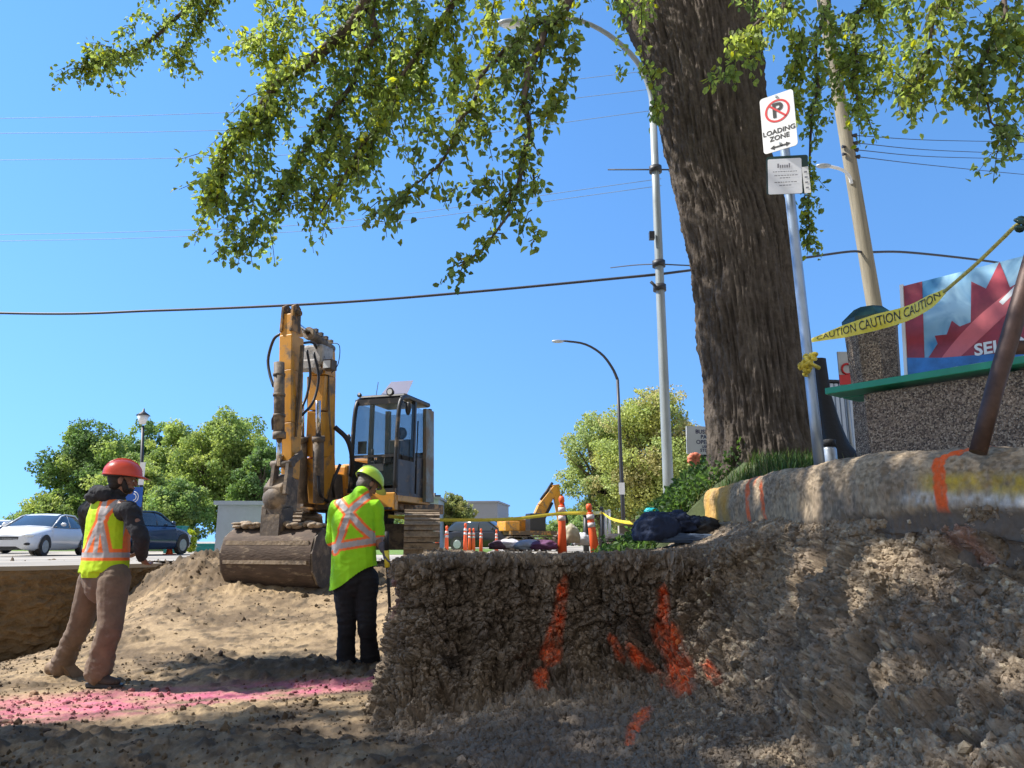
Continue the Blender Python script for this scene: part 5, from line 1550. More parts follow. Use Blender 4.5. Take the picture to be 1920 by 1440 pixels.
tb0 = at(1516, 690, 4.93)
ct = empty("caution_tape", tb0, 0, "yellow caution tape tied to the sign post and stretched in front of the bench panel", "caution tape")
pts_ = [at(1522, 638, 4.9), at(1580, 622, 4.72), at(1640, 605, 4.5), at(1700, 588, 4.3), at(1745, 565, 4.1), at(1772, 546, 4.0)]
rows = ribbon("tape", pts_, [0.03, 0.085, 0.10, 0.095, 0.085, 0.03], [(0, 0.3, 1), (0, .1, 1), (0, -.4, .8), (.0, .2, 1), (0, .4, .9), (0, .2, 1)], None)
ribbon_obj("tape_strip", rows, M['capyellow'], ct, tb0)
m = MB(); ribbon_text(rows, "CAUTION CAUTION CAUTION", 0.06, 0.04, 0.97, m); m.build("lettering", M['inkblack'], ct, offset=tb0)
m = MB(); m.tube(spline([at(1770, 547, 4.0), at(1830, 495, 3.7), at(1880, 447, 3.5), at(1912, 418, 3.36), at(1962, 400, 3.3)], 20), [0.010] * 20, 7); m.build("twisted_tape", pm("twisted tape", (0.55, 0.47, 0.12), 0.5, 0, 0.4, 60), ct, offset=tb0)
m = MB()
rr_ = random.Random(11)
for k in range(16):
    c = at(1518 + rr_.uniform(-16, 12), 685 + rr_.uniform(-20, 18), 4.92 + rr_.uniform(-.06, .03))
    R_ = Matrix.Rotation(rr_.uniform(0, 3), 3, Vector((rr_.random(), rr_.random(), rr_.random())).normalized())
    m.ell(c, (0.034, 0.012, 0.022), 9, 5, rot=R_)
m.tube([at(1498, 692, 4.9) + Vector((0, 0, 0)), at(1516, 680, 4.86), at(1536, 690, 4.9)], 0.014, 7)
m.build("knot", pm("creased tape yellow", (0.66, 0.52, 0.06), 0.4, 0, 0.6, 40, 0.004, 60), ct, offset=tb0)
m = MB(); rr_ = random.Random(12)
for k in range(9):
    c = at(1922 + rr_.uniform(-12, 20), 418 + rr_.uniform(-16, 14), 3.36 + rr_.uniform(-.03, .03))
    m.ell(c, (0.025, 0.012, 0.018), 9, 5, rot=Matrix.Rotation(rr_.uniform(0, 3), 3, 'X'))
m.build("end_knot", M['darkgreen'], ct, offset=tb0)

tb1 = at(735, 975, 13.0)
ct2 = empty("caution_tape", tb1, 0, "yellow caution tape stretched low across the street between the excavator and the delineator posts", "caution tape")
pts_ = [at(728, 968, 12.6), at(800, 974, 12.8), at(880, 975, 13.0), at(960, 973, 13.0), at(1050, 963, 12.9), at(1112, 962, 12.95), at(1128, 961, 14.5)]
rows = ribbon("t", pts_, [0.055] * 7, [(0, 0, 1)] * 7, None, 70); ribbon_obj("tape_strip", rows, M['capyellow'], ct2, tb1)
pts_ = [at(1128, 961, 14.5), at(1150, 974, 14.0), at(1185, 980, 13.5), at(1235, 976, 12.8)]
rows = ribbon("t", pts_, [0.03, .05, .06, .05], [(0, 0, 1)] * 4, None, 24); ribbon_obj("tape_strip", rows, M['capyellow'], ct2, tb1)

# ---- tall orange delineator posts
def delineator(base, h=1.07, label="", tilt=0.0, group=None, simple=False):
    t = empty("delineator_post", base, 0, label, "traffic delineator", group)
    t.rotation_euler = (0, tilt, 0)
    m = MB(); m.tube([(0, 0, 0.05), (0, 0, 0.5 * h), (0, 0, 0.84 * h), (0, 0, 0.86 * h)], [0.085, 0.066, 0.052, 0.048], 12); m.build("body", M['orange'], t)
    m = MB(); m.tube([(0, 0, 0.86 * h), (0, 0, 0.89 * h), (0, 0, 0.91 * h), (0, 0, 0.97 * h), (0, 0, h)], [0.03, 0.03, 0.05, 0.05, 0.03], 12); m.build("grip", M['orange'], t)
    for z in (0.62, 0.75):
        m = MB(); m.tube([(0, 0, z * h), (0, 0, (z + 0.075) * h)], [0.065, 0.0615], 12); m.build("reflective_band", M['reflect'], t)
    m = MB(); m.tube([(0, 0, 0), (0, 0, 0.05), (0, 0, 0.06)], [0.20, 0.18, 0.10], 8); m.build("base", M['rubber'], t)
    return t


b_ = at(1053, 930, 13); b_.z -= 1.10; delineator(b_, 1.10, "tall orange delineator post standing upright behind the bank", group="tall orange delineator posts")
b_ = at(1106, 946, 12.6); b_.z -= 1.0; b_.x += 0.10; delineator(b_, 1.02, "orange delineator post leaning left, right of the upright one", -0.12, group="tall orange delineator posts")
dl = ["leftmost far delineator beyond the caution tape", "second far delineator from the left beyond the tape", "tallest far delineator left of the cluster", "far delineator just behind the tallest one", "fourth far delineator before the dark car", "shorter far delineator before the dark car", "rightmost far delineator by the dark car"]
for (px, py, Y), lb_ in zip(((820, 982, 27), (838, 986, 27), (873, 981, 27), (881, 992, 32), (888, 996, 32), (902, 998, 33), (931, 1003, 36)), dl):
    b_ = at(px, py, Y); b_.z -= 1.07; b_.z = max(b_.z, -0.53); delineator(b_, 1.07, lb_, group="far orange delineators beyond the caution tape")

# thin posts by the tape
for (px, py, h, mt, lb_) in ((1128, 955, 1.05, M['darkpole'], "thin dark stake carrying the caution tape right of the leaning delineator"), (1135, 962, 1.0, M['white'], "thin white stake beside the dark tape stake"), (1142, 960, 1.0, M['white'], "second thin white stake, farther from the dark tape stake")):
    q = at(px, py, 14.5); m = MB(); m.tube([(q.x, q.y, -0.4), (q.x, q.y, q.z + .02)], 0.03, 8); m.tube([(q.x, q.y, q.z), (q.x, q.y, q.z + .05)], [0.04, 0.02], 8)
    tag(m.build("marker_stake", mt), lb_, "stake", "stakes by the tape")
q = at(1098, 968, 40); m = MB(); m.tube([(q.x, q.y, -0.55), (q.x, q.y, q.z)], [0.16, 0.12], 8); m.tube([(q.x, q.y, q.z), (q.x, q.y, q.z + .25)], [0.16, 0.02], 8)
tag(m.build("bollard", M['darkpole']), "dark pointed bollard seen between the two near delineator posts", "bollard")
q = at(1139, 935, 60); m = MB(); m.tube([(q.x, q.y, -.5), (q.x + .1, q.y, q.z + 2.6)], [.07, .05], 6)
tag(m.build("light_pole", M['galv']), "slim far pole left of the dark street lamp", "pole")
q = at(815, 930, 75); m = MB(); m.tube([(q.x, q.y, -.5), (q.x, q.y, q.z + .3)], .12, 6); m.box((q.x, q.y, q.z), (1.2, .2, .2))
tag(m.build("far_utility_pole", M['darkpole']), "small far utility pole right of the excavator cab", "utility pole")

# ---- clothes, sacks and rubbish
def lump(name, c, r, mat, label, cat, seed=0, n=46, amp=0.28, freq=4.0, group=None, fold=1.0):
    th = np.linspace(0, 2 * PI, n + 1)[:-1]; ph = np.linspace(-PI / 2 + .02, PI / 2 - .02, n // 2)
    T, Pp = np.meshgrid(th, ph)
    U = np.stack([np.cos(T) * np.cos(Pp), np.sin(T) * np.cos(Pp), np.sin(Pp)], 2).reshape(-1, 3)
    d = 1 + amp * fbm(U * freq * 0.5 + seed, 3, seed) + 0.10 * fold * fbm(U * [freq * 2.2, freq * 2.2, freq * .8] + seed, 3, seed + 3, ridge=True)
    V = U * d[:, None] * np.array(r) + np.array(c)
    V[:, 2] = np.maximum(V[:, 2], c[2] - r[2] * 0.55)
    rr = len(ph); a_ = (np.arange(rr - 1)[:, None] * n + np.arange(n)[None]); b2 = (np.arange(rr - 1)[:, None] * n + (np.arange(n)[None] + 1) % n)
    Fc = np.stack([a_.ravel(), b2.ravel(), b2.ravel() + n, a_.ravel() + n], 1)
    o = np_mesh(name, V, Fc, mat)
    return tag(o, label, cat, group)


q = at(1236, 999, 6.2)
jk = empty("jacket", (q.x, q.y, -0.05), 0, "bundled navy jacket with a blue grey sleeve lying at the foot of the kerb", "jacket")
def lumpc(name, c, r, mat, seed, **k):
    o = lump(name, c, r, mat, None, None, seed, **k); me = o.data
    off = np.array(jk.location); co = np.empty(len(me.vertices) * 3, np.float32); me.vertices.foreach_get("co", co); co = co.reshape(-1, 3) - off; me.vertices.foreach_set("co", co.astype(np.float32).ravel()); o.parent = jk
    for kk in ("label", "category"):
        if kk in o: del o[kk]
    return o
lumpc("body", tuple(q + Vector((-0.02, 0, 0.015))), (0.19, 0.17, 0.145), M['navy'], 301, amp=0.22, n=70)
lumpc("hood", tuple(at(1262, 985, 6.3)), (0.20, 0.16, 0.10), M['navy'], 302, amp=0.35, freq=6, n=70, fold=2)
lumpc("lining", tuple(at(1310, 990, 6.35)), (0.17, 0.13, 0.085), M['black'], 303, amp=0.4, freq=6, n=60, fold=2)
lumpc("sleeve", tuple(at(1290, 1012, 6.1)), (0.23, 0.06, 0.045), M['denim'], 304, amp=0.3, freq=5, n=60, fold=2)
lump("plastic_bag", tuple(at(1222, 958, 7.6)), (0.07, 0.05, 0.03), pm("turquoise plastic", (0.02, 0.45, 0.50), 0.4), "crumpled turquoise plastic bag in the grass above the jacket", "bag", 305, amp=0.4)
GS = "sacks and bundles behind the bank"
for (px, py, Y, r, col, lab, sd) in (
        (1070, 1006, 13.5, (0.16, .15, .20), (0.42, 0.38, 0.27), "cream sack standing right of the upright delineator", 310),
        (1090, 1014, 13.8, (0.15, .12, .14), (0.60, 0.60, 0.64), "white sack between the two near delineators", 311),
        (955, 1022, 13.5, (0.22, .15, .10), (0.62, 0.58, 0.60), "pale pinkish sack left of the distant excavator", 312),
        (992, 1024, 13.2, (0.25, .2, .10), (0.30, 0.34, 0.42), "blue grey folded tarpaulin below the distant excavator", 313),
        (1020, 1024, 13.0, (0.22, .2, .10), (0.14, 0.05, 0.12), "dark purple bundle left of the upright delineator", 314),
        (1158, 1011, 12.0, (0.25, .2, .08), (0.03, 0.025, 0.025), "flat dark bundle left of the navy jacket", 315),
        (937, 1024, 13.5, (0.18, .15, .10), (0.10, 0.05, 0.07), "dark maroon bundle beneath the rightmost far delineator", 316)):
    lump("sack", tuple(at(px, py, Y)), r, pm("sack cloth", col, 0.8, 0, 0.2, 8), lab, "sack", sd, group=GS)

# things behind the bench
q = at(1556, 850, 5.6)
jar = empty("insulated_jug", (q.x, q.y, q.z - .12), 0, "small pale grey insulated jug with black lid right of the sign post", "jug")
m = MB(); m.tube([(0, 0, 0), (0, 0, .02), (0, 0, .15), (0, 0, .17)], [.042, .05, .05, .04], 18); m.build("body", M['galv'], jar)
m = MB(); m.tube([(0, 0, .17), (0, 0, .22), (0, 0, .225)], [.048, .048, .03], 18); m.build("lid", M['blackplastic'], jar)
m = MB()
q = at(1575, 870, 6.2)
rows_ = []
for z, w, dx in ((-0.15, 0.26, 0.06), (0.0, 0.20, 0.03), (0.16, 0.11, -0.02), (0.34, 0.075, -0.05), (0.60, 0.06, -0.08), (0.9, 0.055, -0.10)):
    row = [(q.x + dx + w * (1 + .12 * math.sin(3 * a + z * 9)) * math.cos(a), q.y + w * .7 * math.sin(a), q.z + z) for a in np.linspace(0, 2 * PI, 16)]
    rows_.append(row)
m.quadstrip(rows_)
tag(m.build("draped_plastic", M['blackplastic']), "black plastic sheet draped over a stake between the elm and the bench", "plastic sheet")
nb = at(1568, 800, 8.2); nb.z = 0.5
nb_ = empty("newspaper_box", nb, 0.15, "blue and white ribbed metal box behind the end of the bench", "newspaper box")
m = MB()
for k in range(6): m.box((-0.16 + 0.055 * k, 0, 0.60), (0.040, 0.30, 1.20))
m.box((-.02, .02, .6), (.30, .26, 1.19)); m.build("body", M['metalsiding'], nb_)
m = MB(); m.box((-.02, 0, 1.225), (.36, .33, .03)); m.build("top", M['black'], nb_)
m = MB(); m.box((-.02, -.158, .35), (.34, .012, .03)); m.build("rail", M['black'], nb_)
sp2 = at(1590, 700, 7.4); sp2.z = 0.5
s6 = empty("warning_placard", sp2, 0, "grey placard with a red symbol half hidden behind the litter bin", "placard")
m = MB(); c = at(1588, 692, 7.4); m.box(c, (0.17, 0.02, 0.36)); pl_ = m.build("board", pm("placard grey", (0.45, 0.46, 0.45), 0.5), s6, offset=sp2)
m = MB(); c = at(1588, 712, 7.38); m.box(c, (0.15, 0.012, 0.10))
for k in range(12):
    a = 0.5 + 4.4 * k / 11; a2 = 0.5 + 4.4 * (k + 1) / 11
    cc2 = at(1589, 692, 7.38)
    m.tube([cc2 + Vector((.055 * math.cos(a), 0, .055 * math.sin(a))), cc2 + Vector((.055 * math.cos(a2), 0, .055 * math.sin(a2)))], .011, 6)
m.build("symbol", M['red'], pl_, offset=sp2)
m = MB(); m.tube([(c.x, c.y + .03, .45), (c.x, c.y + .03, c.z)], .02, 8); m.build("stake", M['galv'], s6, offset=sp2)

# teal bins at the far left
for (px, w, h, lab) in ((328, 0.75, 1.15, "tall teal bin left of the lime shrub"), (400, 1.3, 0.38, "long low teal trough right of the lime shrub")):
    q = gp(px, 34, -0.52); t = empty("teal_bin", q, 0, lab, "bin", "teal plastic bins beyond the street")
    m = MB()
    for k in range(4): m.box((0, 0, h * (k + .5) / 4), (w - 0.03 * (k % 2), 0.6 - 0.03 * (k % 2), h / 4 - .004))
    m.build("body", M['teal'], t)
    m = MB(); m.box((0, 0, h + .02), (w + .06, 0.66, 0.05)); m.build("rim", M['teal'], t)
q = gp(318, 30, -0.5); m = MB(); m.tube([(q.x, q.y, -.5), (q.x, q.y, 0.0)], [.14, .03], 12); m.box((q.x, q.y, -.49), (.36, .36, .03))
tag(m.build("traffic_cone", M['orange']), "small faded orange cone before the teal bins", "traffic cone")
# ================================================================== MACHINES
def track(parent, x, w=0.50, L=3.4, h=0.82, mat_pad=None, mat_frame=None):
    """crawler track; runs along local y (front = -y)"""
    R = h / 2
    path = []
    a_ = L / 2 - R
    for k in range(9): a = -PI / 2 - PI * k / 8; path.append((-a_ + R * math.cos(a) * 1.0, R + R * math.sin(a)))
    for k in range(9): a = PI / 2 - PI * k / 8; path.append((a_ + R * math.cos(a), R + R * math.sin(a)))
    path.append(path[0])
    # resample equally
    pts = [Vector((0, p[0], p[1])) for p in path]; L_ = [0]
    for i in range(1, len(pts)): L_.append(L_[-1] + (pts[i] - pts[i - 1]).length)
    n = 46; m = MB()
    for k in range(n):
        s = L_[-1] * k / n; i = min(len(L_) - 2, int(np.searchsorted(L_, s, side='right') - 1)); f = (s - L_[i]) / (L_[i + 1] - L_[i])
        c = pts[i].lerp(pts[i + 1], f); d = (pts[i + 1] - pts[i]).normalized(); nrm = Vector((0, d.z, -d.y))
        ctr = Vector((0, 0, R))
        if nrm.dot(c - ctr) < 0: nrm = -nrm
        m.beam(Vector((x, c.y, c.z)) - d * (L_[-1] / n * .46), Vector((x, c.y, c.z)) + d * (L_[-1] / n * .46), w, 0.03, side=(1, 0, 0))
        m.beam(Vector((x, c.y, c.z)) + nrm * .03 - d * .012, Vector((x, c.y, c.z)) + nrm * .03 + d * .012, w, 0.035, side=(1, 0, 0))
    m.build("track", mat_pad, parent)
    m = MB()
    m.prism([(-a_, .13), (a_, .13), (a_ + .1, R), (a_, h - .12), (-a_, h - .12), (-a_ - .1, R)], (x, 0, 0), (0, 1, 0), (0, 0, 1), w * .55)
    for yy in (-a_, a_): m.tube([(x - w * .32, yy, R), (x + w * .32, yy, R)], R * .78, 18)
    for k in range(6): yy = -a_ * .75 + a_ * 1.5 * k / 5; m.tube([(x - w * .36, yy, .12), (x + w * .36, yy, .12)], .09, 12)
    m.build("track_frame", mat_frame, parent)


EXO = Vector((-2.18, 13.3, -0.40))
psi = math.radians(18)
ex = empty("excavator", EXO, -psi, "large muddy yellow excavator with raised arm and wide bucket at the top of the ramp", "excavator")
# undercarriage (turned slightly against the upper body)
UR = Matrix.Translation((-.55, 0, 0)) @ Matrix.Rotation(math.radians(26), 4, 'Z')


CABN = ('cab_frame', 'cab_roof', 'windscreen', 'side_window', 'seat', 'control_lever', 'dash_papers', 'roof_visor', 'work_lamp', 'mirror', 'open_door', 'grab_rail', 'cab_apron', 'cab_step', 'lens')


def part(mb, name, mat, rot=None, bevel=0.0, parent=None):
    if rot is not None: mb.v = [tuple(rot @ Vector(v)) for v in mb.v]
    if name in CABN: mb.v = [(-.20 + (v[0] - .22) * .90, -1.04 + (v[1] + 1.04) * .80, 1.18 + (v[2] - 1.22) * .95) for v in mb.v]
    return mb.build(name, mat, parent or ex, bevel=bevel)


before = set(bpy.data.objects)
track(ex, -1.06, 0.55, 3.4, 0.86, M['drymud'], M['mudsteel']); track(ex, 1.06, 0.55, 3.6, 0.86, M['drymud'], M['mudsteel'])
for o in set(bpy.data.objects) - before:
    o.data.transform(UR @ Matrix.Translation((0, -.15, 0)))
m = MB(); m.box((0, 0, .52), (1.8, 1.5, .34)); m.beam((-1.0, -.7, .4), (1.0, -.7, .4), .3, .28, side=(0, 1, 0)); m.beam((-1.0, .7, .4), (1.0, .7, .4), .3, .28, side=(0, 1, 0)); m.tube([(0, 0, .65), (0, 0, .92)], .60, 24)
part(m, "car_body", M['mudsteel'], UR)
# slewing platform, rear house, counterweight
m = MB(); m.box((-.55, .25, 1.0), (1.9, 2.6, .18)); part(m, "platform", M['yellowd'], bevel=.02)
m = MB(); m.box((-.80, .35, 1.38), (.78, 2.2, .60)); m.box((-.78, 1.30, 1.48), (1.4, 1.0, .78)); m.box((-.62, .9, 1.80), (.95, .9, .26)); part(m, "engine_house", M['yellow'], bevel=.05)
m = MB()
cw = [(-.80 + .8 * math.sin(a), 1.45 + .55 * math.cos(a)) for a in np.linspace(-1.5, 1.5, 14)]
m.prism(cw, (0, 0, 1.42), (1, 0, 0), (0, 1, 0), .74); part(m, "counterweight", M['yellow'], bevel=.04)
m = MB(); m.tube([(-.55, 1.0, 1.9), (-.55, 1.0, 2.15), (-.50, .95, 2.25)], .05, 12); part(m, "exhaust", M['black'])
m = MB(); m.box((-.78, -.85, 1.35), (.62, .5, .34)); part(m, "tool_box", M['yellow'], bevel=.03)
# apron under the cab
m = MB(); m.box((.70, -1.02, 1.06), (.98, .16, .30)); m.box((.70, -.2, 1.12), (1.0, 1.6, .12)); part(m, "cab_apron", M['yellow'], bevel=.015)
m = MB(); m.box((.70, -1.16, .94), (.9, .2, .04)); part(m, "cab_step", M['black'])
# cab
cabx0, cabx1 = 0.22, 1.20; y0, y1 = -1.04, 0.58; z0, z1 = 1.22, 2.92
F0, F1 = y0, y0 + 0.13      # windscreen rakes back
m = MB(); pr = 0.075
for xx in (cabx0 + pr / 2, cabx1 - pr / 2):
    m.tube(spline([(xx, F0, z0), (xx, F0 + .01, z0 + .7), (xx, F0 + .06, z1 - .3), (xx, F1 + .06, z1 - .06), (xx, F1 + .30, z1)], 14), .043, 8)
    m.beam((xx, y0 + .78, z0), (xx, y0 + .80, z1 - .04), pr, pr, side=(1, 0, 0))
    m.beam((xx, y1, z0), (xx, y1 - .06, z1 - .06), .09, .10, side=(1, 0, 0))
    m.beam((xx, y0 + .78, z0 + .62), (xx, y1, z0 + .62), .05, .06, side=(1, 0, 0))
m.beam((cabx0, F0, z0 + .02), (cabx1, F0, z0 + .02), .08, .08, side=(0, 1, 0))
m.beam((cabx0, F0 + .0, z0 + .62), (cabx1, F0 + .0, z0 + .62), .045, .045, side=(0, 1, 0))
m.beam((cabx0, F1 + .03, z1 - .10), (cabx1, F1 + .03, z1 - .10), .07, .10, side=(0, 1, 0))
m.box((cabx0 + .49, (y0 + y1) / 2, z0 - .02), (.98, 1.6, .06))
m.box((cabx1 - .02, y0 + .40, z0 + .28), (.04, .74, .56)); m.box((cabx0 + .02, y0 + .40, z0 + .28), (.04, .74, .56))
m.box((cabx1 - .02, y1 - .38, z0 + .33), (.04, .72, .66)); m.box((cabx0 + .02, y1 - .38, z0 + .33), (.04, .72, .66))
m.box((cabx0 + .49, y1 - .02, z0 + .42), (.9, .05, .80))
part(m, "cab_frame", M['blackdirty'])
m = MB()
m.box((cabx0 + .49, (y0 + y1) / 2 + .12, z1 + .01), (.98, 1.30, .09)); part(m, "cab_roof", M['blackdirty'], bevel=.04)
m = MB(); m.box((cabx0 + .49, F0 + .015, z0 + .36), (.86, .008, .50)); m.beam((cabx0 + .49, F0 + .02, z0 + .66), (cabx0 + .49, F1 + .0, z1 - .14), .86, .008, side=(1, 0, 0)); part(m, "windscreen", M['glass'])
m = MB()
for xx in (cabx0 + .012, cabx1 - .012):
    m.box((xx, y0 + .42, z0 + 1.12), (.008, .66, .95)); m.box((xx, y1 - .40, z0 + 1.12), (.008, .66, .90))
m.box((cabx0 + .49, y1 - .04, z0 + 1.2), (.86, .008, .74)); part(m, "side_window", M['glass'])
m = MB(); m.box((.72, -.05, z0 + .35), (.50, .50, .28)); m.box((.72, .16, z0 + .74), (.46, .14, .58)); m.ell((.72, .16, z0 + 1.15), (.13, .07, .12), 12, 8)
m.box((.42, -.25, z0 + .56), (.10, .45, .08)); m.box((1.02, -.25, z0 + .56), (.10, .45, .08)); part(m, "seat", M['blackdirty'], bevel=.03)
m = MB()
for xx in (.42, 1.02): m.tube([(xx, -.45, z0 + .58), (xx, -.50, z0 + .80)], [.018, .03], 8)
for xx in (.58, .78): m.tube([(xx, -.75, z0 + .02), (xx, -.70, z0 + .62)], .014, 6)
m.box((.36, -.82, z0 + .80), (.16, .05, .22)); m.box((.60, -.3, z0 + .62), (.3, .1, .12))
part(m, "control_lever", M['black'])
m = MB(); m.box((.62, -.86, z0 + .44), (.42, .02, .12)); part(m, "dash_papers", M['white'])
m = MB(); m.beam((.40, -.40, z1 + .05), (.50, -.52, z1 + .33), .012, .012)
m.add([(.52, -.50, z1 + .05), (1.10, -.50, z1 + .05), (1.14, -.28, z1 + .36), (.66, -.28, z1 + .36), (.52, -.492, z1 + .055), (1.10, -.492, z1 + .055), (1.14, -.272, z1 + .365), (.66, -.272, z1 + .365)], [(0, 1, 2, 3), (7, 6, 5, 4), (0, 4, 5, 1), (1, 5, 6, 2), (2, 6, 7, 3), (3, 7, 4, 0)])
part(m, "roof_visor", glass_mat("smoky visor", (0.30, 0.26, 0.30), 0.62, 0.2))
for (x_, y_) in ((.94, -.92), (.29, -.90)):
    m = MB(); m.tube([(x_, y_ + .10, z1 + .06), (x_, y_, z1 + .06)], [.05, .075], 14); m.tube([(x_, y_ + .05, z1 - .03), (x_, y_ + .05, z1 + .05)], .012, 6)
    if x_ < .5: m.v = [tuple(Vector((x_, y_, z1 + .04)) + (Vector(v) - Vector((x_, y_, z1 + .06))) * .6) for v in m.v]
    wl_ = part(m, "work_lamp", M['black']); m = MB(); m.tube([(x_, y_ - .006, z1 + .06), (x_, y_ - .012, z1 + .06)], .05 if x_ > .5 else .025, 14); part(m, 'lens', M['lamp'], parent=wl_)
m = MB(); m.ell((1.30, -.86, z1 - .25), (.06, .04, .12), 10, 8); m.tube([(1.2, -.9, z1 - .1), (1.30, -.86, z1 - .2)], .012, 6); part(m, "mirror", M['black'])
m = MB(); m.ell((.14, -.98, z0 + .95), (.05, .03, .09), 10, 8); m.tube([(.24, -1.0, z0 + 1.0), (.14, -.98, z0 + .95)], .012, 6); part(m, "mirror", M['black'])
m = MB(); m.beam((1.24, .40, 1.1), (1.20, .40, z1 - .10), .07, .42, side=(1, 0, 0)); part(m, "open_door", pm("faded door", (.20, .22, .19), .5, 0, .3, 5, grime=MUD, gamt=.5))
m = MB(); m.tube([(1.26, -.3, z0), (1.27, -.32, z0 + .6), (1.27, -.3, z1 - .4)], .014, 6); part(m, "grab_rail", M['black'])

# boom : box section bent forward, l = local x, forward = -y
bx = -0.40


def bp(f, z, dx=0.0): return Vector((bx + dx, -f, z))


m = MB()
bsec = [(bp(1.25, 1.05, -.14), .28, .40), (bp(1.52, 1.75, -.06), .28, .44), (bp(1.68, 2.45, .02), .27, .40), (bp(1.74, 3.0, .06), .26, .34), (bp(1.76, 3.42, .06), .26, .26)]
for (a, w0_, h0_), (b_, w1_, h1_) in zip(bsec, bsec[1:]): m.beam(a, b_, w0_, h0_, side=(1, 0, 0), w1=w1_, h1=h1_)
part(m, "boom", M['yellow'], bevel=.012)
m = MB()
for dx in (-.24, .24):
    m = MB(); m.prism([(-.24, .0), (.24, .0), (.12, .52), (-.12, .52)], bp(1.15, .95, dx - .2), (0, -1, 0), (0, 0, 1), .05); part(m, "boom_foot", M['mudsteel'])
# two boom hoist cylinders in front of the boom (thick barrel below, bright rod above)
for dx in (-.10, .20):
    c0_, c1_ = bp(1.62, 1.0, dx - .18), bp(2.02, 2.55, dx - .03)
    m = MB(); m.tube([c0_, c0_.lerp(c1_, .62)], .085, 14); m.tube([c0_.lerp(c1_, .60), c0_.lerp(c1_, .65)], .10, 14)
    cy = part(m, "boom_cylinder", M['mudsteel']); m = MB(); m.tube([c0_.lerp(c1_, .63), c1_], .042, 12); m.build("rod", M['chrome'], cy)
# boom head wrapped in dusty hoses
m = MB(); m.box(bp(1.86, 3.30), (.42, .34, .34)); m.box(bp(1.98, 3.14, -.02), (.34, .12, .22)); part(m, "boom_head", M['greywrap'], bevel=.05)
m = MB(); m.tube([bp(2.0, 3.02, .16), bp(2.1, 3.02, .16)], .06, 14); m.box(bp(1.95, 3.12, .30), (.16, .16, .16)); wl_ = part(m, "boom_lamp", M['mudsteel']); m = MB(); m.box(bp(2.035, 3.12, .30), (.12, .01, .12)); m.build("lens", M['lamp'], wl_)
# stick cylinder running along the top from boom to stick head
m = MB(); c0_, c1_ = bp(1.45, 3.52), bp(2.52, 3.68)
m.tube([c0_, c0_.lerp(c1_, .62)], .082, 14); m.tube([c0_.lerp(c1_, .58), c0_.lerp(c1_, .66)], .10, 14)
for k in range(4): m.box(c0_.lerp(c1_, .1 + .14 * k) + Vector((.02, 0, .09)), (.12, .06, .06))
cy = part(m, "stick_cylinder", M['mudsteel']); m = MB(); m.tube([c0_.lerp(c1_, .64), c1_], .042, 12); m.build("rod", M['chrome'], cy)
# stick (dipper)
m = MB()
ssec = [(bp(2.62, 3.80, -.02), .17, .14), (bp(2.54, 3.45, -.02), .22, .32), (bp(2.54, 2.9, .01), .22, .32), (bp(2.57, 2.1, .08), .20, .27), (bp(2.60, 1.28, .15), .18, .20)]
for (a, w0_, h0_), (b_, w1_, h1_) in zip(ssec, ssec[1:]): m.beam(a, b_, w0_, h0_, side=(1, 0, 0), w1=w1_, h1=h1_)
part(m, "stick", M['yellow'], bevel=.012)
m = MB()
for dx in (-.10, .07): m.prism([(-.12, -.30), (.12, -.30), (.10, .10), (.0, .16), (-.10, .10)], bp(2.60, 3.80, dx), (0, -1, 0), (0, 0, 1), .05)
m.tube([bp(2.60, 3.80, -.16), bp(2.60, 3.80, .16)], .045, 12); part(m, "stick_head", M['yellowd'], bevel=.01)
# bucket cylinder in front of the stick
m = MB(); c0_, c1_ = bp(2.84, 2.98, .0), bp(2.86, 1.45, .13)
m.tube([c0_, c0_.lerp(c1_, .72)], .078, 14); m.tube([c0_.lerp(c1_, .68), c0_.lerp(c1_, .74)], .095, 14)
for k in range(3): m.tube([c0_.lerp(c1_, .12 + .2 * k) + Vector((0, 0, -.02)), c0_.lerp(c1_, .12 + .2 * k) + Vector((0, 0, .02))], .09, 14)
cy = part(m, "bucket_cylinder", M['mudsteel']); m = MB(); m.tube([c0_.lerp(c1_, .72), c1_], .042, 12); m.build("rod", M['chrome'], cy)
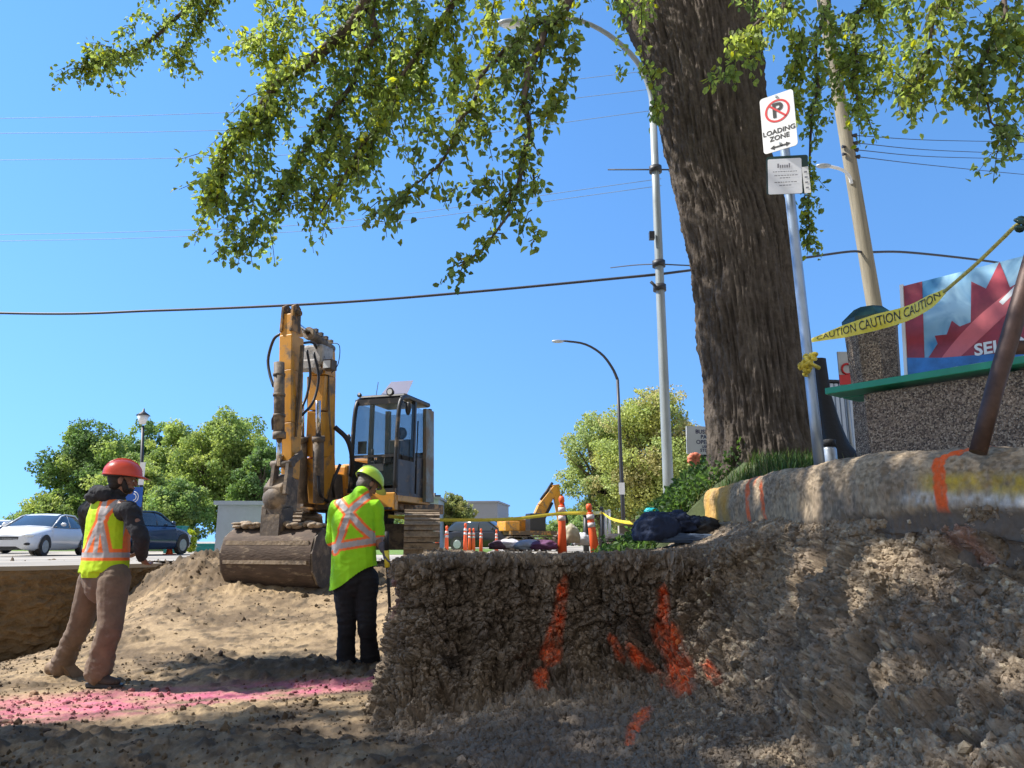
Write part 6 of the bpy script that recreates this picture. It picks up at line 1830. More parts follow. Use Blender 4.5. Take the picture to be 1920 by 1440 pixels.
# side auxiliary cylinders and pipes
for dx in (-.17, .17, .21):
    m = MB(); m.tube([bp(2.56, 3.3, dx), bp(2.57, 2.6, dx), bp(2.62, 1.9, dx)], .018, 6); part(m, "hydraulic_pipe", M['mudsteel'])
for dx in (-.19, .19): m = MB(); m.tube([bp(1.60, 1.9, dx), bp(1.74, 2.5, dx), bp(1.80, 3.0, dx)], .018, 6); part(m, "hydraulic_pipe", M['mudsteel'])
for pts__, r_ in (
        ([bp(2.62, 3.50, -.16), bp(2.60, 3.42, -.30), bp(2.62, 3.12, -.36), bp(2.66, 2.86, -.28), bp(2.70, 2.66, -.17)], .022),
        ([bp(2.30, 3.30, .1), bp(2.22, 2.95, .13), bp(2.26, 2.6, .12), bp(2.40, 2.30, .10)], .020), ([bp(2.2, 3.28, .16), bp(2.12, 2.9, .22), bp(2.2, 2.5, .20), bp(2.40, 2.25, .14)], .020),
        ([bp(2.36, 3.40, .05), bp(2.1, 3.46, .08), bp(1.95, 3.3, .1)], .02), ([bp(1.9, 3.5, .22), bp(1.9, 3.45, .42), bp(1.9, 3.15, .42), bp(1.9, 3.0, .3)], .007),
        ([bp(1.55, 2.2, .2), bp(1.45, 2.0, .38), bp(1.3, 1.7, .40), bp(1.15, 1.45, .30)], .04), ([bp(1.2, 1.2, -.3), bp(1.5, 1.35, -.38), bp(1.6, 1.6, -.25)], .03),
        ([bp(2.6, 2.25, -.05), bp(2.62, 2.2, -.20), bp(2.62, 2.02, -.19)], .02), ([bp(1.3, 1.1, .1), bp(1.6, 1.3, .25), bp(1.5, 1.6, .3)], .025), ([bp(1.2, 1.0, 0), bp(1.7, 1.1, .1), bp(1.8, 1.4, .1)], .025)):
    m = MB(); m.tube(spline(pts__, 18), r_, 8); part(m, "hose", M['hose'])
# linkage and quick hitch
hx = bx + .19


def bq(f, z, dx=0.0): return Vector((hx + dx, -f, z))


m = MB()
for dx in (-.13, .10):
    m.beam(bq(2.84, 1.48, dx), bq(2.56, 1.66, dx), .04, .10, side=(1, 0, 0)); m.beam(bq(2.84, 1.48, dx), bq(2.88, 1.05, dx), .05, .12, side=(1, 0, 0))
m.tube([bq(2.84, 1.48, -.20), bq(2.84, 1.48, .16)], .05, 12)
part(m, "bucket_link", M['mudsteel'])
m = MB(); m.prism([(-.18, -.25), (.20, -.22), (.24, .10), (.05, .30), (-.18, .22)], bq(2.70, 1.05, -.10), (0, -1, 0), (0, 0, 1), .30); m.ell(bq(2.86, 1.0, -.10), (.19, .12, .17), 16, 8)
m.box(bq(2.75, .82, -.12), (.34, .3, .16)); part(m, "quick_hitch", M['mudsteel'], bevel=.02)
# ears on the bucket
m = MB()
for dx in (-.22, .04): m.prism([(-.14, -.25), (.18, -.18), (.16, .22), (-.10, .26)], bq(2.75, .62, dx), (0, -1, 0), (0, 0, 1), .05)
m.box(bq(2.93, .60, -.09), (.30, .05, .34)); part(m, "bucket_ear", M['mudsteel'])
# wide ditching bucket: we look at its curved back
bw = 1.44; bcx = bx + .12
prof_ = [(-.55, .52), (-.35, .60), (-.05, .60), (.22, .56), (.42, .44), (.50, .22), (.46, -.02), (.32, -.20), (.10, -.30), (-.18, -.32), (-.42, -.28)]
bfc, bzc = 2.55, 0.02
rows_ = []; rows2 = []
for f, z in [tuple(p) for p in catmull(np.array(prof_), 40)]:
    rows_.append([(bcx - bw / 2 + bw * k / 10, -(bfc + f), bzc + z) for k in range(11)])
    rows2.append([(bcx - bw / 2 + bw * k / 10, -(bfc + f * .93), bzc + .10 + (z - .10) * .93) for k in range(11)])
m = MB(); m.quadstrip(rows_); m.quadstrip([r[::-1] for r in rows2])
m.quadstrip([rows_[0], rows2[0]]); m.quadstrip([rows_[-1], rows2[-1]])
bk = part(m, "bucket_shell", pm("bucket caked with earth", (0.095, 0.065, 0.047), 0.85, .1, .35, 4, .006, 16, grime=(0.27, 0.205, 0.14), gamt=.38, gscale=3.0, stretch=(1, 3, 3)))
for s_ in (-1, 1):
    m = MB(); m.prism([(-f, z) for f, z in prof_], (bcx + s_ * (bw / 2 + .012), -bfc, bzc), (0, 1, 0), (0, 0, 1), .03); m.build("side_plate", M['mudsteel'], bk)
m = MB()
m.beam((bcx - bw / 2 + .05, -(bfc + .47), bzc + .36), (bcx + bw / 2 - .05, -(bfc + .47), bzc + .36), .06, .02, side=(0, 0, 1)); m.beam((bcx - bw / 2, -(bfc - .50), bzc - .29), (bcx + bw / 2, -(bfc - .50), bzc - .29), .03, .16, side=(0, 0, 1))
m.beam((bcx - bw / 2 + .05, -(bfc + .505), bzc + .10), (bcx + bw / 2 - .05, -(bfc + .505), bzc + .10), .05, .02, side=(0, 0, 1))
m.build("wear_strip", M['drymud'], bk)
# mud lumps on the machine
rr_ = random.Random(5); m = MB()
for k in range(60):
    m.ell((bcx + rr_.uniform(-.7, .7), -(bfc + rr_.uniform(.0, .35)), bzc + .60 + rr_.uniform(-.02, .03)), (rr_.uniform(.03, .11), rr_.uniform(.03, .08), rr_.uniform(.02, .05)), 7, 5)
m.build("mud_cake", M['drymud'], bk)

# distant excavator, seen from behind and to the side
q = at(988, 1012, 41); q.z = -0.52
fe = empty("excavator", q, math.radians(108), "small looking yellow excavator far down the street with its boom folded", "excavator")
before = set(bpy.data.objects)
track(fe, -.95, .5, 3.2, .75, M['mudsteel'], M['mudsteel']); track(fe, .95, .5, 3.2, .75, M['mudsteel'], M['mudsteel'])
m = MB(); m.box((0, 0, .95), (2.3, 2.6, .22)); m.build("platform", M['yellowd'], fe)
m = MB(); m.box((.72, .6, 1.38), (.8, 1.5, .62)); m.box((-.3, 1.1, 1.30), (1.2, .8, .5)); m.build("engine_house", M['yellow'], fe, bevel=.04)
m = MB(); m.box((-.55, -.3, 1.50), (.8, .9, .95)); m.build("cab", M['black'], fe, bevel=.05)
m = MB()
for (a, b_, w0_, w1_) in (((.25, -.4, 1.1), (.25, -1.0, 2.35), .55, .6), ((.25, -1.0, 2.35), (.25, -1.75, 3.45), .6, .3)): m.beam(a, b_, .34, w0_, side=(1, 0, 0), h1=w1_)
m.build("boom", M['yellow'], fe, bevel=.02)
m = MB(); m.beam((.25, -1.75, 3.6), (.25, -2.15, 1.0), .26, .44, side=(1, 0, 0), h1=.22); m.build("stick", M['yellow'], fe, bevel=.01)
m = MB(); m.tube([(.0, -.7, 1.2), (.05, -1.5, 2.6)], .08, 8); m.tube([(.25, -2.1, 3.1), (.25, -2.45, 1.5)], .08, 8); m.tube([(.25, -.9, 2.75), (.25, -1.6, 3.7)], .08, 8); m.build("cylinder", M['black'], fe)
m = MB(); m.prism([(-.4, .0), (.1, .1), (.35, -.2), (.3, -.6), (-.1, -.75), (-.4, -.6)], (.25, -2.05, .95), (0, 1, 0), (0, 0, 1), .8); m.build("bucket", M['mudsteel'], fe, bevel=.03)


# ---- cars
def car(name, base, rz, paint, label, L=4.6, W=1.82, H=1.46, suv=False, group=None):
    t = empty(name, base, rz, label, "car", group)       # front towards -y
    hood = 0.98 if not suv else 1.08; belt = hood + .05
    st = [(-L / 2, .52, .34, .60), (-L / 2 + .06, .80, .24, .72), (-L / 2 + .45, .96, .20, hood - .16), (-L / 2 + 1.25, 1.0, .20, hood - .02), (-L * .18, 1.0, .20, belt), (L * .15, 1.0, .20, belt), (L / 2 - .75, 1.0, .22, belt + .02), (L / 2 - .12, .90, .26, belt - .02 if not suv else belt), (L / 2, .78, .36, belt - .25)]
    C = catmull(np.array(st), 44)
    rows = []
    for y, wf, zb, zt in C:
        w = W / 2 * wf; hgt = zt - zb
        sec = [(-.80 * w, zb), (-.97 * w, zb + .12 * hgt), (-1.0 * w, zb + .45 * hgt), (-.97 * w, zb + .78 * hgt), (-.90 * w, zb + .96 * hgt), (-.6 * w, zt), (0, zt + .025), (.6 * w, zt), (.90 * w, zb + .96 * hgt), (.97 * w, zb + .78 * hgt), (1.0 * w, zb + .45 * hgt), (.97 * w, zb + .12 * hgt), (.80 * w, zb)]
        rows.append([(x, y, z) for x, z in sec])
    m = MB(); m.quadstrip(rows)
    m.add(rows[0], [tuple(range(13))]); m.add(rows[-1], [tuple(range(13))])
    body = m.build("body", paint, t)
    # greenhouse
    y0_, y1_, y2_, y3_ = -L * .20, -L * .02, L * .22 if not suv else L * .36, L * .37 if not suv else L * .46
    roofz = H; m = MB()
    gs = []
    for y, z, f in ((y0_, belt - .04, .90), (y1_, roofz - .07, .74), (y1_ + .35, roofz, .72), (y2_, roofz - .03, .72), (y3_, belt - .02, .86)):
        gs.append((y, z, f))
    Cg = np.array(gs)
    rows = []
    for y, z, f in Cg:
        wb_ = W / 2 * .93; wt = W / 2 * f
        rows.append([(-wb_, y, belt - .05), (-(wb_ + wt) / 2 - .01, y, (belt + z) / 2), (-wt, y, z - .03), (-wt * .8, y, z), (0, y, z + .015), (wt * .8, y, z), (wt, y, z - .03), ((wb_ + wt) / 2 + .01, y, (belt + z) / 2), (wb_, y, belt - .05)])
    m.quadstrip(rows); m.build("window", M['carglass'], t)
    m = MB()
    rr2 = [[(x * 1.0, y, z + .012) for x, y, z in r[3:6]] for r in rows[1:4]]
    rr2[0] = [(x, y + .02, z) for x, y, z in rr2[0]]
    m.quadstrip(rr2)
    for r in (0,):
        pass
    for s_ in (2, 6):
        m.tube([Vector(r[s_]) + Vector((0, 0, .01)) for r in rows], .028, 6)
        for yy in (L * .07,): m.tube([(rows[0][0][0] * (1 if s_ == 2 else -1), yy, belt - .03), (rows[2][s_][0], yy, roofz - .04)], .03, 6)
    m.build("roof", paint, t)
    for sx in (-1, 1):
        for yy in (-L / 2 + .85, L / 2 - .85):
            R = .33 if not suv else .36
            m = MB(); m.tube([(sx * (W / 2 - .18), yy, R), (sx * (W / 2 + .005), yy, R)], R, 22); wh = m.build("wheel", M['rubber'], t)
            m = MB(); m.tube([(sx * (W / 2 - .01), yy, R), (sx * (W / 2 + .014), yy, R)], [R * .68, R * .62], 18)
            m.build("rim", M['galv'], wh)
            m = MB()
            arch = [(sx * (W / 2 + .004), yy + (R + .07) * math.cos(a), R + (R + .07) * math.sin(a)) for a in np.linspace(-.15, PI + .15, 14)]
            arch2 = [(sx * (W / 2 + .004), yy + (R) * math.cos(a), R + R * math.sin(a)) for a in np.linspace(-.15, PI + .15, 14)]
            m.quadstrip([arch, arch2]); m.build("wheel_arch", M['black'], t)
        m = MB(); m.ell((sx * W * .36, -L / 2 + .14, .70), (.20, .12, .07), 12, 6, rot=Matrix.Rotation(sx * .45, 3, 'Z')); m.build("headlight", M['lamp'], t)
        m = MB(); m.ell((sx * W * .40, L / 2 - .10, .86), (.12, .08, .09), 10, 6); m.build("tail_light", M['red'], t)
        m = MB(); m.ell((sx * (W / 2 + .08), y0_ + .42, belt + .06), (.10, .07, .07), 10, 6); m.build("mirror", paint, t)
        m = MB(); m.ell((sx * W * .37, -L / 2 + .06, .42), (.13, .06, .05), 10, 5); m.build("fog_light", M['black'], t)
    m = MB(); m.box((0, -L / 2 + .035, .60), (.86, .07, .10)); m.box((0, -L / 2 + .045, .36), (.95, .07, .12)); m.build("grille", M['black'], t)
    return t


q = gp(72, 27.5, -0.505)
car("parked_car", q, math.radians(6), M['carwhite'], "white sedan parked facing left, behind the worker in the orange hard hat", H=1.47)
q = gp(-12, 33, -0.52)
car("parked_car", q, math.radians(-12), M['carwhite'], "second white car cut off by the left edge of the photo", H=1.42, L=4.5)
q = gp(262, 29, -0.50)
car("parked_car", q, math.radians(171), M['carblue'], "dark blue hatchback right of the worker in the orange hard hat, seen from its rear", H=1.62, L=4.4, suv=True)
q = gp(918, 42, -0.52)
car("parked_car", q, math.radians(70), M['carblack'], "small dark pickup sized car beyond the far delineators", H=1.75, L=4.8, suv=True)
q = gp(962, 62, -0.54)
car("parked_car", q, math.radians(20), M['carwhite'], "tiny white car far beyond the delineators", H=1.5)
# ================================================================== PEOPLE
def ering(c, d, a, ra, rb, n):
    """elliptical ring round centre c, path direction d, wide axis a"""
    d = d.normalized(); s = (a - d * a.dot(d)).normalized(); u = d.cross(s)
    return [c + s * (math.cos(t) * ra) + u * (math.sin(t) * rb) for t in [2 * PI * k / n for k in range(n)]]


class Org:
    """solids fused by a voxel remesh into one continuous skin"""
    def __init__(self): self.m = MB()

    def chain(self, pts, rad, a=(1, 0, 0), n=16, sub=4, round_=True):
        P = [Vector(p) for p in pts]; a = Vector(a)
        R = [(r, r) if not isinstance(r, tuple) else r for r in rad]
        arr = catmull(np.array([tuple(p) + r for p, r in zip(P, R)]), (len(P) - 1) * sub + 1)
        vs = []; K = len(arr); d0 = (Vector(arr[1][:3]) - Vector(arr[0][:3])).normalized()
        if abs(a.normalized().dot(d0)) > .8: a = Vector((0, 1, 0)) if abs(d0.y) < .7 else Vector((0, 0, 1))
        for i in range(K):
            p = Vector(arr[i][:3]); d = Vector(arr[min(K - 1, i + 1)][:3]) - Vector(arr[max(0, i - 1)][:3])
            dn = d.normalized(); a = (a - dn * a.dot(dn)).normalized()
            vs += ering(p, d, a, max(arr[i][3], .003), max(arr[i][4], .003), n)
        fs = []
        for i in range(K - 1):
            for k in range(n):
                fs.append((i * n + k, i * n + (k + 1) % n, (i + 1) * n + (k + 1) % n, (i + 1) * n + k))
        fs.append(tuple(range(n))[::-1]); fs.append(tuple((K - 1) * n + k for k in range(n)))
        self.m.add(vs, fs)
        if round_:
            for p, r in ((P[0], R[0]), (P[-1], R[-1])): self.m.ell(p, (min(r), min(r), min(r)), 14, 8)
        return self

    def ell(self, c, r, rot=None): self.m.ell(c, r, 20, 12, rot=rot); return self

    def build(self, name, mat, parent, off, voxel=0.008, smooth=3, colfn=None, dispfn=None, cut=None):
        me = bpy.data.meshes.new("tmp"); me.from_pydata([tuple(Vector(v)) for v in self.m.v], [], self.m.f)
        o = bpy.data.objects.new("tmp", me); COL.objects.link(o)
        r = o.modifiers.new("r", 'REMESH'); r.mode = 'VOXEL'; r.voxel_size = voxel
        s = o.modifiers.new("s", 'SMOOTH'); s.factor = 0.5; s.iterations = smooth
        dg = bpy.context.evaluated_depsgraph_get(); dg.update()
        m2 = bpy.data.meshes.new_from_object(o.evaluated_get(dg))
        bpy.data.objects.remove(o); bpy.data.meshes.remove(me)
        nv = len(m2.vertices); co = np.empty(nv * 3, np.float32); m2.vertices.foreach_get("co", co); co = co.reshape(-1, 3).astype(float)
        no = np.empty(nv * 3, np.float32); m2.vertices.foreach_get("normal", no); no = no.reshape(-1, 3).astype(float)
        nf = len(m2.polygons); lt = np.empty(nf, np.int32); m2.polygons.foreach_get("loop_total", lt)
        li = np.empty(len(m2.loops), np.int32); m2.loops.foreach_get("vertex_index", li)
        bpy.data.meshes.remove(m2)
        Fq = li.reshape(-1, 4) if (lt == 4).all() else None
        if Fq is None: raise RuntimeError("non quad remesh")
        orig = co.copy()
        if dispfn is not None: co = co + no * dispfn(orig, no)[:, None]
        if cut is not None:
            k = cut(orig); keepf = k[Fq].all(1); Fq = Fq[keepf]
        col = colfn(orig, no) if colfn is not None else None
        return np_mesh(name, co, Fq, mat, parent, col=col, offset=off)


def folds(freq, amp, seed, stretch=(1, 1, 2.2), sharp=1.0):
    def f(P, N):
        return amp * (fbm(P * np.array(stretch) * freq, 3, seed) + 0.5 * sharp * fbm(P * np.array(stretch[::-1]) * freq * 1.7, 2, seed + 4, ridge=True))
    return f


def hand(org, wrist, direc, palm_n, side, curl=0.8, scale=1.0):
    """palm with five bent fingers; direc = fingers, palm_n = out of the palm, side = towards the thumb"""
    w = Vector(wrist); d = Vector(direc).normalized(); n = Vector(palm_n); n = (n - d * n.dot(d)).normalized(); s = d.cross(n).normalized()
    if s.dot(Vector(side)) < 0: s = -s
    k = scale
    org.chain([w - d * .02 * k, w + d * .03 * k, w + d * .085 * k], [(.026 * k, .021 * k), (.034 * k, .017 * k), (.040 * k, .014 * k)], a=s, n=12)
    for i, (off, ln) in enumerate(((.030, .070), (.010, .080), (-.010, .075), (-.029, .058))):
        b = w + d * .085 * k + s * off * k; p = [b]; dd = d.copy()
        for j, fr in enumerate((.45, .32, .25)):
            ang = curl * (0.75 + .12 * i) * (0.6 + .3 * j)
            dd = (dd * math.cos(ang) + n * math.sin(ang)).normalized(); b = b + dd * ln * fr * k; p.append(b)
            # keep bending from the new direction
            n2 = n
        org.chain(p, [.0095 * k, .009 * k, .0082 * k, .007 * k], a=s, n=8, sub=2)
    b = w + d * .022 * k + s * .028 * k
    org.chain([b, b + (s * .6 + d * .7 + n * .25).normalized() * .038 * k, b + (s * .6 + d * .7 + n * .25).normalized() * .038 * k + (d * .85 + n * .5).normalized() * .034 * k], [.013 * k, .011 * k, .0085 * k], a=n, n=8, sub=2)


def head_shape(org, c, face, up, s=1.0):
    """head with brow, nose, lips, chin, ears; c centre of skull"""
    f = Vector(face).normalized(); u = Vector(up); u = (u - f * u.dot(f)).normalized(); r = f.cross(u)
    Rm = Matrix((r, f, u)).transposed()
    c = Vector(c)
    org.ell(c + u * .015 * s, (.076 * s, .096 * s, .098 * s), Rm)
    org.ell(c + f * .028 * s - u * .052 * s, (.056 * s, .062 * s, .066 * s), Rm)
    org.ell(c + f * .070 * s - u * .092 * s, (.026 * s, .022 * s, .020 * s), Rm)
    org.ell(c + f * .098 * s - u * .020 * s, (.012 * s, .018 * s, .026 * s), Rm)
    org.ell(c + f * .108 * s - u * .036 * s, (.016 * s, .012 * s, .011 * s), Rm)
    org.ell(c + f * .083 * s + u * .018 * s, (.050 * s, .014 * s, .012 * s), Rm)
    org.ell(c + f * .088 * s - u * .064 * s, (.024 * s, .010 * s, .008 * s), Rm)
    for sx in (-1, 1):
        org.ell(c + r * .079 * s * sx - u * .012 * s - f * .004 * s, (.010 * s, .020 * s, .032 * s), Rm)
        org.ell(c + f * .060 * s + r * .040 * s * sx - u * .028 * s, (.022 * s, .02 * s, .018 * s), Rm)
    return c, f, u, r, Rm


def hard_hat(name, c, f, u, r, Rm, mat, parent, off, s=1.0, peak=True, lift=0.045):
    m = MB(); cc = c + u * lift
    vs = []; n = 32; K = 11
    for j in range(K):
        t = (PI / 2) * j / (K - 1)
        for k in range(n):
            a = 2 * PI * k / n
            rx, ry = .118 * s, .142 * s
            ridge = 1 + .05 * math.exp(-(math.sin(a - PI / 2) * 0 + math.cos(a)) ** 2 / .02) * math.sin(t)
            vs.append(cc + r * (rx * math.cos(a) * math.cos(t) * 1.0) + f * (ry * math.sin(a) * math.cos(t)) + u * (.118 * s * math.sin(t) * ridge))
    fs = [(j * n + k, j * n + (k + 1) % n, (j + 1) * n + (k + 1) % n, (j + 1) * n + k) for j in range(K - 1) for k in range(n)]
    m.add(vs, fs, 0, True)
    # brim all round, longer at the front
    ins = []; out = []; low = []
    for k in range(n + 1):
        a = 2 * PI * k / n; fr = max(0, math.sin(a)) ** 2
        w = (.007 + (.056 if peak else .028) * fr) * s
        p = cc + r * (.118 * s * math.cos(a)) + f * (.142 * s * math.sin(a))
        dirv = (r * math.cos(a) + f * math.sin(a)).normalized()
        ins.append(p + u * .002); out.append(p + dirv * w - u * (.010 + .016 * fr) * s); low.append(p - u * .006)
    m.quadstrip([ins, out, low])
    # central ridge
    rg_ = [cc + f * (.135 * s * math.cos(t)) + u * (.121 * s * math.sin(t)) for t in np.linspace(.25, PI - .25, 14)]
    m.tube(rg_, .010 * s, 6)
    h = m.build(name, mat, parent, offset=off)
    m = MB()
    bd = [cc - u * .012 + r * (.105 * s * math.cos(a)) + f * (.128 * s * math.sin(a)) for a in np.linspace(0, 2 * PI, 25)]
    m.tube(bd, .010, 6, caps=False); m.build("headband", M['black'], h, offset=off)
    return h


def boot(org, ankle, toe_dir, up=(0, 0, 1), s=1.0):
    a = Vector(ankle); t = Vector(toe_dir).normalized(); u = Vector(up); u = (u - t * u.dot(t)).normalized(); sd = t.cross(u)
    heel = a - u * .075 * s - t * .045 * s
    org.chain([a + u * .14 * s, a, a - u * .035 * s + t * .0 * s], [(.060 * s, .060 * s), (.055 * s, .058 * s), (.050 * s, .062 * s)], a=sd, n=16)
    org.chain([heel + u * .012 * s, heel + t * .09 * s + u * .012 * s, heel + t * .17 * s + u * .002 * s, heel + t * .235 * s - u * .002 * s], [(.040 * s, .040 * s), (.046 * s, .042 * s), (.052 * s, .036 * s), (.040 * s, .028 * s)], a=sd, n=16)


def sole(mb, ankle, toe_dir, up=(0, 0, 1), s=1.0):
    a = Vector(ankle); t = Vector(toe_dir).normalized(); u = Vector(up); u = (u - t * u.dot(t)).normalized(); sd = t.cross(u)
    heel = a - u * .10 * s - t * .045 * s
    poly = []
    for x, w in ((-.045, .02), (-.03, .038), (.05, .042), (.12, .040), (.20, .052), (.26, .038), (.285, .012)): poly.append((x * s, w * s))
    poly = poly + [(x, -w) for x, w in poly[::-1]]
    mb.prism(poly, heel - u * .005, t, sd, .026 * s)


LIME = np.array([0.30, 0.68, 0.012]); LIMEY = np.array([0.48, 0.70, 0.015]); HV = np.array([0.95, 0.20, 0.045]); SIL = np.array([0.40, 0.38, 0.38])


def hivis(base, origin, axis_s, back, upv, bands, hb, cloth_lo=None, wo=0.052, wi=0.030):
    """colour function: bands = list of ((s0,v0),(s1,v1)) in metres on the back, hb = (height of waist band)"""
    o = np.array(origin); S_ = np.array(axis_s); B_ = np.array(back); U_ = np.array(upv)
    def fn(P, N):
        q = P - o; s = q @ S_; v = q @ U_; bk = N @ B_
        col = np.tile(base, (len(P), 1)) * (1 + .05 * fbm(P * 9, 2, 5))[:, None]
        P2 = np.stack([s, v], 1)
        o_m = np.zeros(len(P)); i_m = np.zeros(len(P))
        for a, b in bands:
            d = seg_dist(P2, a, b)
            if True:
                mk = (bk > -0.15)
                o_m = np.maximum(o_m, (d < wo) * mk); i_m = np.maximum(i_m, (d < wi) * mk)
        front = (bk < -0.15)
        for sx in (-.11, .11):
            d = np.abs(s - sx); o_m = np.maximum(o_m, (d < wo * .9) * front * (v > hb)); i_m = np.maximum(i_m, (d < wi * .9) * front * (v > hb))
        d = np.abs(v - hb); o_m = np.maximum(o_m, d < wo); i_m = np.maximum(i_m, d < wi)
        sil = SIL * (1 + .12 * fbm(P * 60, 2, 7))[:, None]
        col = np.where(o_m[:, None] > 0, HV, col); col = np.where(i_m[:, None] > 0, sil, col)
        return col
    return fn


# ---------------- worker in the orange hard hat (left) : seen from behind, walking right
def W1(px, py, Y=6.40): return at(px, py, Y)


base1 = W1(170, 1290, 6.45); base1.z = -1.15
w1 = empty("person", base1, 0, "worker in orange hard hat, charcoal hoodie, yellow vest and brown trousers stepping right", "person")
SH = Vector((0.86, -0.50, 0)).normalized(); BK = Vector((-0.50, -0.86, 0)).normalized()
pel = W1(196, 1072, 6.42); chest = W1(205, 965, 6.44); neckb = W1(210, 928, 6.44); headc = W1(229, 899, 6.42)
hipL = W1(176, 1092, 6.52); kneeL = W1(150, 1172, 6.62); ankL = W1(116, 1246, 6.78)      # trailing leg
hipR = W1(214, 1090, 6.34); kneeR = W1(206, 1178, 6.28); ankR = W1(184, 1258, 6.34)      # standing leg
shR = W1(243, 957, 6.30); elR = W1(264, 1010, 6.26); wrR = W1(266, 1046, 6.46)
shL = W1(165, 957, 6.60); elL = W1(180, 1015, 6.78); wrL = W1(225, 1040, 6.80)
faceD = Vector((0.90, 0.38, -0.05)); upD = Vector((0.05, 0, 1))
S1_ = Org()
S1_.chain([pel - Vector((0, 0, .02)), pel.lerp(chest, .5), chest, neckb - Vector((0, 0, .03))], [(.145, .10), (.135, .095), (.165, .11), (.08, .07)], a=SH)
S1_.chain([neckb - Vector((0, 0, .02)), headc - Vector((0, 0, .04))], [.058, .055])
hc = head_shape(S1_, headc, faceD, upD, 1.08)
S1_.chain([hipL, kneeL, ankL], [(.078, .078), (.056, .056), (.042, .042)]); S1_.chain([hipR, kneeR, ankR], [(.078, .078), (.056, .056), (.042, .042)])
S1_.chain([chest + Vector((0, 0, .08)), shR, elR, wrR], [.055, .046, .037, .028]); S1_.chain([chest + Vector((0, 0, .08)), shL, elL, wrL], [.06, .055, .042, .030])
S1_.chain([ankL, ankL + Vector((.03, .03, -.06))], [.04, .035]); S1_.chain([ankR, ankR + Vector((.05, 0, -.06))], [.04, .035])
hand(S1_, wrR, (wrR - elR).normalized() * .6 + Vector((0.2, .5, -.3)), (0.2, .3, 1), (-1, .3, 0), .75)
hand(S1_, wrL, Vector((1, .1, -.15)), (0, .3, 1), (0, -1, .3), .75)
S1_.build("body", M['skin'], w1, base1, voxel=0.0055, smooth=2)
c, f, u, r, Rm = hc
m = MB()
for sx in (-1, 1): m.ell(c + f * .092 + r * .033 * sx - u * .006, (.012, .010, .009), 10, 6, rot=Rm)
m.build("eyes", M['eye'], w1, offset=base1)
m = MB(); m.ell(c + f * .104 - u * .071, (.020, .006, .007), 10, 6, rot=Rm); m.build("mouth", M['lip'], w1, offset=base1)
hr = Org(); hr.ell(c + u * .012 - f * .020, (.088, .096, .100), Rm); hr.ell(c - f * .045 - u * .035, (.072, .055, .07), Rm)
hr.ell(c + f * .045 - u * .085, (.056, .058, .036), Rm); hr.chain([c + r * .074 - u * .02 + f * .02, c + r * .06 - u * .075 + f * .04], [.020, .024]); hr.chain([c - r * .074 - u * .02 + f * .02, c - r * .06 - u * .075 + f * .04], [.020, .024])
hr.build("hair", M['hairdark'], w1, base1, .006, 2, dispfn=folds(40, .002, 31))
hard_hat("hard_hat", c, f, (u - f * .05).normalized(), r, Rm, M['hatorange'], w1, base1, 1.10, True, .040)
# hoodie
H_ = Org()
H_.chain([pel + Vector((0, 0, .02)), pel.lerp(chest, .5), chest, neckb - Vector((0, 0, .02))], [(.175, .125), (.165, .12), (.19, .135), (.11, .095)], a=SH)
H_.chain([shR.lerp(chest, .55), shR + Vector((0, 0, -.005)), shR.lerp(elR, .5), elR, elR.lerp(wrR, .6), wrR.lerp(elR, .08)], [(.078, .078), (.076, .076), (.066, .066), (.062, .062), (.052, .052), (.042, .042)])
H_.chain([shL.lerp(chest, .55), shL + Vector((0, 0, -.005)), elL, wrL.lerp(elL, .08)], [(.078, .078), (.076, .076), (.060, .060), (.042, .042)])
H_.chain([neckb + Vector((0, 0, -.03)), neckb + Vector((0.02, 0, .03))], [(.105, .095), (.082, .080)], a=SH)
hb_ = neckb + BK * .075 + Vector((-.02, 0, .012))
H_.ell(hb_, (.125, .070, .062), Matrix.Rotation(-.35, 3, 'Z') @ Matrix.Rotation(.25, 3, 'Y')); H_.ell(hb_ + Vector((-.05, 0, -.035)), (.085, .06, .05))
H_.ell(neckb + Vector((.07, .0, .03)), (.06, .07, .05))
H_.build("hoodie", M['hoodie'], w1, base1, .008, 3, dispfn=folds(9, .012, 41, (1, 1, 1.5), 1.2))
# vest
V_ = Org()
V_.chain([pel + Vector((-.005, 0, -.005)), pel.lerp(chest, .3), pel.lerp(chest, .65), chest, chest.lerp(neckb, .55), neckb - Vector((0, 0, .03))], [(.225, .170), (.215, .16), (.205, .155), (.205, .15), (.175, .12), (.10, .10)], a=SH)
cut1 = lambda P: (P[:, 2] < neckb.z - .035) & ~(((P - np.array(shR)) @ np.array([1, 0, .1]) > -.045) & (P[:, 2] > shR.z - .19)) & ~(((P - np.array(shL)) @ np.array([-1, 0, .1]) > -.03) & (P[:, 2] > shL.z - .17)) & (P[:, 2] > pel.z - .045)
vc = W1(198, 1000, 6.3)
upv = (neckb - pel).normalized()
sx_ = np.array(SH)
def vfn(P, N):
    # band layout on the back: crossing straps meeting below the shoulder blades, then down to the waist band
    return hivis(LIMEY, tuple(vc), tuple(Vector((1, 0, 0))), tuple(BK), (0, 0, 1), [((-.045, .30), (-.05, -.16)), ((.085, .32), (-.035, .12)), ((-.035, .12), (-.155, -.17)), ((-.05, .30), (-.02, .12)), ((-.035, .10), (.045, -.16))], -.175, wo=.048, wi=.021)(P, N)
V_.build("hi_vis_vest", M['cloth'], w1, base1, .006, 3, colfn=vfn, dispfn=folds(7, .012, 45, (1, 1, .6), .8), cut=cut1)
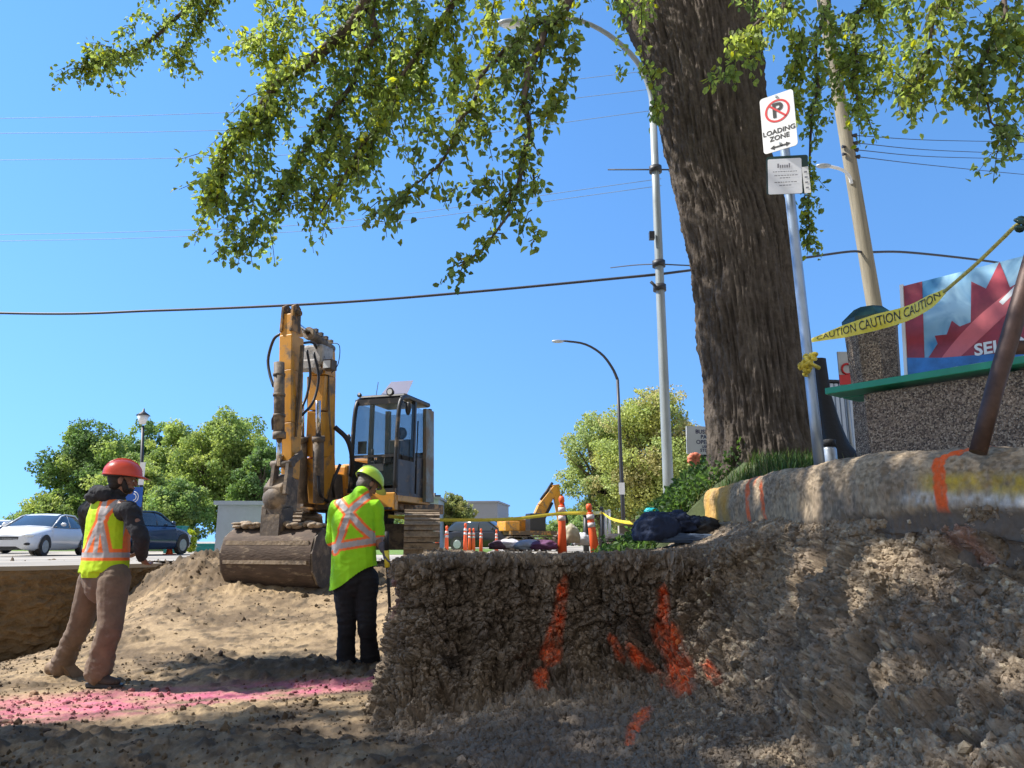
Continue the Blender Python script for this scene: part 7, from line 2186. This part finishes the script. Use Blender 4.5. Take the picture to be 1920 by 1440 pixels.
# trousers
T_ = Org()
T_.chain([pel + Vector((0, 0, .03)), pel - Vector((0, 0, .05)), hipL.lerp(hipR, .5) - Vector((0, 0, .03))], [(.175, .13), (.185, .15), (.17, .15)], a=SH)
T_.chain([hipL + Vector((0, 0, .03)), hipL.lerp(kneeL, .5), kneeL, kneeL.lerp(ankL, .5), ankL + Vector((0, 0, .0))], [(.120, .125), (.104, .11), (.090, .094), (.084, .088), (.088, .088)])
T_.chain([hipR + Vector((0, 0, .03)), hipR.lerp(kneeR, .5), kneeR, kneeR.lerp(ankR, .5), ankR + Vector((0, 0, -.01))], [(.122, .13), (.108, .114), (.094, .098), (.088, .092), (.094, .094)])
def tfold(P, N):
    lowness = sstep(kneeR.z + .1, ankR.z, P[:, 2])
    Q = P.copy(); Q[:, 2] += 0.35 * P[:, 0] + 0.25 * P[:, 1]
    return .014 * fbm(P * [5, 5, 4], 3, 51) + (.004 + .013 * lowness) * fbm(Q * [6, 6, 11], 2, 52, ridge=True) - .004 * lowness
T_.build("trousers", M['trousers'], w1, base1, .008, 3, dispfn=tfold)
B_o = Org(); boot(B_o, ankR + Vector((0, 0, .0)), (1, -.25, 0)); B_o.build("boot", M['bootdark'], w1, base1, .006, 2)
B_o = Org(); boot(B_o, ankL + Vector((-.01, 0, -.01)), (.50, .45, -.80), (-.7, -.2, .6)); B_o.build("boot", M['boot'], w1, base1, .006, 2)
m = MB(); sole(m, ankR, (1, -.25, 0)); m.build("sole", M['black'], w1, offset=base1)
m = MB(); sole(m, ankL + Vector((-.01, 0, -.01)), (.50, .45, -.80), (-.7, -.2, .6)); m.build("sole", M['boot'], w1, offset=base1)

# ---------------- worker in the lime hard hat : seen from behind, head bowed to the right
def W2(px, py, Y=7.1): return at(px, py, Y)


base2 = W2(668, 1262, 7.1); base2.z = -1.15
w2 = empty("person", base2, 0, "worker in lime hard hat, green hi vis shirt and black trousers with head bowed", "person")
SH2 = Vector((1, -0.12, 0)).normalized(); BK2 = Vector((-.12, -1, 0)).normalized()
pel = W2(664, 1082, 7.1); chest = W2(664, 975, 7.08); neckb = W2(676, 928, 7.12); headc = W2(690, 906, 7.22)
hipL = W2(648, 1092, 7.1); kneeL = W2(650, 1172, 7.06); ankL = W2(649, 1243, 7.12)
hipR = W2(684, 1092, 7.1); kneeR = W2(688, 1172, 7.04); ankR = W2(695, 1238, 7.15)
shR = W2(700, 952, 7.1); elR = W2(706, 1004, 7.12); wrR = W2(719, 1030, 7.0)
shL = W2(634, 952, 7.1); elL = W2(626, 1010, 7.2); wrL = W2(645, 1030, 7.36)
faceD = Vector((0.62, 0.62, -0.55)); upD = Vector((0.30, .25, 1))
S2_ = Org()
S2_.chain([pel - Vector((0, 0, .02)), pel.lerp(chest, .5), chest, neckb - Vector((0, 0, .02))], [(.15, .10), (.145, .10), (.17, .11), (.08, .07)], a=SH2)
S2_.chain([neckb - Vector((0, 0, .02)), headc - Vector((0.01, 0.01, .03))], [.058, .055])
hc = head_shape(S2_, headc, faceD, upD, 1.05)
for a_, b_, c_ in ((hipL, kneeL, ankL), (hipR, kneeR, ankR)):
    S2_.chain([a_, b_, c_], [(.078, .078), (.056, .056), (.042, .042)]); S2_.chain([c_, c_ + Vector((0, .05, -.06))], [.04, .035])
S2_.chain([chest + Vector((0, 0, .08)), shR, elR, wrR], [.06, .055, .044, .031]); S2_.chain([chest + Vector((0, 0, .08)), shL, elL, wrL], [.06, .055, .044, .031])
S2_.build("body", M['skin'], w2, base2, voxel=0.0055, smooth=2)
GL_ = Org(); hand(GL_, wrR, Vector((.30, -.2, -1)), (1, .3, 0), (0, 1, 0), .70, 1.12); GL_.chain([wrR - Vector((.01, 0, -.03)), wrR], [.040, .036]); GL_.build("glove", M['glove'], w2, base2, .005, 2)
GL_ = Org(); hand(GL_, wrL, Vector((.5, .3, -.6)), (0, 1, .3), (1, 0, .3), .8, 1.1); GL_.chain([wrL - (wrL - elL).normalized() * .05, wrL], [.040, .036]); GL_.build("glove", M['glove'], w2, base2, .005, 2)
c, f, u, r, Rm = hc
m = MB()
for sx in (-1, 1): m.ell(c + f * .090 + r * .033 * sx - u * .006, (.012, .010, .009), 10, 6, rot=Rm)
m.build("eyes", M['eye'], w2, offset=base2)
m = MB(); m.ell(c + f * .102 - u * .070, (.020, .006, .007), 10, 6, rot=Rm); m.build("mouth", M['lip'], w2, offset=base2)
hr = Org(); hr.ell(c + u * .010 - f * .015, (.085, .096, .098), Rm); hr.ell(c - f * .055 - u * .035, (.070, .045, .06), Rm); hr.build("hair", M['hairgrey'], w2, base2, .006, 2, dispfn=folds(40, .002, 33))
hard_hat("hard_hat", c, f, u, r, Rm, M['hatlime'], w2, base2, 1.06, True, .034)
m = MB(); m.tube([c + r * .085 + u * .03 - f * .03, c + r * .082 - u * .05 + f * .01, c + f * .045 - u * .115], .006, 6); m.tube([c - r * .085 + u * .03 - f * .03, c - r * .082 - u * .05 + f * .01, c + f * .045 - u * .115], .006, 6); m.build("chin_strap", M['black'], w2, offset=base2)
V_ = Org()
V_.chain([pel + Vector((-.02, 0, -.24)), pel + Vector((0, 0, -.0)), pel.lerp(chest, .35), pel.lerp(chest, .68), chest, chest.lerp(neckb, .55), neckb + Vector((0, 0, .0))], [(.215, .16), (.218, .155), (.208, .145), (.208, .14), (.210, .14), (.19, .128), (.082, .078)], a=SH2)
V_.chain([shR.lerp(chest, .5), shR + Vector((.0, 0, .0)), shR.lerp(elR, .5), elR + Vector((0, 0, -.0))], [(.09, .09), (.086, .086), (.080, .080), (.076, .076)])
V_.chain([shL.lerp(chest, .5), shL, shL.lerp(elL, .5), elL], [(.09, .09), (.086, .086), (.080, .080), (.076, .076)])
vc = W2(664, 985, 6.95)
cut2 = lambda P: (P[:, 2] > pel.z + .10 - 0.22 * sstep(vc.x + .20, vc.x - .22, P[:, 0])) & ~((P[:, 0] < shL.x - .06) & (P[:, 2] < elL.z + .0) & (P[:, 1] > 7.2))
def vfn2(P, N):
    return hivis(LIME, tuple(vc), (1, 0, 0), tuple(BK2), (0, 0, 1), [((.13, .31), (-.04, .135)), ((-.04, .135), (-.17, -.20)), ((-.17, .22), (-.04, .10)), ((-.04, .10), (.16, -.12))], -.165, wo=.048, wi=.026)(P, N)
def vfn2b(P, N):
    P3 = P.copy(); P3[:, 2] -= 0.16 * (P[:, 0] - vc.x) * (P[:, 2] < vc.z - .05)
    c = vfn2(P3, N)
    sl = (P[:, 0] > shR.x + .035) | (P[:, 0] < shL.x - .035)
    c[sl & (P[:, 2] > elR.z)] = LIME
    return c
V_.build("hi_vis_shirt", M['cloth'], w2, base2, .006, 3, colfn=vfn2b, dispfn=folds(6, .013, 65, (1, 1, .6), .9), cut=cut2)
T_ = Org()
T_.chain([pel + Vector((0, 0, .16)), pel + Vector((0, 0, .04)), pel - Vector((0, 0, .05)), hipL.lerp(hipR, .5) - Vector((0, 0, .03))], [(.165, .12), (.178, .13), (.188, .14), (.165, .13)], a=SH2)
T_.chain([hipL + Vector((-.01, 0, .03)), hipL.lerp(kneeL, .5), kneeL, kneeL.lerp(ankL, .5), ankL + Vector((0, 0, -.03))], [(.115, .12), (.096, .10), (.082, .086), (.076, .08), (.086, .09)])
T_.chain([hipR + Vector((.01, 0, .03)), hipR.lerp(kneeR, .5), kneeR, kneeR.lerp(ankR, .5), ankR + Vector((0, 0, -.03))], [(.115, .12), (.096, .10), (.082, .086), (.076, .08), (.088, .09)])
T_.build("trousers", M['jeansblack'], w2, base2, .008, 3, dispfn=lambda P, N: .008 * fbm(P * [5, 5, 4], 3, 71) + .010 * fbm(P * [4, 4, 14], 2, 72, ridge=True))
for an, td in ((ankL, (-.25, 1, 0)), (ankR, (.3, 1, 0))):
    B_o = Org(); boot(B_o, an + Vector((0, 0, .0)), td); B_o.build("boot", M['boot'] if an is ankL else M['bootdark'], w2, base2, .006, 2)
    m = MB(); sole(m, an, td); m.build("sole", M['black'], w2, offset=base2)
# locating wand held in the right hand
g0 = wrR + Vector((.045, -.03, -.10))
wd = empty("locating_wand", (g0.x + .02, g0.y + .05, -1.10), 0, "dark locating wand with yellow grip held by the worker in the lime hard hat", "tool")
off = wd.location
m = MB(); m.tube([g0 + Vector((-.015, 0, .26)), g0 + Vector((-.01, 0, .08))], .020, 12); m.build("upper_shaft", M['blackplastic'], wd, offset=off)
m = MB(); m.tube([g0 + Vector((-.01, 0, .09)), g0 + Vector((0, 0, -.06))], .024, 12); m.build("grip", M['capyellow'], wd, offset=off)
m = MB(); m.tube([g0 + Vector((0, 0, -.05)), g0 + Vector((.03, .02, -.40)), g0 + Vector((.02, .05, -.62))], .014, 10); m.build("lower_shaft", M['blackplastic'], wd, offset=off)
print("SCENE BUILT")
